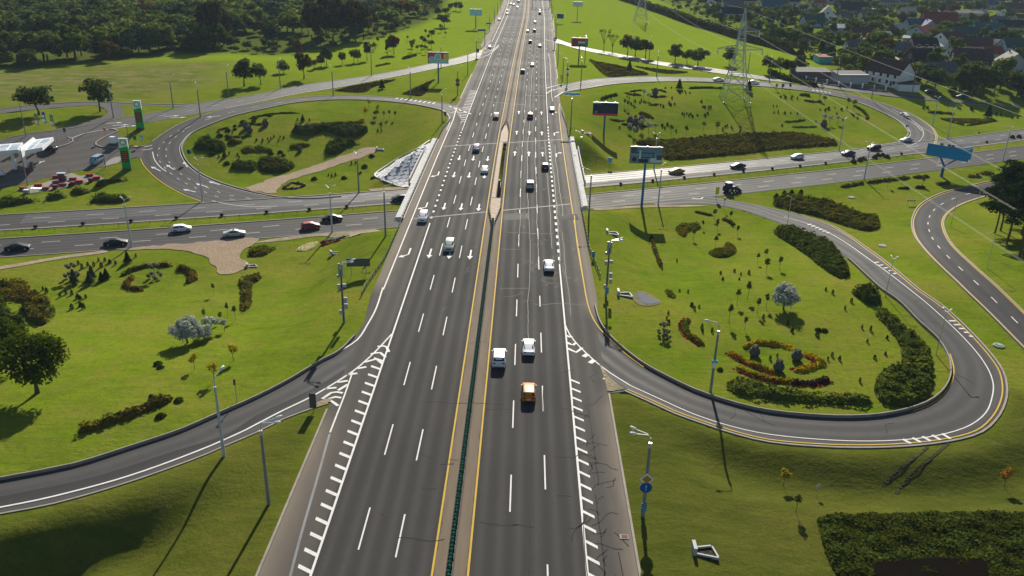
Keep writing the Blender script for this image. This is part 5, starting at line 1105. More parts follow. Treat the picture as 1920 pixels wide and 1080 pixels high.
for px, w, c, l in (([(1576, 350), (1600, 346), (1620, 342)], 1.3, ['ochre', 'hedgel'], 'leftmost ochre hedge along the avenue verge, right side'), ([(1624, 342), (1665, 337), (1707, 332)], 1.6, ['hedge', 'rust'], 'long brown hedge along the avenue verge, right side'), ([(1712, 332), (1728, 331), (1742, 330)], 1.4, ['hedge'], 'short dark hedge end along the avenue verge, right side'), ([(1682, 352), (1694, 352), (1706, 352)], 1., ['hedge'], 'short dark strip, left of two below the verge hedge'), ([(1715, 351), (1726, 351), (1737, 352)], 1., ['hedge'], 'short dark strip, right of two below the verge hedge'),
                    ([(1813, 330), (1826, 330), (1839, 329)], 1.5, ['ochre', 'rust'], 'flat ochre bed right of the blue sign, left of two'), ([(1841, 326), (1851, 324), (1862, 323)], 2.4, ['ochre', 'hedgel'], 'rounded ochre bed right of the blue sign, right of two'), ([(1756, 345), (1767, 344), (1778, 342)], 1.8, ['ochre', 'hedgel'], 'small ochre bed below the foot of the blue sign')):
    bed_strip(px, w, .7, c, l, 'shrub_bed', 'shrub bed', dens=20, lf=.22)
for q in ((1691, 347), (1664, 351), (1729, 349)): tree('sapling', 'sapling', q[0], q[1], 3.2, 'thin pale green sapling by the avenue verge hedge', 'sapling', 'saplings by the verge hedge')

# ---- pines on the right
def pine_meshes(seed, H):
    r = random.Random(seed); B = []; mb = MB(); pts = [(0, 0, -.2)]; x = y = 0
    for i in range(1, 7): x += r.gauss(0, .12); y += r.gauss(0, .12); pts.append((x, y, H * i / 6.2))
    for i in range(6): mb.cyl(pts[i], pts[i + 1], .26 * (1 - .13 * i), .26 * (1 - .13 * (i + 1)), 8)
    for i in range(34):
        z = H * r.uniform(.36, 1.0); a = r.uniform(0, 2 * PI); L = (1.2 + 2.6 * math.sin(min(1, (1.04 - z / H) / .45) * 1.5)) * r.uniform(.6, 1.1); q = r.uniform(1.1, 1.8)
        c = (math.cos(a) * L, math.sin(a) * L, z); B.append((*c, q * 1.25, q * 1.25, q * .55)); mb.cyl((0, 0, z - .5), c, .07, .03, 4)
    V, Fq = crown_cloud(B, 9000, .22, seed, up=.6); return mesh_np('crown', V, Fq, [LEAF['pine']]), mb.mesh('trunk', M_BARKP, True)
PINE = [pine_meshes(21, 17), pine_meshes(22, 18)]
for i, (px, py, s, l) in enumerate(((1865, 438, .80, 'tall dark pine, leftmost of the group at the right edge'), (1876, 433, .86, 'tall dark pine, second of the group at the right edge'), (1887, 457, .98, 'tall dark pine standing nearest the side road bend'), (1911, 482, 1.0, 'tall dark pine, lowest standing of the group at the right edge'), (1915, 440, 1.0, 'tall dark pine behind the others at the right edge'), (1948, 455, 1.0, 'tall dark pine mostly out of the picture'), (1900, 418, .8, 'tall dark pine at the back of the group at the right edge'), (1940, 420, .95, 'tall dark pine with its crown at the upper right of the group'))):
    cr, tr = PINE[i % 2]; t = thing('pine_tree', P(px, py), l, 'tree', 'pines at the right edge', rng.uniform(0, 6), s); obj('trunk', tr, t); obj('crown', cr, t)

# ---- lone trees on the far lawns
for nm, kd, px, py, H, l, v, w in (
    ('broadleaf_tree', 'round', 73, 216, 10.0, 'wide dark tree beside the filling station flags', 0, 1.45), ('broadleaf_tree', 'round', 188, 209, 12.0, 'tall dark rounded tree by the turning lane', 1, 1.0),
    ('broadleaf_tree', 'round', 458, 162, 10.5, 'broad dark tree above the slip road, left of a pair', 2, 1.1), ('broadleaf_tree', 'mid', 489, 159, 9.0, 'narrower dark tree above the slip road, right of a pair', 0, .9),
    ('broadleaf_tree', 'autumn', 570, 148, 11.0, 'brownish upright tree above the slip road', 0, 1.0), ('broadleaf_tree', 'bushy', 532, 137, 5.5, 'small rounded tree between the pair and the brownish tree', 0, 1.0),
    ('broadleaf_tree', 'mid', 590, 130, 4.5, 'small round tree on the lawn edge, leftmost of three', 1, 1.0), ('broadleaf_tree', 'mid', 602, 126, 6.0, 'small round tree on the lawn edge, middle of three', 2, .8), ('broadleaf_tree', 'bluish', 612, 123, 9.0, 'pale greenish round headed tree on the lawn edge', 0, .9),
    ('broadleaf_tree', 'mid', 642, 121, 6., 'thin tree right of the pale round headed tree', 0, .8), ('broadleaf_tree', 'mid', 664, 118, 6.5, 'left tree of a close pair at the lawn edge', 1, .9), ('broadleaf_tree', 'mid', 671, 117, 6.5, 'right tree of a close pair at the lawn edge', 2, .8), ('broadleaf_tree', 'column', 689, 113, 9.5, 'taller narrow tree behind a lamp post at the lawn edge', 1, .9),
    ('broadleaf_tree', 'column', 727, 103, 8.5, 'narrow dark tree left of the red tree', 0, .8), ('broadleaf_tree', 'red', 739, 101, 9.5, 'lone red leaved tree on the bright lawn', 0, 1.1), ('broadleaf_tree', 'round', 833, 51, 8.5, 'dark umbrella shaped tree on the far bright lawn', 0, 1.3),
    ('broadleaf_tree', 'autumn', 822, 33, 7, 'reddish small tree left of the far billboard', 1, 1.2), ('broadleaf_tree', 'mid', 836, 32, 7., 'green small tree left of the far billboard', 1, 1.2), ('broadleaf_tree', 'round', 863, 21, 7., 'dark small tree nearest the far billboard', 2, .8), ('broadleaf_tree', 'round', 855, 20, 7.5, 'dark small tree, second from the far billboard', 1, .7), ('broadleaf_tree', 'mid', 845, 24, 7.5, 'dark small tree, third from the far billboard', 1, .8),
    ('broadleaf_tree', 'autumn', 1176, 104, 10.5, 'rust topped tree above the right slip road, left of three', 0, 1.1), ('broadleaf_tree', 'round', 1191, 106, 11., 'dark upright tree above the right slip road, middle of three', 1, .9), ('broadleaf_tree', 'autumn', 1210, 109, 9.5, 'brown green tree above the right slip road, right of three', 1, 1.2),
    ('broadleaf_tree', 'round', 1265, 117, 9., 'dark crooked tree above the right slip road', 2, 1.1), ('broadleaf_tree', 'round', 1288, 119, 7., 'small dark tree left of the wide dark tree', 0, 1.0), ('broadleaf_tree', 'round', 1308, 123, 9., 'wide dark tree above the right slip road', 1, 1.3), ('broadleaf_tree', 'round', 1367, 122, 8.5, 'dark tree partly behind the big pylon', 2, 1.0),
    ('broadleaf_tree', 'round', 1440, 137, 8., 'dark tree right of the pylon at the town edge', 0, 1.1), ('broadleaf_tree', 'mid', 1462, 140, 8., 'green bushy tree at the town edge above the loop', 0, 1.3), ('broadleaf_tree', 'autumn', 1480, 142, 7., 'yellowish bushy tree at the town edge above the loop', 1, 1.2), ('broadleaf_tree', 'bushy', 1497, 132, 7., 'dense round tree left of the turquoise shed', 2, 1.2),
    ('broadleaf_tree', 'column', 1798, 178, 12., 'dark tree, leftmost of the big group by the service road', 0, 1.2), ('broadleaf_tree', 'column', 1822, 181, 15., 'tallest dark tree in the group by the service road', 1, 1.2), ('broadleaf_tree', 'round', 1840, 183, 14., 'broad dark tree in the group by the service road', 2, 1.2), ('broadleaf_tree', 'column', 1862, 180, 13., 'dark tree, rightmost of the big group by the service road', 2, 1.1), ('broadleaf_tree', 'mid', 1875, 165, 15., 'pale green tree standing behind the big dark group', 1, .8),
    ('broadleaf_tree', 'round', 1752, 170, 11., 'dark tree left of the big group, beside a house', 1, 1.0), ('broadleaf_tree', 'round', 1905, 184, 12., 'dark tree at the right edge beside the service road', 0, 1.2), ('broadleaf_tree', 'mid', 1935, 188, 12., 'dark tree cut by the right edge beside the service road', 2, 1.2)):
    tree(nm, kd, px, py, H, l, 'tree', None, v, wscale=w)
def bare_tree(px, py, H, label):
    r = random.Random(px); mb = MB(); mb.cyl((0, 0, -.2), (0, 0, H * .35), .16, .11, 6); tips = []
    for i in range(9):
        a = 2 * PI * i / 9 + r.uniform(-.2, .2); b = Vector((math.cos(a) * H * .13, math.sin(a) * H * .13, H * .62)); mb.cyl((0, 0, H * r.uniform(.2, .36)), b, .07, .05, 4)
        for k in range(3): c = b + Vector((math.cos(a + r.uniform(-.5, .5)) * H * .14, math.sin(a + r.uniform(-.5, .5)) * H * .14, H * r.uniform(.2, .36))); mb.cyl(b, c, .045, .015, 4); tips.append((*c, .7, .7, .6))
    t = thing('bare_tree', P(px, py), label, 'tree'); mb.build('trunk', M_BARK, t); V, Fq = crown_cloud(tips, 240, .22, px); obj('crown', mesh_np('crown', V, Fq, [LEAF['brown']]), t)
bare_tree(1132, 93, 10, 'nearly bare fan shaped tree above the right slip road'); bare_tree(1148, 97, 8.5, 'smaller nearly bare tree right of the fan shaped tree')
# young plantation on the bright lawn
for i in range(54):
    px, py = rng.uniform(690, 845), rng.uniform(60, 112)
    if py > 128 - (px - 600) * .16 + rng.gauss(0, 4) or py < 112 - (px - 600) * .24: continue
    tree('plantation_tree', rng.choice(['sapling', 'sapling', 'lime']), px, py, rng.uniform(3, 5.5), 'young planted tree on the bright lawn before the wood', 'sapling', 'young planted trees before the wood', rng.randint(0, 2), wscale=1.5)
# ---- the wood at the upper left: the front trees one by one, the rest as one mass
cand = []
lo, hi = WOOD.min(0), WOOD.max(0); r2 = np.random.default_rng(4)
gxx, gyy = np.meshgrid(np.arange(lo[0], hi[0], 9.0), np.arange(lo[1], min(hi[1], 1150), 9.0)); gxx = gxx.ravel() + r2.uniform(-3.6, 3.6, gxx.size); gyy = gyy.ravel() + r2.uniform(-3.6, 3.6, gyy.size)
ok = inside(gxx, gyy, WOOD) & ~inside(gxx, gyy, FIELD2); gxx, gyy = gxx[ok], gyy[ok]
dd = seg_dist(gxx, gyy, list(map(tuple, WOOD))); order = np.argsort(np.hypot(gxx, gyy)); gxx, gyy, dd = gxx[order], gyy[order], dd[order]
def in_view(x, y, z=4.):
    d = np.array([x, y, z]) - CAM; zc = d @ FW; return -60 < 960 + F_PX * (d @ RI) / zc < 1980 and 540 - F_PX * (d @ UP) / zc > -25
KN = dict(dark=('round', 'column'), mixed=('mid', 'bushy', 'round', 'autumn', 'bluish'))
LBL = dict(round='dark rounded broadleaf tree at the front of the wood', column='dark upright tree at the front of the wood', mid='mid green tree at the front of the wood', bushy='low bushy green tree at the front of the wood', autumn='tree with turning leaves at the front of the wood', bluish='greyish green tree at the front of the wood', tall='very tall brownish poplar rising from the wood', red='red leaved tree in the wood')
cnt = 0; mass = []
def py_front(x, y): return float(seg_dist(np.array([x]), np.array([y]), WE)[0]) < 34
WE = list(map(tuple, PL([(420, 100), (500, 104), (560, 100), (640, 86), (720, 68), (790, 46), (830, 20)])))
def wood_kind(x, y):
    px = 960 + F_PX * ((np.array([x, y, 0]) - CAM) @ RI) / ((np.array([x, y, 0]) - CAM) @ FW)
    f = math.sin(x * .021 + 1) * math.sin(y * .017) + rng.gauss(0, .5)
    if px > 420 and py_front(x, y) and rng.random() < .75: return rng.choice(['mid', 'bushy', 'mid', 'autumn']), rng.uniform(3, 5.5)
    if px < 200: return rng.choice(['round', 'round', 'column', 'mid', 'round']), 9 + 7 * rng.random()
    if f > .5: return rng.choice(['mid', 'bushy', 'autumn', 'mid']), 5 + 5 * rng.random() ** 1.6
    return rng.choice(['mid', 'round', 'bushy', 'bushy', 'bluish', 'autumn' if rng.random() < .5 else 'mid']), 6 + 8.5 * rng.random() ** 1.5
def wood_part(x, y):
    d = np.array([x, y, 0]) - CAM; px = 960 + F_PX * (d @ RI) / (d @ FW)
    return 'the left end of the wood' if px < 130 else 'the wood edge behind the meadow' if px < 300 else 'the wood edge below the left poplars' if px < 440 else 'the middle of the wood edge' if px < 560 else 'the wood edge below the right poplars' if px < 700 else 'the right end of the wood'
H0 = dict(round=9, mid=8, bushy=6, tall=17, column=13, autumn=8, red=6, bluish=8)
for x, y, d in zip(gxx, gyy, dd):
    if not in_view(x, y): continue
    if rng.random() < .12 or math.sin(x * .045 + 2 * math.sin(y * .02)) * math.sin(y * .05 + x * .013) > .52: continue     # small clearings
    kd, H = wood_kind(x, y); s = H / H0[kd]
    if d < 9: s *= rng.uniform(.55, .9)
    if cnt < 285:
        me = tree_proto(kd, rng.randint(0, 2), True)[0]; cnt += 1
        tag(obj('wood_tree', me, None, (x, y, float(h(x, y))), rng.uniform(0, 6.28), (s * rng.uniform(1.1, 1.5), s * rng.uniform(1.1, 1.5), s)), LBL[kd].replace('the front of the wood', wood_part(x, y)), 'tree', LBL[kd].split(' at ')[0] + 's, ' + wood_part(x, y))
    else: mass.append((x, y, kd, s))
for px, py, H in ((390, 86, 23), (405, 90, 25), (420, 84, 21), (585, 78, 23), (600, 82, 22), (625, 80, 24), (640, 76, 25), (655, 78, 24), (668, 72, 22), (682, 74, 20), (612, 70, 24)):
    me = tree_proto('tall', px % 3, True)[0]; s = H / 17; tag(obj('poplar_tree', me, None, P(px, py), px, (s, s, s)), LBL['tall'], 'tree', 'tall poplars in the wood')
for px, py, kd, H in ((508, 85, 'bluish', 12), (560, 100, 'red', 5), (690, 62, 'red', 9), (285, 50, 'red', 7)): tag(obj('wood_tree', tree_proto(kd, 0, True)[0], None, P(px, py), 1, H / H0[kd]), {'bluish': 'tall grey green willow in the wood', 'red': 'red leaved tree standing in the wood'}[kd], 'tree', 'odd coloured trees in the wood')
# far mass: leaf clusters of every tree joined in one object
tv = {}
for kd in ('round', 'column', 'mid', 'bushy', 'autumn', 'bluish'):
    for v in range(2):
        T_ = dict(round=(9, 8, 1.), column=(13, 6, .8), mid=(8, 6.5, 1.), bushy=(6, 6.5, .3), autumn=(8, 6, 1.), bluish=(8, 6, .4))[kd]
        tv[kd, v] = crown_cloud(lobes(v * 31 + len(kd), T_[0], T_[1], T_[2], 9), 130, .85, v)
mats_ = ['dark', 'mid', 'autumn', 'blue', 'brown']; mk_ = dict(round=0, column=0, mid=1, bushy=1, autumn=2, bluish=3)
VV, FF, MI, nn = [], [], [], 0
for x, y, kd, s in mass:
    V0, F0 = tv[kd, rng.randint(0, 1)]; a = rng.uniform(0, 6.28); ca, sa = math.cos(a), math.sin(a)
    V = V0 * s * np.array([1.4, 1.4, 1.0]); V = np.column_stack([V[:, 0] * ca - V[:, 1] * sa + x, V[:, 0] * sa + V[:, 1] * ca + y, V[:, 2]])
    VV.append(V); FF.append(F0 + nn); nn += len(V); MI += [mk_[kd]] * len(F0)
if VV:
    o = obj('woodland', mesh_np('woodland', np.concatenate(VV), np.concatenate(FF), [LEAF[k] for k in mats_], MI)); tag(o, 'distant wood filling the upper left corner', None, None, 'stuff')
print('wood', cnt, len(mass))
# ---------------------------------------------------------------- lamp posts
M_POLE = flat('concrete pole', (.20, .205, .21), .8, var=.2, scale=1.2)
M_POLEW = flat('pale pole', (.42, .45, .47), .6, var=.15, scale=1.2)
M_ALU = flat('aluminium', (.60, .61, .62), .35, metal=.6, var=.08)
M_LAMPW = flat('lamp housing', (.70, .71, .72), .35, var=.05)
M_LENS = flat('lamp lens', (.45, .50, .55), .15, var=.05)
M_BLACK = flat('black paint', (.018, .018, .02), .5)
M_DGREY = flat('dark grey metal', (.085, .09, .095), .5, metal=.3)
M_GREY = flat('grey metal', (.28, .30, .31), .5, metal=.3)
M_BLUE = flat('sign blue', (.012, .075, .32), .45, var=.08)
M_SKYB = flat('light blue sign', (.13, .42, .68), .45, var=.08)
M_RED = flat('red plastic', (.52, .025, .022), .4, var=.1)
M_DRED = flat('dark red plastic', (.22, .012, .012), .4, var=.12)
M_WHITEP = flat('white paint', (.78, .78, .77), .4, var=.04)
M_YSIGN = flat('sign yellow', (.62, .62, .03), .5, var=.06)
M_AMBER = flat('sign amber', (.45, .20, .02), .5)
M_GREENP = flat('bright green paint', (.015, .36, .07), .45, var=.08)
def head_mesh():
    mb = MB(); n = 10; V = []
    for z, s in ((-.09, .55), (-.02, .95), (.05, 1.0), (.12, .8), (.17, .35)): V += [(.42 + .46 * s * math.cos(2 * PI * i / n), .17 * s * math.sin(2 * PI * i / n), z) for i in range(n)]
    Fs = [(k * n + i, k * n + (i + 1) % n, (k + 1) * n + (i + 1) % n, (k + 1) * n + i) for k in range(4) for i in range(n)] + [tuple(range(n))[::-1], tuple(range(4 * n, 5 * n))]
    return mb.add(V, Fs).mesh('lamp_head', M_LAMPW, True)
HEAD = head_mesh()
LENS = MB().lathe([(.0, -.14), (.14, -.12), (.22, -.085)], 10, (.42, 0, 0)).mesh('lens', M_LENS, True)
def arm_mesh(reach, rise): return MB().tube([(0, 0, 0), (0, 0, rise * .55), (reach * .2, 0, rise * .85), (reach, 0, rise)], .05, 6).mesh('arm', M_ALU)
POLES = {}
for nm, H, r0, r1, mat in (('std', 8.9, .20, .13, M_POLE), ('pale', 8.9, .20, .13, M_POLEW), ('slim', 6.2, .08, .05, M_ALU)):
    POLES[nm] = MB().cyl((0, 0, -.5), (0, 0, H), r0, r1, 10).mesh('pole', mat, True)
COLLAR = MB().cyl((0, 0, 8.45), (0, 0, 9.0), .17, .17, 10).mesh('collar', M_ALU, True)
A1, A2, AV, AS = arm_mesh(1.3, 1.6), arm_mesh(1.5, 1.3), arm_mesh(.65, 1.5), arm_mesh(.8, .8)
def lamp(px, py, typ, ang, label, pale=False, k=1.0, group='lamp posts along the roads'):
    slim = typ.startswith('slim'); t = thing('lamp_post', P(px, py), label, 'lamp post', group, math.radians(ang), k)
    top = 6.1 if slim else 8.8
    obj('pole', POLES['slim' if slim else ('pale' if pale else 'std')], t)
    if not slim: obj('collar', COLLAR, t)
    arms = dict(single=[(A1, 0)], double=[(A2, .22), (A2, -.32)], vee=[(AV, .6), (AV, PI - .6)], slim=[(AS, 0)], slim2=[(AS, .45), (AS, -.45)])[typ]
    for me, a in arms:
        ar = obj('arm', me, t, (0, 0, top), a); rch = {A1: 1.3, A2: 1.5, AV: .65, AS: .8}[me]; zz = {A1: 1.6, A2: 1.3, AV: 1.5, AS: .8}[me]
        hd = obj('lamp_head', HEAD, t, (rch * math.cos(a), rch * math.sin(a), top + zz), a, .7 if slim else .88); hd.rotation_euler = (0, -.22, a)
        if not slim and py > 200: obj('lens', LENS, hd)
    return t
LP = [(420, 855, 'single', 75, 'nearest lamp post on the left, standing on the outer verge of the left ramp', True), (504, 945, 'double', 10, 'twin headed lamp post at the bottom left beside the motorway verge'),
      (723, 443, 'single', 20, 'lamp post at the near left end of the bridge'), (623, 436, 'vee', 0, 'pale V armed lamp post beside the red hatchback on the avenue', True), (673, 362, 'vee', 0, 'V armed lamp post between upper gravel path and avenue'), (769, 370, 'single', 20, 'lamp post behind the left bridge rail in front of the stone slope', True),
      (247, 463, 'vee', 0, 'tall pale V armed lamp post in front of the black saloon on the avenue', True), (380, 377, 'vee', 0, 'V armed lamp post at the tip of the grass triangle by the upper left loop', True),
      (213, 222, 'single', 60, 'lamp post beside the turning lane below the tall round tree'), (325, 203, 'single', 60, 'lamp post where the access road joins the slip road'), (376, 220, 'single', 120, 'lamp post on the strip between slip road and upper left loop'), (429, 182, 'single', 80, 'lamp post beside the broad dark tree pair'),
      (526, 166, 'single', 80, 'lamp post left of the small rounded tree on the slip road'), (625, 180, 'single', 120, 'lamp post at the left tip of the dark triangular bed'), (697, 142, 'single', 60, 'lamp post on the far side of the slip road by the narrow tree'), (770, 183, 'single', 120, 'lamp post between the two dark triangular beds and the loop'), (827, 128, 'single', 30, 'lamp post partly hidden by the colourful billboard'),
      (829, 232, 'single', 50, 'lamp post inside the tip of the upper left loop by the guard rail'), (877, 141, 'single', 20, 'lamp post on the grass wedge near the motorway, left'), (858, 179, 'single', 30, 'lamp post carrying two round sign backs near the hatched gore'), (893, 113, 'single', 20, 'lamp post at the slip road nose on the left'), (909, 85, 'single', 10, 'lamp post beside the white car leaving by the left slip road'),
      (918, 60, 'single', 0, 'far left lamp post, first above the slip road nose'), (927, 43, 'single', 0, 'far left lamp post, second above the slip road nose'), (933, 29, 'single', 0, 'far left lamp post, third above the slip road nose'), (939, 18, 'single', 0, 'far left lamp post, fourth above the slip road nose'), (943, 7, 'single', 0, 'far left lamp post, last before the picture edge'),
      (1046, 119, 'single', 180, 'lamp post near the red billboard at the motorway edge'), (1040, 91, 'single', 180, 'lamp post with round blue sign at the right slip road nose'), (1043, 72, 'single', 180, 'far right lamp post just above the slip road nose'), (1041, 55, 'single', 180, 'far right lamp post beside the blue direction sign'), (1036, 36, 'single', 180, 'far right lamp post, second above the slip road nose'), (1034, 24, 'single', 180, 'far right lamp post, third above the slip road nose'), (1033, 12, 'single', 180, 'far right lamp post, last before the picture edge'),
      (1055, 150, 'single', 170, 'lamp post beside the yellow arrow sign at the upper right loop'), (1063, 160, 'single', 150, 'lamp post with small signs at the start of the upper right loop'), (1089, 158, 'single', 100, 'lamp post on the far verge of the upper right loop'), (1070, 240, 'single', 180, 'lamp post carrying the long light blue sign'), (1087, 316, 'single', 160, 'lamp post behind the right bridge parapet'), (1104, 406, 'single', 170, 'lamp post at the near right end of the bridge'),
      (1097, 110, 'single', 90, 'lamp post behind the red billboard'), (1231, 144, 'single', 90, 'lamp post above the top of the upper right loop'), (1217, 110, 'single', 270, 'lamp post among the three trees above the right slip road'), (1226, 318, 'vee', 0, 'V armed lamp post behind the blue grey billboard', True), (1234, 384, 'vee', 0, 'pale V armed lamp post right of the blue billboard post', True), (1402, 137, 'single', 270, 'lamp post right of the big pylon on the service road'), (1442, 155, 'single', 90, 'lamp post between service road and loop, right of the pylon'),
      (1567, 158, 'single', 250, 'lamp post in front of the white post fence'), (1634, 186, 'double', 250, 'twin headed lamp post below the long white house'), (1710, 176, 'single', 250, 'lamp post on the service road beside the low brown shed'), (1748, 236, 'vee', 0, 'V armed lamp post left of the triangular bed on the right lawn', True), (1776, 260, 'vee', 0, 'V armed lamp post at the end of the right loop', True), (1573, 283, 'vee', 0, 'V armed lamp post above the avenue right of the rust bank', True), (1620, 337, 'vee', 0, 'V armed lamp post on the near avenue verge by the ochre hedges', True), (1880, 302, 'vee', 0, 'V armed lamp post behind the pines at the right edge', True),
      (1476, 421, 'slim', 200, 'slim steel lamp post at the upper end of the lower right loop'), (1660, 556, 'slim2', 60, 'slim twin armed lamp post on the inner side of the right loop, upper one'), (1755, 665, 'slim2', 60, 'slim twin armed lamp post on the inner side of the right loop, lower one'), (1782, 426, 'slim', 180, 'slim lamp post inside the bend of the side road'), (1850, 503, 'slim', 180, 'slim lamp post on the bright grass left of the pines'), (1833, 381, 'slim', 120, 'slim lamp post beside the side road below the blue sign'),
      (1332, 735, 'single', 185, 'lamp post with a small blue sign inside the lower right loop'), (1205, 968, 'double', 175, 'twin headed lamp post with diamond and arrow signs at the lower right')]
LPO = {}
for q in LP: LPO[q[:2]] = lamp(*q)
# the two posts loaded with equipment
M_BOX = flat('equipment grey', (.36, .37, .38), .7, var=.1, spec=.1)
def antenna_post(px, py, ang, label, side):
    t = lamp(px, py, 'double', ang, label, group='posts with radio equipment'); s = side
    for z, hh, dx, w in ((10.0, 1.9, -.22, .3), (9.9, 1.9, .2, .3), (8.9, .5, -.4, .4)): MB().box((dx, -.15, z - 1.2), (w, .22, hh)).build('antenna_panel', M_GREY, t)
    for z, dx, hh in ((6.3, .45, .5), (6.1, -.35, .7), (3.9, s * .5, .9), (2.9, s * .55, .8), (1.9, -s * .25, .7)): MB().box((dx, -.28, z), (.5, .35, hh), 0).build('equipment_box', M_BOX, t)
    MB().tube([(.0, -.22, .4), (.02, -.22, 8.6)], .04, 5).build('cable', M_BLACK, t); t.rotation_euler = (0, 0, math.radians(0))
    return t
antenna_post(645, 605, 15, 'lamp post loaded with grey boxes and antennas on the left lawn', 1); antenna_post(1136, 556, 165, 'lamp post loaded with grey boxes and antennas on the right lawn', 1)

# ---------------------------------------------------------------- small signs
DISC = lambda r, m, nm, n=18: MB().cyl((0, -.02, 0), (0, .02, 0), r, r, n).mesh(nm, m)
def board(w, hh, m, nm): return MB().box((0, 0, 0), (w, .05, hh)).mesh(nm, m)
def up_arrow(L, w, m, nm='arrow'): return mesh_np(nm, [(-w * .35, -.035, -L / 2), (w * .35, -.035, -L / 2), (w * .35, -.035, L * .1), (w, -.035, L * .1), (0, -.035, L / 2), (-w, -.035, L * .1), (-w * .35, -.035, L * .1)], [(0, 1, 2, 6), (3, 4, 5)], [m])
def stripes(w, hh, n, nm='stripe'):
    mb = MB()
    for i in range(n):
        z = -hh / 2 + hh * (i + .1) / n; mb.add([(-w / 2, -.035, z), (w / 2, -.035, z + hh / n * .8), (w / 2, -.035, z + hh / n * 1.25), (-w / 2, -.035, z + hh / n * .45)], [(0, 1, 2, 3)])
    return mb.mesh(nm, M_BLACK)
def chevrons(w, hh, n, m):
    mb = MB()
    for i in range(n):
        x = -w / 2 + w * (i + .15) / n; a = w / n * .4; mb.add([(x, -.035, -hh * .42), (x + a, -.035, -hh * .42), (x + a * 1.9, -.035, 0), (x + a, -.035, hh * .42), (x, -.035, hh * .42), (x + a * .9, -.035, 0)], [(0, 1, 2, 5), (5, 2, 3, 4)])
    return mb.mesh('chevron', m)
def sign(px, py, H, label, parts, rz=0., legs=(0,), cat='road sign', name='road_sign', mat=None, group=None):
    t = thing(name, P(px, py), label, cat, group, rz)
    for x in legs: MB().cyl((x, .06, -.2), (x, .06, H), .05, .05, 6).build('leg' if len(legs) > 1 else 'post', mat or M_GREY, t)
    for nm, me, z, kids in parts:
        o = obj(nm, me, t, (0, -.03, z))
        for k in kids: obj(k.name.split('.')[0], k, o)
    return t
dia = lambda: (lambda b: b)(mesh_np('sign_plate', [(-.75, 0, 0), (0, 0, -.75), (.75, 0, 0), (0, 0, .75)], [(0, 1, 2, 3)], [M_LAMPW]))
diai = mesh_np('amber_diamond', [(-.5, -.03, 0), (0, -.03, -.5), (.5, -.03, 0), (0, -.03, .5)], [(0, 1, 2, 3)], [M_AMBER])
t = LPO[(1205, 968)]; iv = -t.rotation_euler.z
def on_post(t, nm, me, z, kids=(), off=-.2):
    R = Matrix.Rotation(-t.rotation_euler.z, 3, 'Z'); o = obj(nm, me, t, R @ Vector((0, off, z)), -t.rotation_euler.z)
    for k in kids: obj(k.name.split('.')[0], k, o)
on_post(t, 'sign_plate', dia(), 4.75, [diai]); on_post(t, 'arrow_sign', DISC(.62, M_BLUE, 'arrow_sign'), 3.75, [up_arrow(.8, .14, M_SKYB)]); on_post(t, 'striped_board', board(.55, 1.1, M_SKYB, 'striped_board'), 1.25, [stripes(.55, 1.1, 5)])
t = LPO[(1332, 735)]; on_post(t, 'blue_sign', board(.75, .5, M_SKYB, 'blue_sign'), 4.6); on_post(t, 'sign_plate', board(.35, .8, M_LAMPW, 'sign_plate'), 4.1, (), -.22)
t = LPO[(1040, 91)]; on_post(t, 'arrow_sign', DISC(.9, M_BLUE, 'arrow_sign'), 4.6); t = LPO[(1063, 160)]
for z, m in ((6.2, M_BLUE), (5.2, M_WHITEP), (4.2, M_RED)): on_post(t, 'sign_plate', board(1.1, .7, m, 'sign_plate'), z)
t = LPO[(858, 179)]
for z in (5.3, 3.9): on_post(t, 'sign_plate', DISC(.75, M_DGREY, 'sign_plate'), z, (), .2)
t = LPO[(1070, 240)]; on_post(t, 'direction_sign', board(4.6, .75, M_SKYB, 'direction_sign'), 10.4, (), -.25)
t = LPO[(1070, 240)]; on_post(t, 'arm', MB().box((0, 0, 0), (4.7, .1, .1)).mesh('arm', M_GREY), 9.95, (), -.12)
sign(673, 515, 2.6, 'grey back of a wide road sign on two legs on the left bank', [('sign_plate', board(4.0, 1.5, M_DGREY, 'sign_plate'), 2.3, [])], .12, (-1.3, 1.3))
sign(588, 772, 2.6, 'dark narrow road sign seen from behind at the left ramp nose', [('sign_plate', board(.85, 2.1, M_DGREY, 'sign_plate'), 1.6, [])], -.05)
sign(1112, 487, 1.5, 'blue and black striped hazard board at the right guard rail end', [('striped_board', board(.6, 1.1, M_SKYB, 'striped_board'), 1.1, [stripes(.6, 1.1, 5)])], 0.)
sign(1137, 558, 1.8, 'blue and black striped hazard board at the foot of the right equipment post', [('striped_board', board(.6, 1.1, M_SKYB, 'striped_board'), 1.2, [stripes(.6, 1.1, 5)])])
sign(1707, 385, 1.5, 'red and white chevron board at the side road bend', [('chevron_board', board(2.3, .55, M_WHITEP, 'chevron_board'), 1.3, [chevrons(2.3, .55, 4, M_DRED)])], .1, (-.9, .9))
ybo = [('sign_plate', board(.9, 1.9, M_YSIGN, 'sign_plate'), 2.6, [DISC(.33, M_BLUE, 'arrow_disc')])]
sign(1052, 157, 3.0, 'yellow backed blue arrow sign at the start of the upper right loop', ybo); sign(1343, 376, 3.0, 'yellow backed blue arrow sign where the right loop leaves the avenue', ybo)
sign(1357, 393, 3.0, 'small road sign on a thin post at the loop entry', [('sign_plate', board(.6, .6, M_GREY, 'sign_plate'), 2.7, [])])
sign(356, 302, 3.2, 'small blue square sign inside the upper left loop', [('sign_plate', board(.9, 1.2, M_BLUE, 'sign_plate'), 2.6, [board(.4, .6, M_WHITEP, 'pictogram')])])
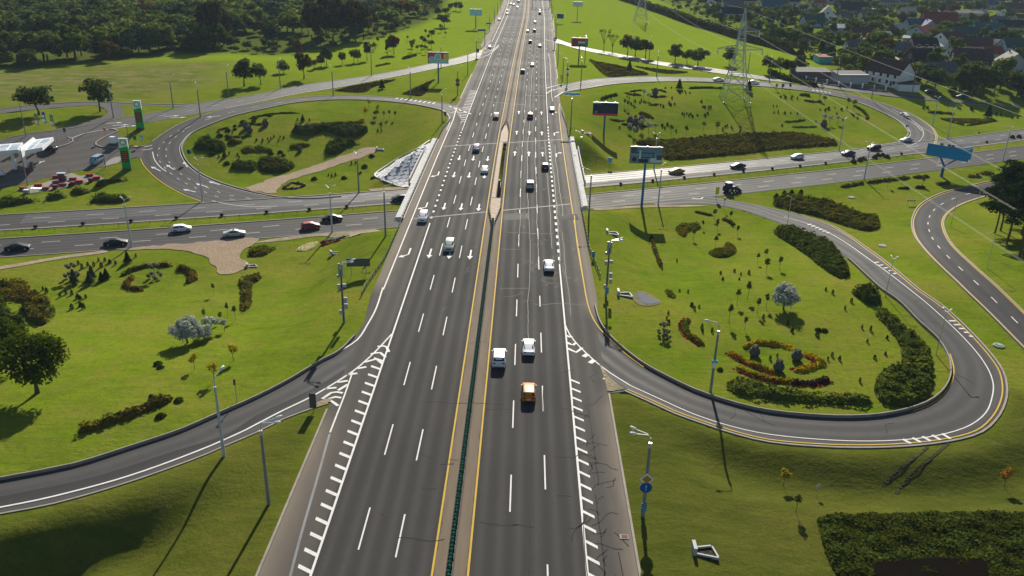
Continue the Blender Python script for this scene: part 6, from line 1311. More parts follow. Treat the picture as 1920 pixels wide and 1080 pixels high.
sign(199, 261, 3.0, 'red no entry sign at the filling station exit', [('sign_plate', DISC(.42, M_RED, 'sign_plate'), 2.9, [MB().box((0, -.03, 0), (.5, .02, .12)).mesh('bar', M_WHITEP)])])
sign(268, 271, 2.4, 'round blue arrow sign with striped base at the loop entry', [('arrow_sign', DISC(.45, M_SKYB, 'arrow_sign'), 2.3, []), ('striped_board', board(.45, .8, M_WHITEP, 'striped_board'), 1.1, [stripes(.45, .8, 3)])])
sign(124, 262, 3.2, 'tall dark road sign seen from behind at the forecourt exit', [('sign_plate', board(.8, 1.2, M_DGREY, 'sign_plate'), 2.8, [])])
sign(440, 753, 4.6, 'small dark sign on a thin post on the bank above the left ramp', [('sign_plate', board(.28, .75, M_GREY, 'sign_plate'), 4.3, [])], .1) if False else sign(444, 754, 3.2, 'small dark sign on a thin post on the bank above the left ramp', [('sign_plate', board(.3, .8, M_DGREY, 'sign_plate'), 2.9, [])])
sign(1699, 246, 2.2, 'grey sign seen edge on at the inner kerb of the upper right loop', [('sign_plate', board(1.0, .8, M_GREY, 'sign_plate'), 1.9, [])])
sign(1834, 256, 1.6, 'small red and white notice on the far right lawn', [('sign_plate', board(.7, .5, M_DRED, 'sign_plate'), 1.3, [])]); sign(835, 225, 2.6, 'dark signal box on a post at the left loop tip', [('sign_plate', board(.8, 1.3, M_DGREY, 'sign_plate'), 2.0, [])])
sign(896, 108, 4., 'dark narrow sign at the left slip road nose', [('sign_plate', board(1.1, 1.8, M_DGREY, 'sign_plate'), 3.2, [])]); sign(903, 75, 5.4, 'long dark sign on posts beside the far left lawn', [('sign_plate', board(4., 1.0, M_BLUE, 'sign_plate'), 5.2, [])], 0, (-1.6, 1.6))
sign(916, 60, 5.0, 'dark blue sign on the second far left lamp row', [('sign_plate', board(2.6, .8, M_BLUE, 'sign_plate'), 4.8, [])])
sign(1050, 44, 5.0, 'blue direction sign on two legs beside the right carriageway', [('sign_plate', board(4.4, 3.0, M_BLUE, 'sign_plate'), 4.6, [board(3.2, .35, M_SKYB, 'lettering')])], 0, (-1.4, 1.4))
gp = P(1030, 16)
gt = thing('sign_gantry', gp, 'overhead gantry with three blue signs over the right carriageway', 'sign gantry')
MB().cyl((0, 0, -.2), (0, 0, 7), .2, .2, 8).cyl((-13.2, 0, -.2), (-13.2, 0, 7), .2, .2, 8).box((-6.6, 0, 6.6), (13.6, .35, .5)).build('frame', M_GREY, gt)
for x, w, m in ((-11., 3.2, M_BLUE), (-6.6, 3.8, M_DGREY), (-1.6, 4.8, M_BLUE)): MB().box((x, -.4, 6.8), (w, .1, 1.7)).build('sign_plate', m, gt)
# bins, headwall frames, sewer covers
M_CWALL = flat('white concrete beam', (.36, .365, .37), .65, var=.1, scale=2.)
def headwall(px, py, s, label, rz=0.):
    t = thing('drain_headwall', P(px, py), label, 'drain headwall', 'white concrete drain frames on the lawns', rz, s * .85)
    MB().box((-1.0, .15, .42), (.34, 1.3, .95)).build('end_wall', M_CWALL, t)
    for a, bq in (((-.8, .55), (.75, .85)), ((-.8, -.35), (1.15, -.85)), ((.85, .75), (1.15, -.75))):
        a, bq = Vector(a), Vector(bq); d = bq - a; MB().box(((a + bq) / 2).to_3d() + Vector((0, 0, .12)), (d.length, .16, .28), math.atan2(d.y, d.x)).build('beam', M_CWALL, t)
    n = 16; obj('soil', mesh_np('soil', [(1.2 * math.cos(2 * PI * i / n), .95 * math.sin(2 * PI * i / n), .05) for i in range(n)], [tuple(range(n))], [M_SOIL]), t)
headwall(1321, 1037, 1.2, 'white concrete drain frame at the bottom right, left of the shrub field'); headwall(1171, 554, 1.25, 'white concrete drain frame beside the puddle'); headwall(1148, 439, 1.25, 'white concrete drain frame near the right bridge end'); headwall(1099, 251, 1.4, 'white concrete drain frame below the dark blue billboard', .2); headwall(629, 476, 1.0, 'white concrete drain frame on the bank above the equipment post', .5); headwall(472, 500, 1.0, 'white concrete drain frame at the gravel path end', .4); headwall(713, 281, 1.1, 'white concrete drain frame at the end of the upper gravel path', .2)
for px, py, l in ((1596, 371, 'stone well cover with green lid on the right lawn, upper one'), (1655, 462, 'stone well cover with green lid on the right lawn, lower one'), (1872, 649, 'pale green well cover on the grass strip at the right edge')):
    t = thing('well_cover', P(px, py), l, 'well cover'); MB().lathe([(.9, 0), (.8, .2), (.45, .24)], 12).build('ring', M_KERB, t); MB().cyl((.1, 0, .22), (.1, 0, .3), .42, .42, 12).build('lid', flat('green lid', (.12, .36, .24), .5), t)
gr_ = G(1170, 1008); t = thing('storm_drain', (gr_[0], gr_[1], MZ), 'rusty storm drain grate in the right kerb at the bottom', 'storm drain'); MB().box((0, 0, .03), (.9, .7, .06)).build('frame', M_KERB, t); MB().box((.05, 0, .05), (.6, .45, .06)).build('grate', flat('rust', (.12, .05, .03), .8), t)
sign(1143, 313, 2.6, 'small light blue box sign on the shaded bank under the dark billboard', [('sign_plate', board(1.2, 1.4, M_SKYB, 'sign_plate'), 2., [])])

# ---------------------------------------------------------------- billboards
def billboard(px, py, ptop, w, hh, rz, post_m, frame_m, label, poster, lights=3, r=.3):
    base = P(px, py); lo, hi = 0, 40.                        # the panel top stands at the height the photo shows
    for _ in range(40):
        m_ = (lo + hi) / 2; d = np.array(base) + np.array([0, 0, m_]) - CAM
        if 540 - F_PX * (d @ UP) / (d @ FW) > ptop: lo = m_
        else: hi = m_
    H = lo; t = thing('billboard', base, label, 'billboard', None, rz)
    MB().cyl((0, .1, -.4), (0, .1, H - hh + .3), r, r * .85, 10).build('post', post_m, t)
    MB().box((0, 0, H - hh / 2), (w, .55, hh)).build('frame', frame_m, t)
    mb = {}
    for k, (kind, x, z, a, bq, m) in enumerate(poster):
        g = mb.setdefault(m.name, (MB(), m))[0]; y = -.30 - .004 * k; X_, Z_ = x * w / 2, H - hh / 2 + z * hh / 2
        if kind == 'r': g.add([(X_ - a * w / 2, y, Z_ - bq * hh / 2), (X_ + a * w / 2, y, Z_ - bq * hh / 2), (X_ + a * w / 2, y, Z_ + bq * hh / 2), (X_ - a * w / 2, y, Z_ + bq * hh / 2)], [(0, 1, 2, 3)])
        else: n = 20; g.add([(X_ + a * hh / 2 * math.cos(2 * PI * i / n), y, Z_ + a * hh / 2 * math.sin(2 * PI * i / n)) for i in range(n)], [tuple(range(n))])
    bse = None
    for k, (g, m) in enumerate(mb.values()):
        o = g.build('poster' if k == 0 else 'print', m, t if k == 0 else bse)
        if k == 0: bse = o
    for i in range(lights):
        x = -w * .36 + w * .36 * i * (2 / max(1, lights - 1)) if lights > 1 else 0
        MB().tube([(x, 0, H), (x, -1.2, H + .35)], .04, 5).box((x, -1.3, H + .35), (.4, .25, .2)).build('floodlight', M_ALU, t)
    return t
f = lambda n, c, r=.7: flat('print ' + n, tuple(min(.9, v * 1.35) for v in c), r, var=.1, scale=.6, spec=.08)
pc = dict(plum=f('plum', (.30, .05, .16)), red=f('red', (.42, .03, .03)), cyan=f('cyan', (.16, .42, .55)), ylw=f('yellow', (.50, .42, .10)), sky=f('sky', (.22, .48, .62)), navy=f('navy', (.008, .022, .075)), white=f('white', (.62, .63, .63)), pale=f('pale', (.36, .42, .46)), dusk=f('dusk', (.045, .07, .10)), steel=f('steel', (.10, .15, .20)), green=f('green', (.10, .32, .12)), maroon=f('maroon', (.22, .035, .045)), dark=f('dark', (.022, .026, .032)), orange=f('orange', (.55, .17, .04)), aqua=f('aqua', (.10, .40, .50)), col1=f('collage ground', (.14, .22, .29)))
MPB = flat('post blue', (.015, .10, .28), .5, var=.1); MPG = flat('post grey', (.20, .22, .24), .5)
billboard(822, 155, 98, 8.0, 4.2, .02, MPB, M_DGREY, 'colourful billboard with two pale discs beside the left slip road', [('r', 0, 0, .97, .95, pc['plum']), ('r', .55, -.1, .42, .85, pc['ylw']), ('r', .3, -.72, .67, .22, pc['sky']), ('c', -.05, .18, .62, 0, pc['white']), ('c', -.05, .18, .52, 0, pc['cyan']), ('c', -.62, -.35, .62, 0, pc['ylw']), ('c', -.62, -.35, .48, 0, pc['cyan']), ('r', .42, .35, .1, .5, pc['red']), ('r', -.6, .75, .3, .2, pc['red'])])
billboard(892, 53, 17, 7.2, 3.8, 0, MPG, M_GREY, 'pale blue billboard on a tall post beside the far left carriageway', [('r', 0, 0, .97, .95, pc['sky']), ('r', .3, -.2, .3, .25, pc['ylw']), ('r', -.5, .2, .3, .3, pc['pale'])], 3, .35)
billboard(1082, 37, 3, 6.4, 3.2, 0, MPG, M_GREY, 'pale grey billboard with a little tree print on the far right lawn', [('r', 0, 0, .97, .95, pc['pale']), ('c', 0, .1, .3, 0, pc['ylw']), ('r', 0, -.35, .03, .4, pc['green'])], 0, .25)
billboard(1085, 115, 71, 7.6, 3.9, .02, MPB, M_DGREY, 'dark billboard with red and green bars above the right slip road', [('r', 0, 0, .97, .95, pc['dusk']), ('r', -.62, 0, .3, .8, pc['maroon']), ('r', .22, .38, .42, .42, pc['red']), ('r', .22, -.02, .42, .16, pc['white']), ('r', .22, -.22, .42, .2, pc['green']), ('r', .78, 0, .14, .8, pc['steel'])], 3)
billboard(1132, 253, 192, 7.9, 4.1, -.03, MPB, M_DGREY, 'dark blue billboard with a red bottom band on a blue post', [('r', 0, 0, .97, .95, pc['navy']), ('r', 0, -.82, .97, .16, pc['red']), ('r', -.62, .82, .3, .04, pc['pale']), ('c', -.5, .1, .5, 0, pc['dark']), ('c', .05, .1, .5, 0, pc['dark']), ('c', .55, .1, .5, 0, pc['dark']), ('r', -.72, -.45, .1, .14, pc['steel'])], 3)
billboard(1203, 388, 275, 7.7, 4.1, -.02, flat('post bright blue', (.02, .14, .42), .45), flat('frame red', (.30, .05, .04), .5), 'big billboard with grey blue collage and red frame on a bright blue post', [('r', 0, 0, .98, .96, pc['col1']), ('r', -.68, .55, .27, .36, pc['dusk']), ('r', -.05, .6, .55, .25, pc['steel']), ('r', .72, .55, .25, .34, pc['steel']), ('r', .05, 0, .44, .34, pc['navy']), ('r', .05, 0, .38, .24, pc['steel']), ('r', -.68, -.45, .27, .42, pc['steel']), ('c', -.72, -.5, .26, 0, pc['dark']), ('r', -.15, -.65, .28, .22, pc['dark']), ('r', .62, -.55, .35, .26, pc['pale']), ('r', .8, -.2, .16, .3, pc['dusk']), ('r', -.38, .1, .05, .5, pc['pale'])], 3, .32)
vb = P(1765, 331); t = thing('billboard', vb, 'blank blue V shaped billboard on a forked blue post by the side road', 'billboard', None, -.72); bm = flat('billboard blue', (.012, .24, .52), .7, var=.1, scale=.4, spec=.08)
MB().cyl((0, 0, -.3), (0, 0, 3.6), .42, .38, 10).build('post', MPB, t)
MB().cyl((0, 0, 3.2), (-1.6, .3, 5.6), .3, .25, 8).cyl((0, 0, 3.2), (2.6, .8, 5.2), .22, .2, 8).build('fork', MPB, t)
for s, a in ((1, .0), (-1, .34)): MB().box((.2, .2 if s > 0 else 1.9, 6.9), (11.2, .35, 3.2), a).build('panel', bm, t)
MB().box((.2, .2, 8.62), (11.3, .45, .14)).build('top_rail', M_DGREY, t)
for x in (-2, 0, 1): MB().box((x, .9, 8.9), (.8, .3, .5)).build('floodlight', M_DGREY, t)

# ---------------------------------------------------------------- planters
M_URN = speckle('planter stone', (.06, .058, .055), (.13, .12, .115), (.09, .08, .075), 7.); URN = MB().lathe([(.45, 0), (.72, .3), (.8, .7), (.66, 1.12), (.45, 1.28), (.5, 1.4)], 18).mesh('urn', M_URN, True)
Vq, Fq_ = crown_cloud([(0, 0, 1.5, .5, .5, .3)], 160, .14, 3); UF = mesh_np('flowers', Vq, Fq_, [leafmat('planter flowers', (.05, .05, .03), (.45, .40, .36), (.06, .10, .02), p3=.3)])
def planter(px, py, label, s=1.): t = thing('round_planter', P(px, py), label, 'planter', None, 0, s); obj('urn', URN, t); obj('flowers', UF, t)
for q in ((1414, 667, 'round stone planter, left one of three in the yellow eye shape', 1.), (1493, 675, 'round stone planter, right one of three in the yellow eye shape', 1.), (1459, 695, 'round stone planter, front one of three in the yellow eye shape', 1.), (462, 242, 'round dark planter, left one in the upper left loop', 1.3), (468, 249, 'round dark planter, lower one in the upper left loop', 1.3), (498, 236, 'round dark planter at the end of the thin bed in the upper left loop', 1.3), (562, 285, 'small reddish planter above the gravel path', .9), (1181, 232, 'dark planter, left of three above the red edged arcs', 1.5), (1191, 236, 'dark planter, front of three above the red edged arcs', 1.5), (1202, 231, 'dark planter, right of three above the red edged arcs', 1.5), (1228, 178, 'dark planter inside the ring bed', 1.5), (1544, 238, 'dark planter right of the thin strips above the rust bank', 1.5)): planter(*q)
def tiered(px, py, s, label):
    t = thing('tiered_planter', P(px, py), label, 'planter', None, 0, s); MB().cyl((0, 0, 0), (0, 0, 2.2), .07, .05, 6).build('stem', M_DGREY, t)
    for z, r, n in ((.55, .95, 5), (2.1, .6, 4)):
        for i in range(n): a = 2 * PI * i / n; o = MB().lathe([(.12, -.2), (.3, 0), (.32, .12)], 10, (r * math.cos(a), r * math.sin(a), z)).build('bowl', M_URN, t, smooth=True); V, Fq = crown_cloud([(r * math.cos(a), r * math.sin(a), z + .22, .36, .36, .22)], 60, .13, i); obj('flowers', mesh_np('flowers', V, Fq, [UF.materials[0]]), o)
tiered(136, 522, 1.15, 'tiered flower planter at the left, above the dark spruces'); tiered(291, 522, 1.15, 'tiered flower planter inside the curved brown beds'); tiered(1243, 628, .8, 'wrought flower stand with dry flowers near the right kerb'); tiered(1249, 636, .6, 'smaller wrought flower stand below the other near the right kerb')

# ---------------------------------------------------------------- the strip between the avenue carriageways: fence and flower tubs
Vb, Fb = crown_cloud([(0, 0, .45, .42, .42, .25)], 60, .16, 8); TB = mesh_np('flowers', Vb, Fb, [LEAF['purple']]); TUB = MB().lathe([(.3, 0), (.42, .4), (.36, .42)], 10).mesh('tub', M_URN)
for q in ((67, 428), (156, 422), (246, 417), (331, 411), (416, 406), (500, 400), (580, 395), (650, 390), (1164, 347), (1224, 341), (1283, 335), (1339, 329), (1394, 323), (1448, 318), (1500, 313), (1548, 308), (1600, 298), (1690, 290), (1770, 278), (1850, 268)):
    t = thing('flower_tub', P(*q), 'small dark flower tub on the grass strip between the avenue carriageways', 'planter', 'flower tubs on the avenue strip'); obj('tub', TUB, t); obj('flowers', TB, t)
for x0, x1, l in ((-112, -30, 'thin steel fence on the avenue strip left of the bridge'), (18, 150, 'thin steel fence on the avenue strip right of the bridge')):
    xs = np.arange(x0, x1, 3.0); p = av(xs, 0.3); t = thing('strip_fence', (p[0][0], p[0][1], -6.), l, 'fence'); pm = MB().box((0, 0, .5), (.06, .06, 1.)).mesh('post', M_DGREY)
    z = h(p[:, 0], p[:, 1])
    for q, zz in zip(p, z): obj('post', pm, t, (q[0] - p[0][0], q[1] - p[0][1], zz + 6.))
    for hh in (.5, .95): MB().tube([(q[0] - p[0][0], q[1] - p[0][1], zz + 6. + hh) for q, zz in zip(p, z)], .02, 4).build('rail', M_DGREY, t)
for q in ((1600, 305), (1612, 302), (1620, 299), (1640, 297), (1646, 293), (1655, 293), (1663, 296), (1898, 259), (1910, 258)):
    tag(obj('strip_shrub', TINY[4], None, P(*q), rng.uniform(0, 6), 1.7), 'small round reddish shrub on the avenue strip', 'shrub', 'round shrubs on the avenue strip')

# ---------------------------------------------------------------- filling station
M_FAS = flat('canopy fascia', (.72, .74, .76), .35, var=.03); M_ROOFG = flat('canopy roof sheet', (.42, .46, .50), .5, var=.1, scale=.3); M_SKYL = flat('roof light strip', (.30, .36, .43), .4)
hb = float(h(*P(54, 320)[:2])); ZC = hb + 5.7
def slab_from(px, z0, z1, name, mat, parent, origin):
    p = [ray(x, y, z1)[:2] - np.array(origin[:2]) for x, y in px]; n = len(p)
    V = [(q[0], q[1], z0 - origin[2]) for q in p] + [(q[0], q[1], z1 - origin[2]) for q in p]
    Fs = [(i, (i + 1) % n, n + (i + 1) % n, n + i) for i in range(n)] + [tuple(range(n))[::-1], tuple(range(n, 2 * n))]
    return obj(name, mesh_np(name, V, Fs, [mat]), parent)
og = P(54, 320); can = thing('station_canopy', og, 'white filling station canopy with glazed roof strips on a red based column', 'canopy')
R_ = [(39, 283), (79, 276), (100, 257), (64, 262)]; L_ = [(-75, 290), (34, 280), (43, 267), (-60, 276)]
for q in (R_, L_): slab_from(q, ZC - .95, ZC, 'roof', M_FAS, can, og)
def lerp(q, a, bq): A0 = np.array(q[0]) * (1 - a) + np.array(q[1]) * a; B0 = np.array(q[3]) * (1 - a) + np.array(q[2]) * a; return tuple(A0 * (1 - bq) + B0 * bq)
for q, n in ((R_, 2), (L_, 5)):
    for i in range(n):
        for j in range(2): slab_from([lerp(q, (i + .1) / n, .12 + .42 * j), lerp(q, (i + .9) / n, .12 + .42 * j), lerp(q, (i + .9) / n, .46 + .42 * j), lerp(q, (i + .1) / n, .46 + .42 * j)], ZC - .05, ZC + .06, 'roof_light', M_ROOFG if (i + j) % 2 else M_SKYL, can, og)
slab_from([(33, 280), (40, 284), (66, 259.5), (62, 257)], ZC - 1.1, ZC + .5, 'rib_beam', M_FAS, can, og)
cb = np.array([0, 0, 0.]); MB().cyl((-.4, 0, .9), (-.9, .3, 5.2), .45, .42, 10).build('column', M_FAS, can); MB().cyl((-.4, 0, -.1), (-.4, 0, .95), .48, .46, 10).build('column_base', M_RED, can); MB().box((.8, .4, 1.1), (.7, 1.0, 2.2), .3).build('pump', M_DGREY, can)
p2 = np.array(ray(4, 330, hb)) - np.array(og); MB().cyl((p2[0], p2[1] + 6, -.1), (p2[0], p2[1] + 6, 5.0), .45, .42, 10).build('column', M_FAS, can)
slab_from([(86, 279), (91, 276), (91.5, 274), (86.5, 277)], ZC - .6, ZC - .55, 'logo_strip', M_BLUE, can, og) if False else None
# price totems
M_TGR = flat('totem green', (.010, .30, .055), .35, var=.05); M_TWH = flat('totem white', (.62, .68, .66), .35, var=.04); M_PRICE = flat('price display', (.05, .03, .025), .3); M_PRN = flat('price digits', (.42, .10, .03), .5); M_RING = flat('logo green ring', (.03, .42, .12), .4); M_RINGY = flat('logo pale centre', (.75, .78, .45), .4)
def totem(px, py, label, rz):
    t = thing('price_totem', P(px, py), label, 'sign totem', None, rz); MB().box((0, 0, .2), (2.3, 1.0, .5)).build('plinth', M_DGREY, t)
    MB().box((0, 0, 3.1), (2.2, .7, 5.4)).build('green_body', M_TGR, t); wt = MB().box((0, 0, 7.1), (2.2, .7, 2.6)).build('white_top', M_TWH, t)
    n = 18; MB().add([(x, -.36, z) for i in range(n) for x, z in ((.80 * (1 + .12 * (i % 2)) * math.cos(2 * PI * i / n), 7.35 + .80 * (1 + .12 * (i % 2)) * math.sin(2 * PI * i / n)), (.56 * math.cos(2 * PI * i / n), 7.35 + .56 * math.sin(2 * PI * i / n)))], [(2 * i, 2 * ((i + 1) % n), 2 * ((i + 1) % n) + 1, 2 * i + 1) for i in range(n)]).build('logo_ring', M_RING, t)
    MB().add([(.5 * math.cos(2 * PI * i / n), -.357, 7.35 + .5 * math.sin(2 * PI * i / n)) for i in range(n)], [tuple(range(n))]).build('logo_centre', M_WHITEP, t)
    MB().add([(-1.1, -.355, 5.6), (1.1, -.355, 5.6), (1.1, -.355, 6.4), (-1.1, -.355, 5.85)], [(0, 1, 2, 3)]).build('green_wave', M_TGR, t)
    d = MB().box((0, -.36, 3.6), (1.7, .06, 2.9)).build('price_display', M_PRICE, t); mb = MB()
    for i in range(5):
        for j in range(3): mb.add([(-.55 + j * .42 + a, -.395, 2.45 + i * .52 + bq) for a, bq in ((0, 0), (.3, 0), (.3, .3), (0, .3))], [(0, 1, 2, 3)])
    mb.build('digits', M_PRN, d)
totem(239, 318, 'nearer tall green and white price totem of the filling station', .12); totem(264, 242, 'farther tall green and white price totem by the slip road', .12)
for px, py, m, l in ((79, 262, M_GREENP, 'green and white feather flag, left of three behind the canopy'), (93, 259, M_BLUE, 'blue flag, middle of three behind the canopy'), (108, 264, M_GREENP, 'green and white feather flag, right of three behind the canopy')):
    t = thing('flag', P(px, py), l, 'flag'); MB().cyl((0, 0, -.2), (0, 0, 7.4), .05, .04, 6).build('pole', M_ALU, t); fm = MB(); n = 8
    for i in range(n): z = 4.2 + 3.1 * i / n; fm.add([(-.05, .04 * math.sin(i), z), (-1.0 - .25 * (1 - i / n) * 0, .1 * math.sin(i * 1.2), z + .15), (-1.0, .1 * math.sin(i * 1.2 + 1.2), z + 3.1 / n + .15), (-.05, .04 * math.sin(i + 1), z + 3.1 / n)], [(0, 1, 2, 3)])
    fl_ = fm.build('cloth', m, t); MB().box((-.55, -.14, 6.2), (.6, .02, .7)).build('emblem', pc['orange'] if m is M_GREENP else M_WHITEP, fl_); MB().box((-.55, -.14, 5.0), (.75, .02, 1.0)).build('emblem', M_WHITEP, fl_)
terr = patch('terrace', PL([(33, 355), (65, 346), (82, 344), (108, 333), (135, 324), (149, 331), (175, 326), (199, 336), (162, 342), (112, 354), (77, 360), (54, 364)]), flat('terrace paving', (.215, .195, .175), .8, var=.12, scale=.6), .10, 1.5, smooth_edge=False)
patch('lawn_island', PL([(64, 346), (82, 343), (72, 337), (40, 347), (-40, 362), (-40, 372), (33, 357)]), M_GRASS, .07, 1.5, smooth_edge=False) if False else None
BB = MB().box((0, 0, .22), (1.9, .7, .44)).mesh('base', M_DGREY); BT = MB().box((0, 0, .55), (2.0, .8, .22), top=(.92, .85)).mesh('cushion', M_RED)
for k, (px, py, a) in enumerate(((44, 355, -.1), (72, 349, .1), (85, 355, .2), (106, 333, .2), (106, 343, .15), (118, 348, .2), (137, 337, .2), (149, 342, .15), (168, 330, .2), (181, 335, .25))):
    t = thing('red_bench', P(px, py, .1), 'low bench with bright red seat on the filling station terrace', 'bench', 'red benches on the terrace', a + .1, .92); obj('base', BB, t); obj('cushion', BT, t)
for px, py, s, l in ((104, 353, 1., 'dark red tub, left of the terrace edge row'), (131, 348, .6, 'smallest dark red tub on the terrace'), (137, 347, 1., 'dark red tub in the middle of the terrace edge row'), (171, 340, 1., 'dark red tub, right of the terrace edge row')):
    t = thing('red_tub', P(px, py, .1), l, 'planter', None, 0, s); MB().box((0, 0, .45), (.95, .85, .9), top=(1.15, 1.15)).build('tub', M_DRED, t); MB().box((0, 0, .88), (.95, .85, .06)).build('soil', M_DGREY, t)
t = thing('vending_kiosk', P(117, 339, .1), 'grey blue kiosk cabinet with pale roof among the red benches', 'kiosk', None, .15); MB().box((0, 0, .95), (1.5, .9, 1.9)).build('cabinet', M_DGREY, t); MB().box((0, 0, 2.0), (2.0, 1.1, .15)).build('roof', flat('pale blue roof', (.40, .50, .55), .5), t); MB().box((-.1, -.47, 1.0), (.5, .04, 1.3)).build('front_panel', M_DRED, t); MB().box((.75, .3, .7), (.7, .8, 1.4)).build('side_cabinet', M_GREY, t)
t = thing('litter_bin', P(50, 362, .1), 'grey bin with white lid at the end of the terrace', 'bin'); MB().box((0, 0, .4), (1.2, .9, .8)).build('body', M_GREY, t); MB().box((0, 0, .85), (1.2, .95, .14), top=(.9, .9)).build('lid', M_WHITEP, t)
t = thing('bicycle_rack', P(70, 360, .1), 'pale steel bicycle rack on the terrace', 'bicycle rack')
for i in range(6): MB().tube([(-1.2 + i * .45, -.4, 0), (-1.2 + i * .45, -.4, 1.0), (-1.2 + i * .45, .4, 1.0), (-1.2 + i * .45, .4, 0)], .04, 4).build('hoop', M_ALU, t)
t = thing('green_railing', P(188, 331, .1), 'bright green railing at the corner of the terrace', 'railing', None, -.5)
MB().box((0, 0, .9), (3.4, .1, .12)).build('rail', M_GREENP, t)
for x in (-1.5, -.5, .5, 1.5): MB().box((x, 0, .42), (.09, .09, .84)).build('post', M_GREENP, t)
t = thing('service_cabinet', P(213, 268, .1), 'white service cabinet on the island by the totems', 'cabinet'); MB().box((0, 0, .9), (1.5, 1.1, 1.8)).build('body', M_WHITEP, t); MB().box((-.9, .1, .8), (.4, .8, 1.5)).build('side_unit', M_LAMPW, t)
sign(254, 268, 2.2, 'small green and white sign on the island by the totems', [('sign_plate', board(.8, 1.4, M_TGR, 'sign_plate'), 1.5, [board(.8, .3, M_WHITEP, 'header')])])
sign(130, 326, 1.3, 'thin red post at the terrace corner', [('sign_plate', board(.12, .3, M_RED, 'sign_plate'), 1.2, [])], mat=M_DRED, cat='bollard', name='marker_post')
for q, l in (((52, 348), 'tall grey pole standing at the left end of the terrace'), ((49, 256), 'tall grey pole between slip road and flags'), ((242, 268), 'dark pole behind the nearer totem'), ((198, 314), 'slim pole beside the paved apron')):
    t = thing('pole', P(*q), l, 'pole'); MB().cyl((0, 0, -.2), (0, 0, 9.5 if q[0] < 100 else 5), .13, .09, 8).build('pole_shaft', M_POLE, t); MB().box((0, 0, 1.0), (.3, .2, .5)).build('junction_box', M_GREY, t)

# ---------------------------------------------------------------- pylons and wires
M_LAT = flat('galvanised lattice', (.42, .44, .45), .5, metal=.35, var=.12); M_INS = flat('insulator glass', (.55, .66, .66), .3)
def pylon(base, rz, s, label, detail=True):
    t = thing('power_pylon', base, label, 'pylon', None, rz, s); lv = [(0, 6.6), (5, 5.2), (10, 3.9), (14.5, 2.85), (18.5, 2.1), (22.5, 1.7), (26, 1.35), (30, .75), (33, .1)]
    legs = [MB() for _ in range(4)]; br = MB(); cn = lambda r, i: (r * (1, 1, -1, -1)[i], r * (1, -1, -1, 1)[i])
    for (z0, r0), (z1, r1) in zip(lv[:-1], lv[1:]):
        for i in range(4):
            a, bq = cn(r0 * .72, i), cn(r1 * .72, i); c, d = cn(r0 * .72, (i + 1) % 4), cn(r1 * .72, (i + 1) % 4)
            legs[i].cyl((*a, z0), (*bq, z1), .16, .14, 5); br.cyl((*a, z0), (*d, z1), .08, .08, 4); br.cyl((*c, z0), (*bq, z1), .08, .08, 4); br.cyl((*bq, z1), (*d, z1), .10, .10, 4)
    for i, l in enumerate(legs): l.box((*cn(6.6 * .72, i), .1), (.7, .7, .5)); l.build('leg', M_LAT, t)
    br.build('bracing', M_LAT, t)
    for z, L, sides in ((18.5, 8.2, (-1, 1)), (25, 6.2, (1,))):
        for sd in sides:
            a = MB(); r = 1.0
            for y in (-.8, .8):
                a.cyl((sd * .8, y, z), (sd * L, y * .3, z + .3), .09, .07, 4); a.cyl((sd * .8, y, z + 1.9), (sd * L, y * .3, z + .5), .09, .07, 4)
                for k in range(5): f0 = .8 + (L - .8) * k / 5; f1 = .8 + (L - .8) * (k + 1) / 5; a.cyl((sd * f0, y * (1 - .7 * k / 5), z + .06 * k), (sd * f1, y * (1 - .7 * (k + 1) / 5), z + 1.9 - 1.4 * (k + 1) / 5), .05, .05, 4)
            for k in range(6): f0 = .8 + (L - .8) * k / 5; yy = .8 * (1 - .7 * k / 5); a.cyl((sd * f0, -yy, z + .06 * k), (sd * f0, yy, z + .06 * k), .06, .06, 4)
            a.build('cross_arm', M_LAT, t); MB().lathe([(.02, -1.9), (.16, -1.8), (.16, -.2), (.03, 0)], 8, (sd * L, -.25, z + .2)).lathe([(.02, -1.9), (.16, -1.8), (.16, -.2), (.03, 0)], 8, (sd * L, .25, z + .2)).build('insulator', M_INS, t)
    return t
PB = P(1376, 189); PB2 = P(1201, 42); dirp = math.atan2(PB.y - PB2.y, PB.x - PB2.x)
pyl = pylon(PB, dirp - PI / 2 + PI, 1.0, 'big lattice power pylon in the upper right loop'); pylon(PB2, dirp - PI / 2 + PI, .95, 'distant lattice power pylon on the far bright lawn')
bpy.context.view_layer.update()
M_WIRE = flat('power cable', (.34, .33, .27), .5, metal=.2)
def wire(a, bq, sag, label, twin=True, r=.035):
    t = thing('power_cable', a, label, 'power cable'); d = bq - a; sd = Vector((-d.y, d.x, 0)).normalized() * .22
    for s in ((-1, 1) if twin else (0,)): MB().tube([sd * s + d * (i / 24) + Vector((0, 0, -4 * sag * (i / 24) * (1 - i / 24))) for i in range(25)], r, 4).build('wire', M_WIRE, t)
mwp, mw2 = pyl.matrix_world, None
pts = {k: mwp @ Vector(v) for k, v in dict(top=(0, 0, 33), hi=(6.2, 0, 23.3), lo1=(8.2, 0, 16.8), lo2=(-8.2, 0, 16.8)).items()}
arms = sorted(('lo1', 'lo2'), key=lambda k: pts[k].x)
def along(px, py, dist):                                      # a point on the sight line of a surveyed cable position, at the given plan distance
    d = RI * (px - 960) - UP * (py - 540) + F_PX * FW; d = d / np.hypot(d[0], d[1]); return Vector(CAM + d * dist)
far = {'top': along(2420, 396, 168), 'hi': along(2440, 605, 150), arms[0]: along(2420, 815, 118), arms[1]: along(2440, 700, 134)}
nm_ = {'top': 'single earth wire running from the pylon top down to the right', 'hi': 'twin power cables from the upper pylon arm down to the right', arms[0]: 'twin power cables from the left pylon arm passing over the side road bend', arms[1]: 'twin power cables from the lower right pylon arm past the blue sign'}
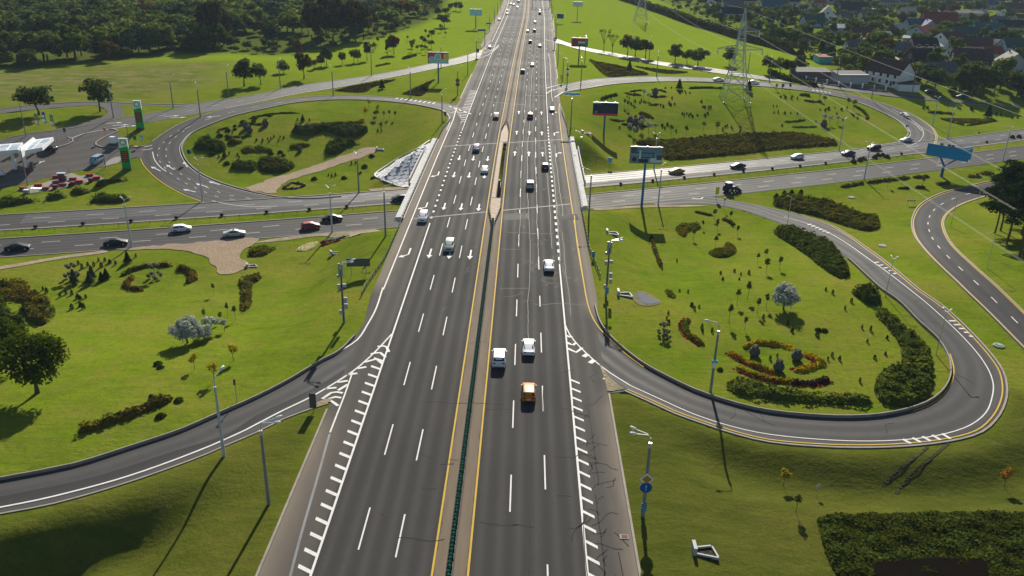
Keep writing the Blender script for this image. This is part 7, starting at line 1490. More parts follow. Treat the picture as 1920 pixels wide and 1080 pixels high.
for k in far: wire(pts[k], far[k], 1.0, nm_[k], k != 'top', .026 if k == 'top' else .02)
b2 = [PB2 + (p - PB) for p in pts.values()]
for k, p in pts.items(): wire(p, PB2 + (p - PB), 3.0, f'{"earth wire" if k == "top" else "power cables"} between the two pylons, {dict(top="topmost", hi="upper arm", lo1="lower arm, one side", lo2="lower arm, other side")[k]}', k != 'top', .02)
# ---------------------------------------------------------------- the town at the upper right
M_WIN = flat('window glass', (.03, .04, .05), .15, var=.1)
M_DOOR = flat('house door', (.10, .06, .04), .6)
wallc = dict(white=(.62, .63, .64), cream=(.50, .45, .35), blue=(.30, .42, .55), grey=(.34, .35, .36), pink=(.48, .36, .32), brick=(.30, .11, .07), teal=(.10, .42, .40), yellow=(.48, .40, .20), beige=(.44, .38, .29), dark=(.10, .09, .09))
roofc = dict(brown=(.075, .045, .035), black=(.022, .022, .026), maroon=(.17, .030, .030), grey=(.105, .102, .10), green=(.03, .075, .06), teal=(.025, .095, .11), pale=(.38, .36, .33), blue=(.03, .07, .14), red=(.22, .055, .035), metal=(.40, .39, .37))
def house(px, py, w, d, wh, rh, ang, wc, rc, label, nw=2, chim=True, flatroof=False, name='house', cat='house'):
    t = thing(name, P(px, py), label, cat, None, ang); wm = flat('wall ' + wc, wallc[wc], .85, var=.12, scale=.4); rm = flat('roof ' + rc, roofc[rc], .8 if rc != 'metal' else .4, var=.25, scale=.5, spec=.12 if rc != 'metal' else .5)
    mb = MB(); mb.box((0, 0, wh / 2 - .3), (w, d, wh + .6))
    if not flatroof:
        for x in (-w / 2 + .001, w / 2 - .001): mb.add([(x, -d / 2, wh), (x, d / 2, wh), (x, 0, wh + rh)], [(0, 1, 2)])
    mb.build('wall', wm, t); r = MB(); o = .45
    if flatroof: r.box((0, 0, wh + .12), (w + .6, d + .6, .22), rx=rh)
    else:
        sl = rh / (d / 2)
        for s in (-1, 1): r.add([(-w / 2 - o, s * (d / 2 + o), wh - o * sl), (w / 2 + o, s * (d / 2 + o), wh - o * sl), (w / 2 + o, 0, wh + rh + .02), (-w / 2 - o, 0, wh + rh + .02), (-w / 2 - o, s * (d / 2 + o), wh - o * sl - .16), (w / 2 + o, s * (d / 2 + o), wh - o * sl - .16), (w / 2 + o, 0, wh + rh - .14), (-w / 2 - o, 0, wh + rh - .14)], [(0, 1, 2, 3), (4, 7, 6, 5), (0, 4, 5, 1), (0, 3, 7, 4), (1, 5, 6, 2)])
    ro = r.build('roof', rm, t)
    if chim and not flatroof: MB().box((w * .2, d * .12, wh + rh), (.7, .7, 1.3)).build('chimney', flat('chimney brick', (.25, .10, .07), .85), ro)
    if nw:
        wb = MB().box((0, 0, 0), (1.2, .08, 1.4)).mesh('window', M_WIN); fr = MB().box((0, .02, .78), (1.5, .1, .14)).box((0, .02, -.78), (1.5, .1, .14)).box((-.68, .02, 0), (.14, .1, 1.6)).box((.68, .02, 0), (.14, .1, 1.6)).mesh('frame', M_WHITEP)
        for i in range(nw):
            x = -w / 2 + w * (i + .5) / nw
            for z in ([1.6] if wh < 4.4 else [1.5, 4.0]): o_ = obj('window', wb, t, (x, -d / 2 - .03, z)); obj('frame', fr, o_)
        if not flatroof and rh > 2: o_ = obj('window', wb, t, (-w / 2 - .03, 0, wh + .6), PI / 2); obj('frame', fr, o_); o_ = obj('window', wb, t, (-w / 2 - .03, -d * .22, 1.6), PI / 2)
        MB().box((w * .32, -d / 2 - .03, 1.0), (1.0, .08, 2.0)).build('door', M_DOOR, t)
    return t
HS = [(1663, 156, 17, 10.5, 5.2, 4.8, -1.0, 'white', 'brown', 'long white two storey house with a big dark brown roof by the service road', 5), (1722, 120, 11, 9, 3.2, 4.4, .2, 'dark', 'black', 'dark house with a steep black roof behind the long white house', 2), (1727, 99, 13, 9, 4.6, 3.4, .05, 'beige', 'black', 'beige house with a wide black roof in mid town', 3), (1730, 75, 15, 11, 5.2, 3.0, .5, 'blue', 'maroon', 'pale blue house with a dark red roof in mid town', 3), (1776, 90, 14, 10, 5.4, 3.4, .45, 'white', 'brown', 'white house with a brown roof right of mid town', 3),
      (1828, 96, 14, 10, 3.4, 4.2, -.3, 'beige', 'brown', 'house with a long brown roof and mint gable', 3), (1629, 77, 11, 8, 3.0, 2.6, .1, 'cream', 'maroon', 'small house with a dark red roof at the left of town', 2), (1652, 79, 8, 7, 4.6, 1.6, .1, 'blue', 'pale', 'small bright blue house with a pale roof', 2), (1757, 51, 23, 12, 4.2, 6.0, .02, 'brick', 'maroon', 'largest house with a huge maroon roof and brick walls', 4), (1811, 39, 19, 11, 6.0, 1.5, .0, 'grey', 'grey', 'grey two storey block behind the maroon roof', 5), (1848, 66, 18, 10, 4.0, 4.2, .02, 'teal', 'teal', 'teal house with a dark teal roof', 3), (1889, 61, 17, 10, 4.4, 3.8, -.05, 'cream', 'black', 'cream house with a long black roof near the right edge', 3),
      (1714, 55, 13, 9, 3.6, 3.6, .1, 'grey', 'blue', 'grey house with a dark blue roof left of the maroon roof', 2), (1739, 58, 12, 9, 3.4, 4.0, 1.4, 'grey', 'blue', 'house with a dark blue hip roof before the maroon roof', 2), (1805, 70, 17, 9, 3.4, 3.2, .05, 'dark', 'green', 'low house with a long dark green roof', 3), (1872, 88, 12, 7, 3.2, 1.2, .0, 'white', 'grey', 'low white house with a flat looking grey roof', 3), (1900, 103, 15, 9, 4.8, 4.0, .1, 'blue', 'green', 'white blue house with a dark roof at the right edge', 2), (1818, 122, 17, 11, 3.6, 4.4, -.25, 'dark', 'brown', 'house with a wide brown roof behind the big dark trees', 3), (1893, 136, 15, 12, 5.0, 4.6, 1.3, 'grey', 'grey', 'large pale grey house with a steep gable at the right edge', 2), (1758, 146, 14, 9, 3.6, 3.4, .2, 'grey', 'grey', 'grey roofed house half hidden by trees at the service road', 3), (1683, 101, 11, 8, 3.0, 3.2, .0, 'grey', 'grey', 'grey house with a weathered grey roof in mid town', 2),
      (1371, 23, 16, 12, 4.8, 5.8, .1, 'grey', 'grey', 'pale grey house with a tall barn roof at the far left of town', 2), (1351, 20, 11, 9, 5.0, 3.4, .2, 'white', 'black', 'white house with a dark roof beside the barn roofed one', 2), (1372, 33, 17, 9, 3.4, 3.8, .1, 'blue', 'black', 'light blue house with a black roof before the barn roofed one', 3), (1445, 25, 18, 12, 4.6, 6.2, .1, 'grey', 'teal', 'tall house with a steep dark teal roof behind the pylon', 3), (1474, 10, 18, 10, 4.0, 4.6, .0, 'grey', 'black', 'house with a dark roof at the top edge of town', 3), (1549, 36, 11, 10, 4.2, 5.4, 1.35, 'white', 'brown', 'white gabled house with a steep brown roof', 2), (1523, 49, 15, 9, 2.6, 5.0, .25, 'blue', 'green', 'light blue gabled house with a dark green roof', 2), (1569, 60, 13, 9, 3.2, 1.8, .3, 'grey', 'metal', 'house with a shining pale metal roof', 2), (1611, 72, 13, 9, 3.2, 3.4, .2, 'brick', 'brown', 'brick house with a brown roof at the left of town', 2), (1598, 25, 22, 11, 4.0, 5.0, .05, 'dark', 'black', 'wide dark house with a black roof at the top of town', 3), (1660, 12, 17, 11, 4.2, 4.6, .1, 'grey', 'grey', 'grey house with a grey roof at the top of town', 3), (1692, 10, 14, 10, 4.0, 4.0, .3, 'grey', 'grey', 'second grey house at the top of town', 2), (1628, 38, 13, 9, 3.4, 3.0, .1, 'grey', 'grey', 'grey roofed house left of the dark flat roofed one', 2), (1755, 10, 16, 9, 4.4, 3.4, .0, 'white', 'grey', 'white house at the top edge above the maroon roof', 3), (1842, 17, 19, 10, 4.4, 4.6, .1, 'grey', 'blue', 'house with a deep blue roof at the top of town', 3), (1898, 22, 20, 11, 3.6, 4.0, .05, 'brick', 'brown', 'brick house with a brown roof at the top right', 3), (1790, 8, 15, 9, 4.0, 3.6, .1, 'beige', 'brown', 'beige house at the top edge, left of the blue roof', 2), (1565, 8, 15, 9, 3.6, 4.2, .1, 'grey', 'blue', 'house with a slate blue roof at the top edge', 2), (1910, 4, 17, 10, 4., 4., 0., 'white', 'grey', 'white house in the top right corner', 2),
      (1335, 6, 12, 9, 3.6, 4., .2, 'white', 'grey', 'white house with a grey roof at the top, left of the barn roofed house', 2), (1402, 8, 12, 8, 3.4, 3.6, .1, 'cream', 'brown', 'cream house with a brown roof at the top edge above the pylon', 2), (1506, 22, 11, 8, 3.2, 3.2, .3, 'white', 'pale', 'white house with a pale roof right of the steep teal roof', 2), (1534, 12, 11, 8, 3.4, 3.4, .1, 'pink', 'red', 'pinkish house with a faded red roof at the top edge', 2), (1584, 40, 9, 7, 3., 3., .2, 'white', 'grey', 'small white house right of the steep white gable', 2), (1640, 6, 12, 8, 3.4, 3.4, .1, 'white', 'pale', 'white house with a pale roof at the top edge in mid town', 2), (1700, 30, 12, 8, 3.2, 3.2, .2, 'cream', 'pale', 'cream house with a pale roof above the maroon roof, left side', 2), (1776, 26, 13, 8, 3.4, 3.2, .1, 'white', 'red', 'white house with a faded red roof above the maroon roof, right side', 2),
      (1835, 32, 10, 8, 3., 3., .2, 'cream', 'pale', 'cream house with a pale roof below the deep blue roof', 2), (1866, 8, 12, 8, 3.4, 3.4, .1, 'white', 'brown', 'white house with a brown roof right of the deep blue roof', 2), (1866, 46, 10, 7, 3., 3., .1, 'white', 'grey', 'small white house above the cream house with the black roof', 2), (1916, 44, 13, 9, 3.4, 3.6, .1, 'pink', 'brown', 'pinkish house with a brown roof at the right edge, upper part', 2), (1683, 62, 10, 7, 3., 3., .2, 'white', 'pale', 'small white house with a pale roof left of the dark blue roofs', 2), (1600, 96, 9, 7, 3., 2.8, .1, 'white', 'grey', 'small white house above the grey garage', 2), (1790, 112, 9, 7, 3., 2.8, .3, 'white', 'pale', 'small white house with a pale roof above the big dark trees', 2), (1856, 108, 10, 7, 3., 3., .2, 'cream', 'red', 'cream house with a faded red roof right of the mint gable', 2)]
for q in HS: house(*q)
for q in ((1519, 146, 15, 8, 3.2, .12, .1, 'dark', 'grey', 'open shed with a weathered grey roof and blue gates', 0), (1592, 153, 13, 8, 3.4, .10, .15, 'grey', 'grey', 'grey concrete garage by the service road', 0), (1550, 117, 11, 7, 3.0, .06, .1, 'teal', 'maroon', 'turquoise shed with a maroon roof edge', 0), (1697, 168, 9, 6, 2.8, .08, .1, 'white', 'brown', 'low shed with white walls and a flat brown roof', 0), (1650, 25, 11, 7, 3.0, .05, 0, 'dark', 'metal', 'low dark shed with a shining flat roof', 0), (1883, 29, 10, 8, 3.0, .25, .2, 'white', 'metal', 'shed with a brightly shining sloping roof at the top right', 0), (1748, 94, 10, 5, 2.6, .3, -.4, 'grey', 'metal', 'lean to with a shining metal roof in mid town', 0), (1635, 84, 9, 4, 2.5, .2, .0, 'white', 'metal', 'low outbuilding with a pale metal roof', 0), (1706, 79, 8, 4, 2.5, .3, -.4, 'grey', 'metal', 'narrow outbuilding with a shining roof edge', 0), (1727, 110, 8, 5, 2.6, .3, -.4, 'grey', 'metal', 'outbuilding with a bright roof strip below the beige house', 0), (1665, 122, 9, 6, 2.8, .2, .1, 'grey', 'metal', 'outbuilding with a pale bluish roof behind the long white house', 0), (1627, 47, 7, 4, 2.6, .2, .2, 'grey', 'metal', 'small shed with a shining pale roof at the left of town', 0), (1338, 17, 6, 5, 2.5, .2, .1, 'pink', 'red', 'small shed with a pale red roof at the far left of town', 0), (1421, 26, 7, 5, 2.5, .2, .1, 'pink', 'metal', 'small shed with a pale pinkish roof behind the pylon', 0)):
    house(*q[:10], nw=0, flatroof=True, name='shed', cat='shed')
# greenhouses: pale tunnels
M_TUN = flat('greenhouse film', (.55, .57, .56), .35, var=.08)
for px, py, L, W, l in ((1467, 66, 12, 4, 'long pale greenhouse tunnel, back one'), (1482, 72, 7, 4, 'short cream greenhouse tunnel, middle one'), (1473, 79, 7, 4.5, 'pale greenhouse tunnel, front left one'), (1510, 79, 11, 4, 'pale greenhouse tunnel, rightmost long one'), (1492, 71, 3, 4, 'tiny round ended greenhouse tunnel'), (1439, 72, 5, 3, 'small pale greenhouse tunnel by the dark hedge'), (1453, 76, 4, 3, 'lowest small pale greenhouse tunnel by the dark hedge')):
    t = thing('greenhouse', P(px, py), l, 'greenhouse', None, .12); n = 9; V = [(x, W / 2 * math.cos(PI * i / (n - 1)), 2.3 * math.sin(PI * i / (n - 1))) for x in (-L / 2, L / 2) for i in range(n)]
    MB().add(V, [(i, i + 1, n + i + 1, n + i) for i in range(n - 1)] + [tuple(range(n))[::-1], tuple(range(n, 2 * n))]).build('tunnel', M_TUN, t, smooth=True); MB().box((L / 2 + .03, 0, .9), (.05, 1.0, 1.8)).build('door', M_GREY, t)
# the dark hedge that fences the town from the lawn, and the white post fence
bed_strip([(1150, -8), (1205, 9), (1250, 25), (1300, 43), (1350, 58), (1410, 76), (1440, 83), (1490, 98), (1538, 112)], 6.5, 4.2, ['soilp', 'hedge'], 'long dark hedge between the bright lawn and the town', dens=5, lf=.55)
bed_strip([(1440, 132), (1470, 146), (1520, 158), (1545, 161)], 3., 1.6, ['hedge', 'ochre'], 'low rough hedge beside the service road at the town edge', dens=6, lf=.45)
ft = thing('post_fence', P(1580, 160), 'dark fence with white posts along the service road', 'fence'); pm = MB().box((0, 0, .9), (.45, .45, 1.9)).mesh('post', M_WHITEP)
fp = resamp(PL([(1496, 148), (1520, 153), (1560, 159), (1600, 164), (1660, 170)]), step=4.5); o0 = ft.location
for a in fp: obj('post', pm, ft, (a[0] - o0.x, a[1] - o0.y, float(h(*a)) - o0.z))
for a, c in zip(fp[:-1], fp[1:]):
    m_ = (a + c) / 2; d = c - a; MB().box((0, 0, .8), (np.linalg.norm(d) - .5, .08, 1.3)).build('panel', M_DGREY, ft, (m_[0] - o0.x, m_[1] - o0.y, float(h(*m_)) - o0.z), math.atan2(d[1], d[0]))
# garden trees between the houses
hp = [P(q[0], q[1]) for q in HS]; TL = dict(round='dark garden tree among the town houses', mid='green garden tree among the town houses', bushy='low bushy garden tree among the town houses', autumn='garden tree with turning leaves among the town houses', column='tall dark garden tree among the town houses', bluish='greyish green garden tree among the town houses')
SRV = list(map(tuple, PL([(1440, 145), (1540, 156), (1665, 172), (1815, 190), (1920, 197), (2040, 206)])))
def town_part(px): return 'the houses behind the pylon' if px < 1480 else 'the houses left of the maroon roof' if px < 1640 else 'the houses around the white gabled houses' if px < 1790 else 'the houses at the right edge'
r3 = np.random.default_rng(9); pts_ = []; tries = 0
while len(pts_) < 285 and tries < 20000:
    tries += 1; px, py = r3.uniform(1290, 1960), 165 * r3.uniform(0, 1) ** 1.25 - 4
    lim = 18 + (px - 1262) * .33 if px < 1530 else 118 + (px - 1530) * .42
    if py > min(lim, 168): continue
    p = ray(px, py, 0.)
    if any((p[0] - q.x) ** 2 + (p[1] - q.y) ** 2 < (8.5 + .012 * p[1]) ** 2 for q in hp) or any((p[0] - a) ** 2 + (p[1] - b_) ** 2 < 16 for a, b_ in pts_): continue
    if seg_dist(np.array([p[0]]), np.array([p[1]]), SRV)[0] < 7: continue
    pts_.append((p[0], p[1])); kd = r3.choice(['round', 'mid', 'bushy', 'bushy', 'autumn', 'column', 'bluish', 'mid', 'round']); H = r3.uniform(5, 10.5) * (1.25 if kd == 'column' else 1); s = H / H0[kd]
    me = tree_proto(kd, int(r3.integers(0, 3)), True)[0]; tag(obj('garden_tree', me, None, (p[0], p[1], float(h(p[0], p[1]))), float(r3.uniform(0, 6)), (s * 1.25, s * 1.25, s)), TL[kd].replace('the town houses', town_part(px)), 'tree', TL[kd].split(' among')[0] + 's among ' + town_part(px))

# undergrowth of the gardens: countless bushes in one mass
VV, FF, MI, nn = [], [], [], 0; tw = {k: crown_cloud(lobes(k, 3.2, 4.2, .1, 6), 60, .75, k) for k in range(4)}
for _ in range(2600):
    x, y = r3.uniform(110, 620), r3.uniform(330, 1000)
    if not inside(np.array([x]), np.array([y]), TOWN)[0] or any((x - q.x) ** 2 + (y - q.y) ** 2 < 95 for q in hp): continue
    if seg_dist(np.array([x]), np.array([y]), SRV)[0] < 9: continue
    k = int(r3.integers(0, 4)); V0, F0 = tw[k]; s = r3.uniform(.5, 1.35); VV.append(V0 * s * np.array([1.2, 1.2, 1]) + np.array([x, y, float(h(x, y))])); FF.append(F0 + nn); nn += len(V0); MI += [int(r3.choice([0, 1, 1, 2, 3, 4], p=[.3, .2, .2, .1, .1, .1]))] * len(F0)
tag(obj('garden_undergrowth', mesh_np('garden_undergrowth', np.concatenate(VV), np.concatenate(FF), [LEAF[k] for k in ('dark', 'mid', 'autumn', 'blue', 'hedgel')], MI)), 'garden bushes and undergrowth between the town houses', None, None, 'stuff')
# ---------------------------------------------------------------- vehicles
M_GLASS = flat('car glass', (.012, .014, .017), .08, var=.05, spec=.6)
M_TYRE = flat('tyre', (.018, .018, .018), .85, var=.1)
M_RIM = flat('wheel rim', (.40, .41, .42), .35, metal=.6, var=.05)
M_TAIL = flat('tail light', (.30, .012, .015), .25, var=.05)
M_HEADL = flat('head light', (.62, .64, .66), .12, var=.04)
M_PLATE = flat('number plate', (.62, .62, .60), .5, var=.03)
M_TRIM = flat('black trim', (.02, .02, .022), .6, var=.05)
def paint(c): return flat('car paint %.2f %.2f %.2f' % c, c, .45, var=.02, coat=.08, spec=.18)
WH = MB().cyl((-.11, 0, 0), (.11, 0, 0), .33, .33, 16).mesh('wheel', M_TYRE, True)
RIMM = MB().cyl((.10, 0, 0), (.125, 0, 0), .20, .19, 12).cyl((-.125, 0, 0), (-.10, 0, 0), .19, .20, 12).mesh('rim', M_RIM, True)
# body stations along y: (y, top height, half width factor, belt height) ; roof span marked by the cabin indices
SHAPES = dict(
    sedan=dict(L=4.6, W=1.80, st=[(-2.3, .62, .86), (-2.22, .92, .93), (-1.55, 1.02, .98), (-.80, 1.40, 1), (-.1, 1.45, 1), (.50, 1.39, 1), (1.28, 1.00, .99), (2.05, .86, .95), (2.26, .74, .90), (2.3, .55, .86)], belt=.93, cab=(2, 3, 5, 6), rt=.72),
    hatch=dict(L=4.1, W=1.78, st=[(-2.05, .60, .88), (-2.0, .96, .95), (-1.9, 1.06, .98), (-1.55, 1.44, 1), (-.3, 1.52, 1), (.45, 1.45, 1), (1.18, 1.04, .99), (1.85, .88, .95), (2.02, .74, .90), (2.05, .55, .86)], belt=.97, cab=(2, 3, 5, 6), rt=.74),
    suv=dict(L=4.6, W=1.88, st=[(-2.3, .66, .88), (-2.26, 1.06, .95), (-2.1, 1.16, .98), (-1.78, 1.62, 1), (-.4, 1.70, 1), (.50, 1.64, 1), (1.22, 1.18, .99), (2.02, 1.04, .96), (2.25, .90, .92), (2.3, .62, .88)], belt=1.10, cab=(2, 3, 5, 6), rt=.77),
    van=dict(L=4.9, W=1.95, st=[(-2.45, .66, .94), (-2.43, 1.2, .98), (-2.38, 1.3, .99), (-2.25, 1.92, 1), (0., 1.98, 1), (1.05, 1.92, 1), (1.85, 1.24, .99), (2.25, 1.08, .95), (2.42, .90, .92), (2.45, .6, .88)], belt=1.22, cab=(2, 3, 5, 6), rt=.84))
_cm = {}
def car_mesh(kind):
    if kind in _cm: return _cm[kind]
    s = SHAPES[kind]; st = s['st']; hw = s['W'] / 2; a, b_, c, d = s['cab']; rings = []
    for i, (y, zt, f) in enumerate(st):
        w = hw * f; cabin = b_ <= i <= c; zb = min(s['belt'] if (a < i < d) else zt - .06, zt - .05) if not cabin else s['belt']
        wt = w * (s['rt'] if cabin else .90); zl = .24 if 0 < i < len(st) - 1 else .36
        half = [(w * .90, zl), (w, zl + .16), (w, max(zl + .2, zb - .18)), (w * .97, zb), (wt, zt - (.035 if cabin else .02)), (wt * .55, zt)]
        rings.append([(x, y, z) for x, z in half] + [(-x, y, z) for x, z in half[::-1]])
    n = 12; V = [p for r in rings for p in r]; Fs = []
    for i in range(len(rings) - 1):
        for k in range(n): k2 = (k + 1) % n; Fs.append((i * n + k, i * n + k2, (i + 1) * n + k2, (i + 1) * n + k))
    Fs += [tuple(range(n)), tuple(range((len(rings) - 1) * n, len(rings) * n))[::-1]]
    Fs = [f[::-1] for f in Fs]
    def panel(pts, nm, mat, push, sh=.90, up=0):
        P_ = [Vector(p) for p in pts]; cen = sum(P_, Vector()) / len(P_); nr = (P_[1] - P_[0]).cross(P_[2] - P_[0]).normalized()
        if nr.dot(cen - Vector((0, cen.y * .6, .6))) < 0: nr = -nr
        Q = [cen + (p - cen) * sh + nr * push for p in P_]; V_ = Q
        return [tuple(q) for q in V_]
    g = lambda i, k: rings[i][k]
    out = {}
    ws = MB().add(panel([g(c, 4), g(c, 7), g(d, 7), g(d, 4)], '', 0, .015, .92), [(0, 1, 2, 3)]).mesh('windscreen', M_GLASS)
    rw = MB().add(panel([g(b_, 4), g(b_, 7), g(a, 7), g(a, 4)], '', 0, .015, .90), [(0, 1, 2, 3)]).mesh('rear_window', M_GLASS)
    sw = []
    for kb, kt in ((3, 4), (8, 7)):
        mb = MB(); ym = (b_ + c) // 2
        for i0, i1 in ((b_, ym), (ym, c)): mb.add(panel([g(i0, kb), g(i1, kb), g(i1, kt), g(i0, kt)], '', 0, .015, .86), [(0, 1, 2, 3)])
        for i0, i1 in ((a, b_), (d, c)): p0, p1, p2 = Vector(g(i0, kb)), Vector(g(i1, kb)), Vector(g(i1, kt)); mb.add(panel([p0 * .45 + p1 * .55, p1, p2, p2 * .8 + p0 * .2], '', 0, .015, .78), [(0, 1, 2, 3)])
        sw.append(mb.mesh('side_window', M_GLASS))
    _cm[kind] = (V, Fs, ws, rw, sw, s); return _cm[kind]
_cb = {}
HL = MB().box((0, 0, 0), (.34, .10, .15)).mesh('headlight', M_HEADL); TLM = MB().box((0, 0, 0), (.40, .08, .14)).mesh('tail_light', M_TAIL)
MIR = {}; GRL = MB().box((0, 0, 0), (.8, .06, .18)).mesh('grille', M_TRIM); PLT = MB().box((0, 0, 0), (.5, .04, .12)).mesh('number_plate', M_PLATE)
def car(pt, rz, kind, col, label, name='car', cat='car', group=None, detail=2, taxi=False, rails=False, zoff=.09, sc=1.):
    V, Fs, ws, rw, sw, s = car_mesh(kind); m = paint(col); key = (kind, m.name)
    if key not in _cb:
        me = mesh_np('body', V, Fs, [m], smooth=True); me.set_sharp_from_angle(angle=math.radians(32)); _cb[key] = me
        MIR[m.name] = MB().box((0, 0, 0), (.15, .09, .11)).mesh('mirror', m)
    t = thing(name, (pt[0], pt[1], pt[2] + zoff), label, cat, group, rz, sc)
    obj('body', _cb[key], t); obj('windscreen', ws, t); obj('rear_window', rw, t)
    for q in sw: obj('side_window', q, t)
    L, hw = s['L'] / 2, s['W'] / 2
    for x in (-hw + .09, hw - .09):
        for y in (-L * .62, L * .64):
            w_ = obj('wheel', WH, t, (x, y, .33))
            if detail > 1: obj('rim', RIMM, w_)
    st = s['st']; zf = st[-2][1] - .10; zr = st[1][1] - .14
    for x in (-hw * .66, hw * .66):
        obj('headlight', HL, t, (x, st[-2][0] - .01, zf)); obj('tail_light', TLM, t, (x, st[1][0] - .05, zr))
    if detail > 1:
        for x in (-hw - .06, hw + .06): obj('mirror', MIR[m.name], t, (x, st[6][0] - .30, s['belt'] + .07))
        obj('grille', GRL, t, (0, st[-1][0] - .01, .62)); obj('number_plate', PLT, t, (0, st[0][0] + .0, .60)); MB().box((0, st[0][0] + .05, .36), (s['W'] * .8, .12, .14)).build('bumper', M_TRIM, t)
    if taxi: MB().box((0, -.1, 1.53), (.5, .2, .16)).build('roof_sign', M_TRIM, t)
    if rails:
        for x in (-.52, .52): MB().box((x, -.5, s['st'][4][1] + .03), (.05, 1.7, .06)).build('roof_rail', M_TRIM, t)
    return t
WHT, SIL, BLK, RED_, ORG, BLU, DRK, GLD, PGR = (.72, .72, .73), (.42, .44, .45), (.012, .013, .015), (.30, .015, .02), (.52, .19, .01), (.015, .05, .17), (.035, .038, .045), (.42, .24, .06), (.36, .40, .36)
def mp(px, py): q = ray(px, py, MZ); return (q[0], q[1], 0.0)
def mdir(p): return math.atan2(xc(p[1] + 5) - xc(p[1] - 5), 10.) * -1
away = [(936, 678, 'suv', WHT, 'white crossover seen from behind in the lane next to the median', {}), (991, 657, 'sedan', WHT, 'white saloon seen from behind ahead of the orange car', {}), (991, 742, 'hatch', ORG, 'orange hatchback with roof rails, nearest car going away', dict(rails=True)), (1029, 503, 'sedan', WHT, 'white saloon alone in the right lane below the bridge', {}), (994, 351, 'suv', SIL, 'silver grey crossover going away on the bridge', {}), (1022, 316, 'hatch', DRK, 'dark hatchback going away on the bridge', {}), (994, 221, 'suv', (.16, .012, .02), 'dark red car going away just beyond the bridge', {}), (1035, 208, 'sedan', (.40, .38, .40), 'pale roofed car in the exit lane on the right', {}),
        (980, 137, 'suv', BLK, 'black car beside the median, far up the right carriageway', dict(detail=1)), (998, 124, 'sedan', SIL, 'dark car with pale roof ahead of the black car', dict(detail=1)), (1012, 88, 'sedan', (.2, .02, .03), 'reddish car in the right lane by the slip road nose', dict(detail=1)), (994, 81, 'suv', BLK, 'black car in the middle lane, far away', dict(detail=1)), (989, 60, 'sedan', DRK, 'dark car in the median lane, left of a far pair', dict(detail=1)), (1002, 60, 'suv', DRK, 'dark car in the middle lane, right of a far pair', dict(detail=1)), (1003, 43, 'sedan', (.1, .03, .05), 'dark maroon car in the middle lane, far away', dict(detail=1)), (1012, 27, 'van', BLK, 'dark van nearest the sign gantry', dict(detail=1)), (1012, 21, 'sedan', (.2, .03, .05), 'maroon car just ahead of the dark van', dict(detail=1))]
for px, py, k, c, l, kw in away: p = mp(px, py); car(p, mdir(p), k, c, l, **kw)
toward = [(843, 466, 'suv', PGR, 'pale green grey off roader coming towards the camera', {}), (794, 412, 'suv', WHT, 'white off roader coming on over the left lanes of the bridge', {}), (909, 322, 'sedan', WHT, 'white saloon coming on beside the median gap', {}), (893, 283, 'suv', BLU, 'blue car coming on over the bridge', {}), (930, 222, 'suv', (.26, .03, .03), 'red car coming on beside the median beyond the bridge', {}), (918, 90, 'sedan', WHT, 'white car leaving by the left slip road', dict(detail=1)), (936, 38, 'sedan', SIL, 'pale car in the outermost left lane, far away', dict(detail=1)), (951, 27, 'sedan', WHT, 'white car, front one of a far pair on the left carriageway', dict(detail=1)), (951, 21, 'sedan', (.3, .06, .05), 'reddish car, rear one of a far pair on the left carriageway', dict(detail=1)), (970, 15, 'sedan', WHT, 'white car in the middle of the far left carriageway', dict(detail=1)), (963, 10, 'sedan', SIL, 'silver car near the top of the left carriageway', dict(detail=1)), (972, 5, 'van', WHT, 'white van near the top of the left carriageway', dict(detail=1)), (957, 9, 'sedan', (.35, .1, .12), 'pinkish car near the top of the left carriageway', dict(detail=1))]
for px, py, k, c, l, kw in toward: p = mp(px, py); car(p, mdir(p) + PI, k, c, l, **kw)
def adir(p, left): s = .395 + 8.6e-4 * p[0]; return math.atan2(s, 1) - PI / 2 + (PI if left else 0)
for px, py, k, c, left, l, kw in ((34, 469, 'sedan', BLK, 0, 'black saloon with yellow door stripe, leftmost on the avenue', {}), (218, 460, 'sedan', BLK, 0, 'long black saloon behind the tall avenue lamp post', {}), (341, 434, 'hatch', WHT, 0, 'white hatchback beside the grass strip of the avenue', {}), (440, 443, 'sedan', SIL, 0, 'silver saloon with a small roof sign on the avenue', dict(taxi=True)), (583, 429, 'hatch', RED_, 0, 'red hatchback on the avenue left of the bridge', {}), (623, 414, 'sedan', BLK, 0, 'black saloon behind the V armed lamp post, next to the red hatchback', {}), (750, 377, 'hatch', DRK, 1, 'dark car coming out from under the bridge', {}),
                              (1268, 325, 'sedan', GLD, 1, 'gold saloon on the bright part of the avenue', {}), (1383, 315, 'sedan', BLK, 1, 'black saloon right of the gold one', {}), (1494, 298, 'hatch', WHT, 1, 'white hatchback on the avenue below the rust bank', {}), (1590, 291, 'sedan', (.02, .03, .06), 1, 'dark blue saloon on the avenue, right of the white hatchback', {}), (1638, 281, 'suv', BLK, 1, 'black off roader at the end of the right loop', {})):
    p = P(px, py); t = car(p, adir(p, left), k, c, l, **kw)
    if px == 34: MB().box((-.93, .2, .68), (.03, .5, .5)).build('door_stripe', M_YSIGN, t)
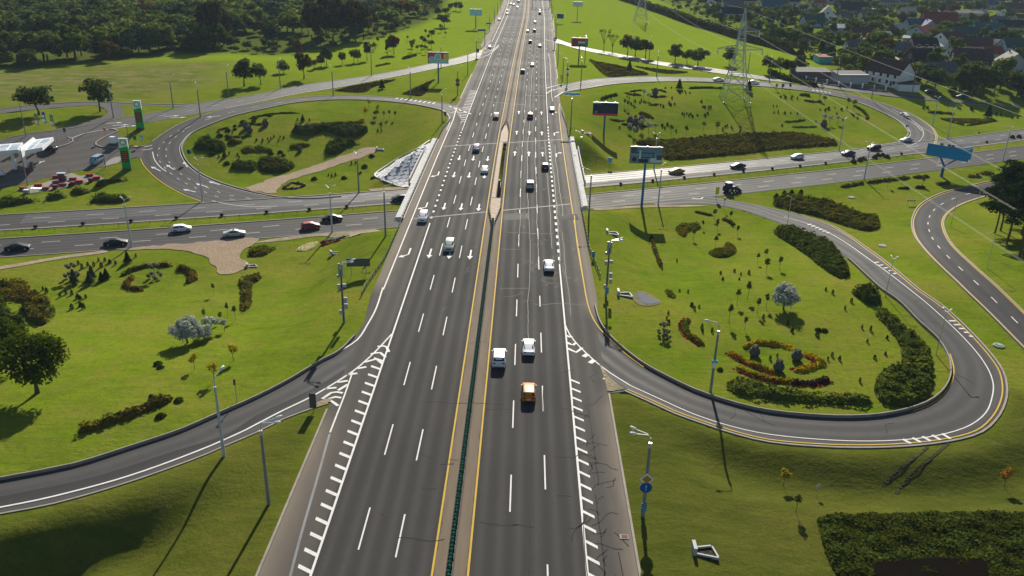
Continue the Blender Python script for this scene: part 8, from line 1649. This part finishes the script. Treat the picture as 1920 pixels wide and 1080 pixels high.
for px, py, k, c, rz, l in ((1699, 266, 'sedan', SIL, 2.05, 'silver saloon at the give way line of the right loop'), (1696, 219, 'sedan', WHT, PI + .1, 'white saloon driving down the right loop'), (1347, 152, 'sedan', WHT, -PI / 2, 'white saloon on the top of the right loop, left of the pylon'), (1413, 157, 'sedan', WHT, -PI / 2 - .12, 'white saloon on the top of the right loop, right of the pylon'), (182, 306, 'van', (.20, .30, .36), PI, 'blue grey van on the filling station forecourt'), (92, 283, 'suv', BLK, 1.3, 'black car under the edge of the station canopy'), (-2, 329, 'sedan', WHT, .9, 'white car cut by the left edge on the forecourt'), (1745, 176, 'van', DRK, 1.2, 'dark green van parked by the service road'), (1803, 184, 'sedan', BLU, 1.4, 'dark blue car parked under the big trees')):
    car(P(px, py), rz, k, c, l)
# tractor with front loader
p = P(1368, 361); t = thing('tractor', (p.x, p.y, p.z + .09), 'blue tractor with white roof and front loader on the avenue', 'tractor', None, adir(p, 0)); MT = paint((.02, .07, .18))
bm_ = MB(); bm_.box((0, 1.0, 1.15), (.85, 1.9, .8), top=(.85, .95)).box((0, -.5, .95), (1.0, 1.2, .6)); bm_.build('body', MT, t)
cb_ = MB().box((0, -.55, 1.95), (1.4, 1.5, 1.2), top=(.9, .85)).build('cab', M_GLASS, t); MB().box((0, -.55, 2.63), (1.5, 1.6, .16)).build('roof', M_WHITEP, t)
for x in (-.72, .72):
    for y in (-1.25, .15): MB().cyl((x * .98, y, 1.3), (x * .92, y, 2.6), .05, .05, 5).build('cab_post', M_TRIM, t)
for x in (-.85, .85):
    w_ = MB().cyl((x - .22, -.75, .85), (x + .22, -.75, .85), .85, .85, 18).build('wheel', M_TYRE, t, smooth=True); MB().cyl((x - .24, -.75, .85), (x + .24, -.75, .85), .42, .42, 12).build('rim', M_RIM, w_)
    w_ = MB().cyl((x - .17, 1.5, .5), (x + .17, 1.5, .5), .5, .5, 16).build('wheel', M_TYRE, t, smooth=True); MB().cyl((x - .19, 1.5, .5), (x + .19, 1.5, .5), .25, .25, 12).build('rim', M_RIM, w_)
    MB().box((x * 1.0, -.75, 1.75), (.5, 1.3, .1)).build('mudguard', MT, t); MB().tube([(x * .8, -.1, 1.5), (x * .8, 1.6, 1.7), (x * .8, 2.7, .6)], .09, 6).build('loader_arm', M_TRIM, t)
MB().add([(-1.0, 2.5, .15), (1.0, 2.5, .15), (1.0, 3.3, .2), (-1.0, 3.3, .2), (-1.0, 2.45, .95), (1.0, 2.45, .95)], [(0, 1, 2, 3), (0, 4, 5, 1), (0, 3, 4), (1, 5, 2)]).build('bucket', M_TRIM, t); MB().cyl((.3, 1.4, 1.5), (.3, 1.4, 2.3), .05, .05, 6).build('exhaust', M_TRIM, t); MB().lathe([(.08, 0), (.1, .15), (.02, .2)], 8, (.4, -.9, 2.71)).build('beacon', M_AMBER, t)
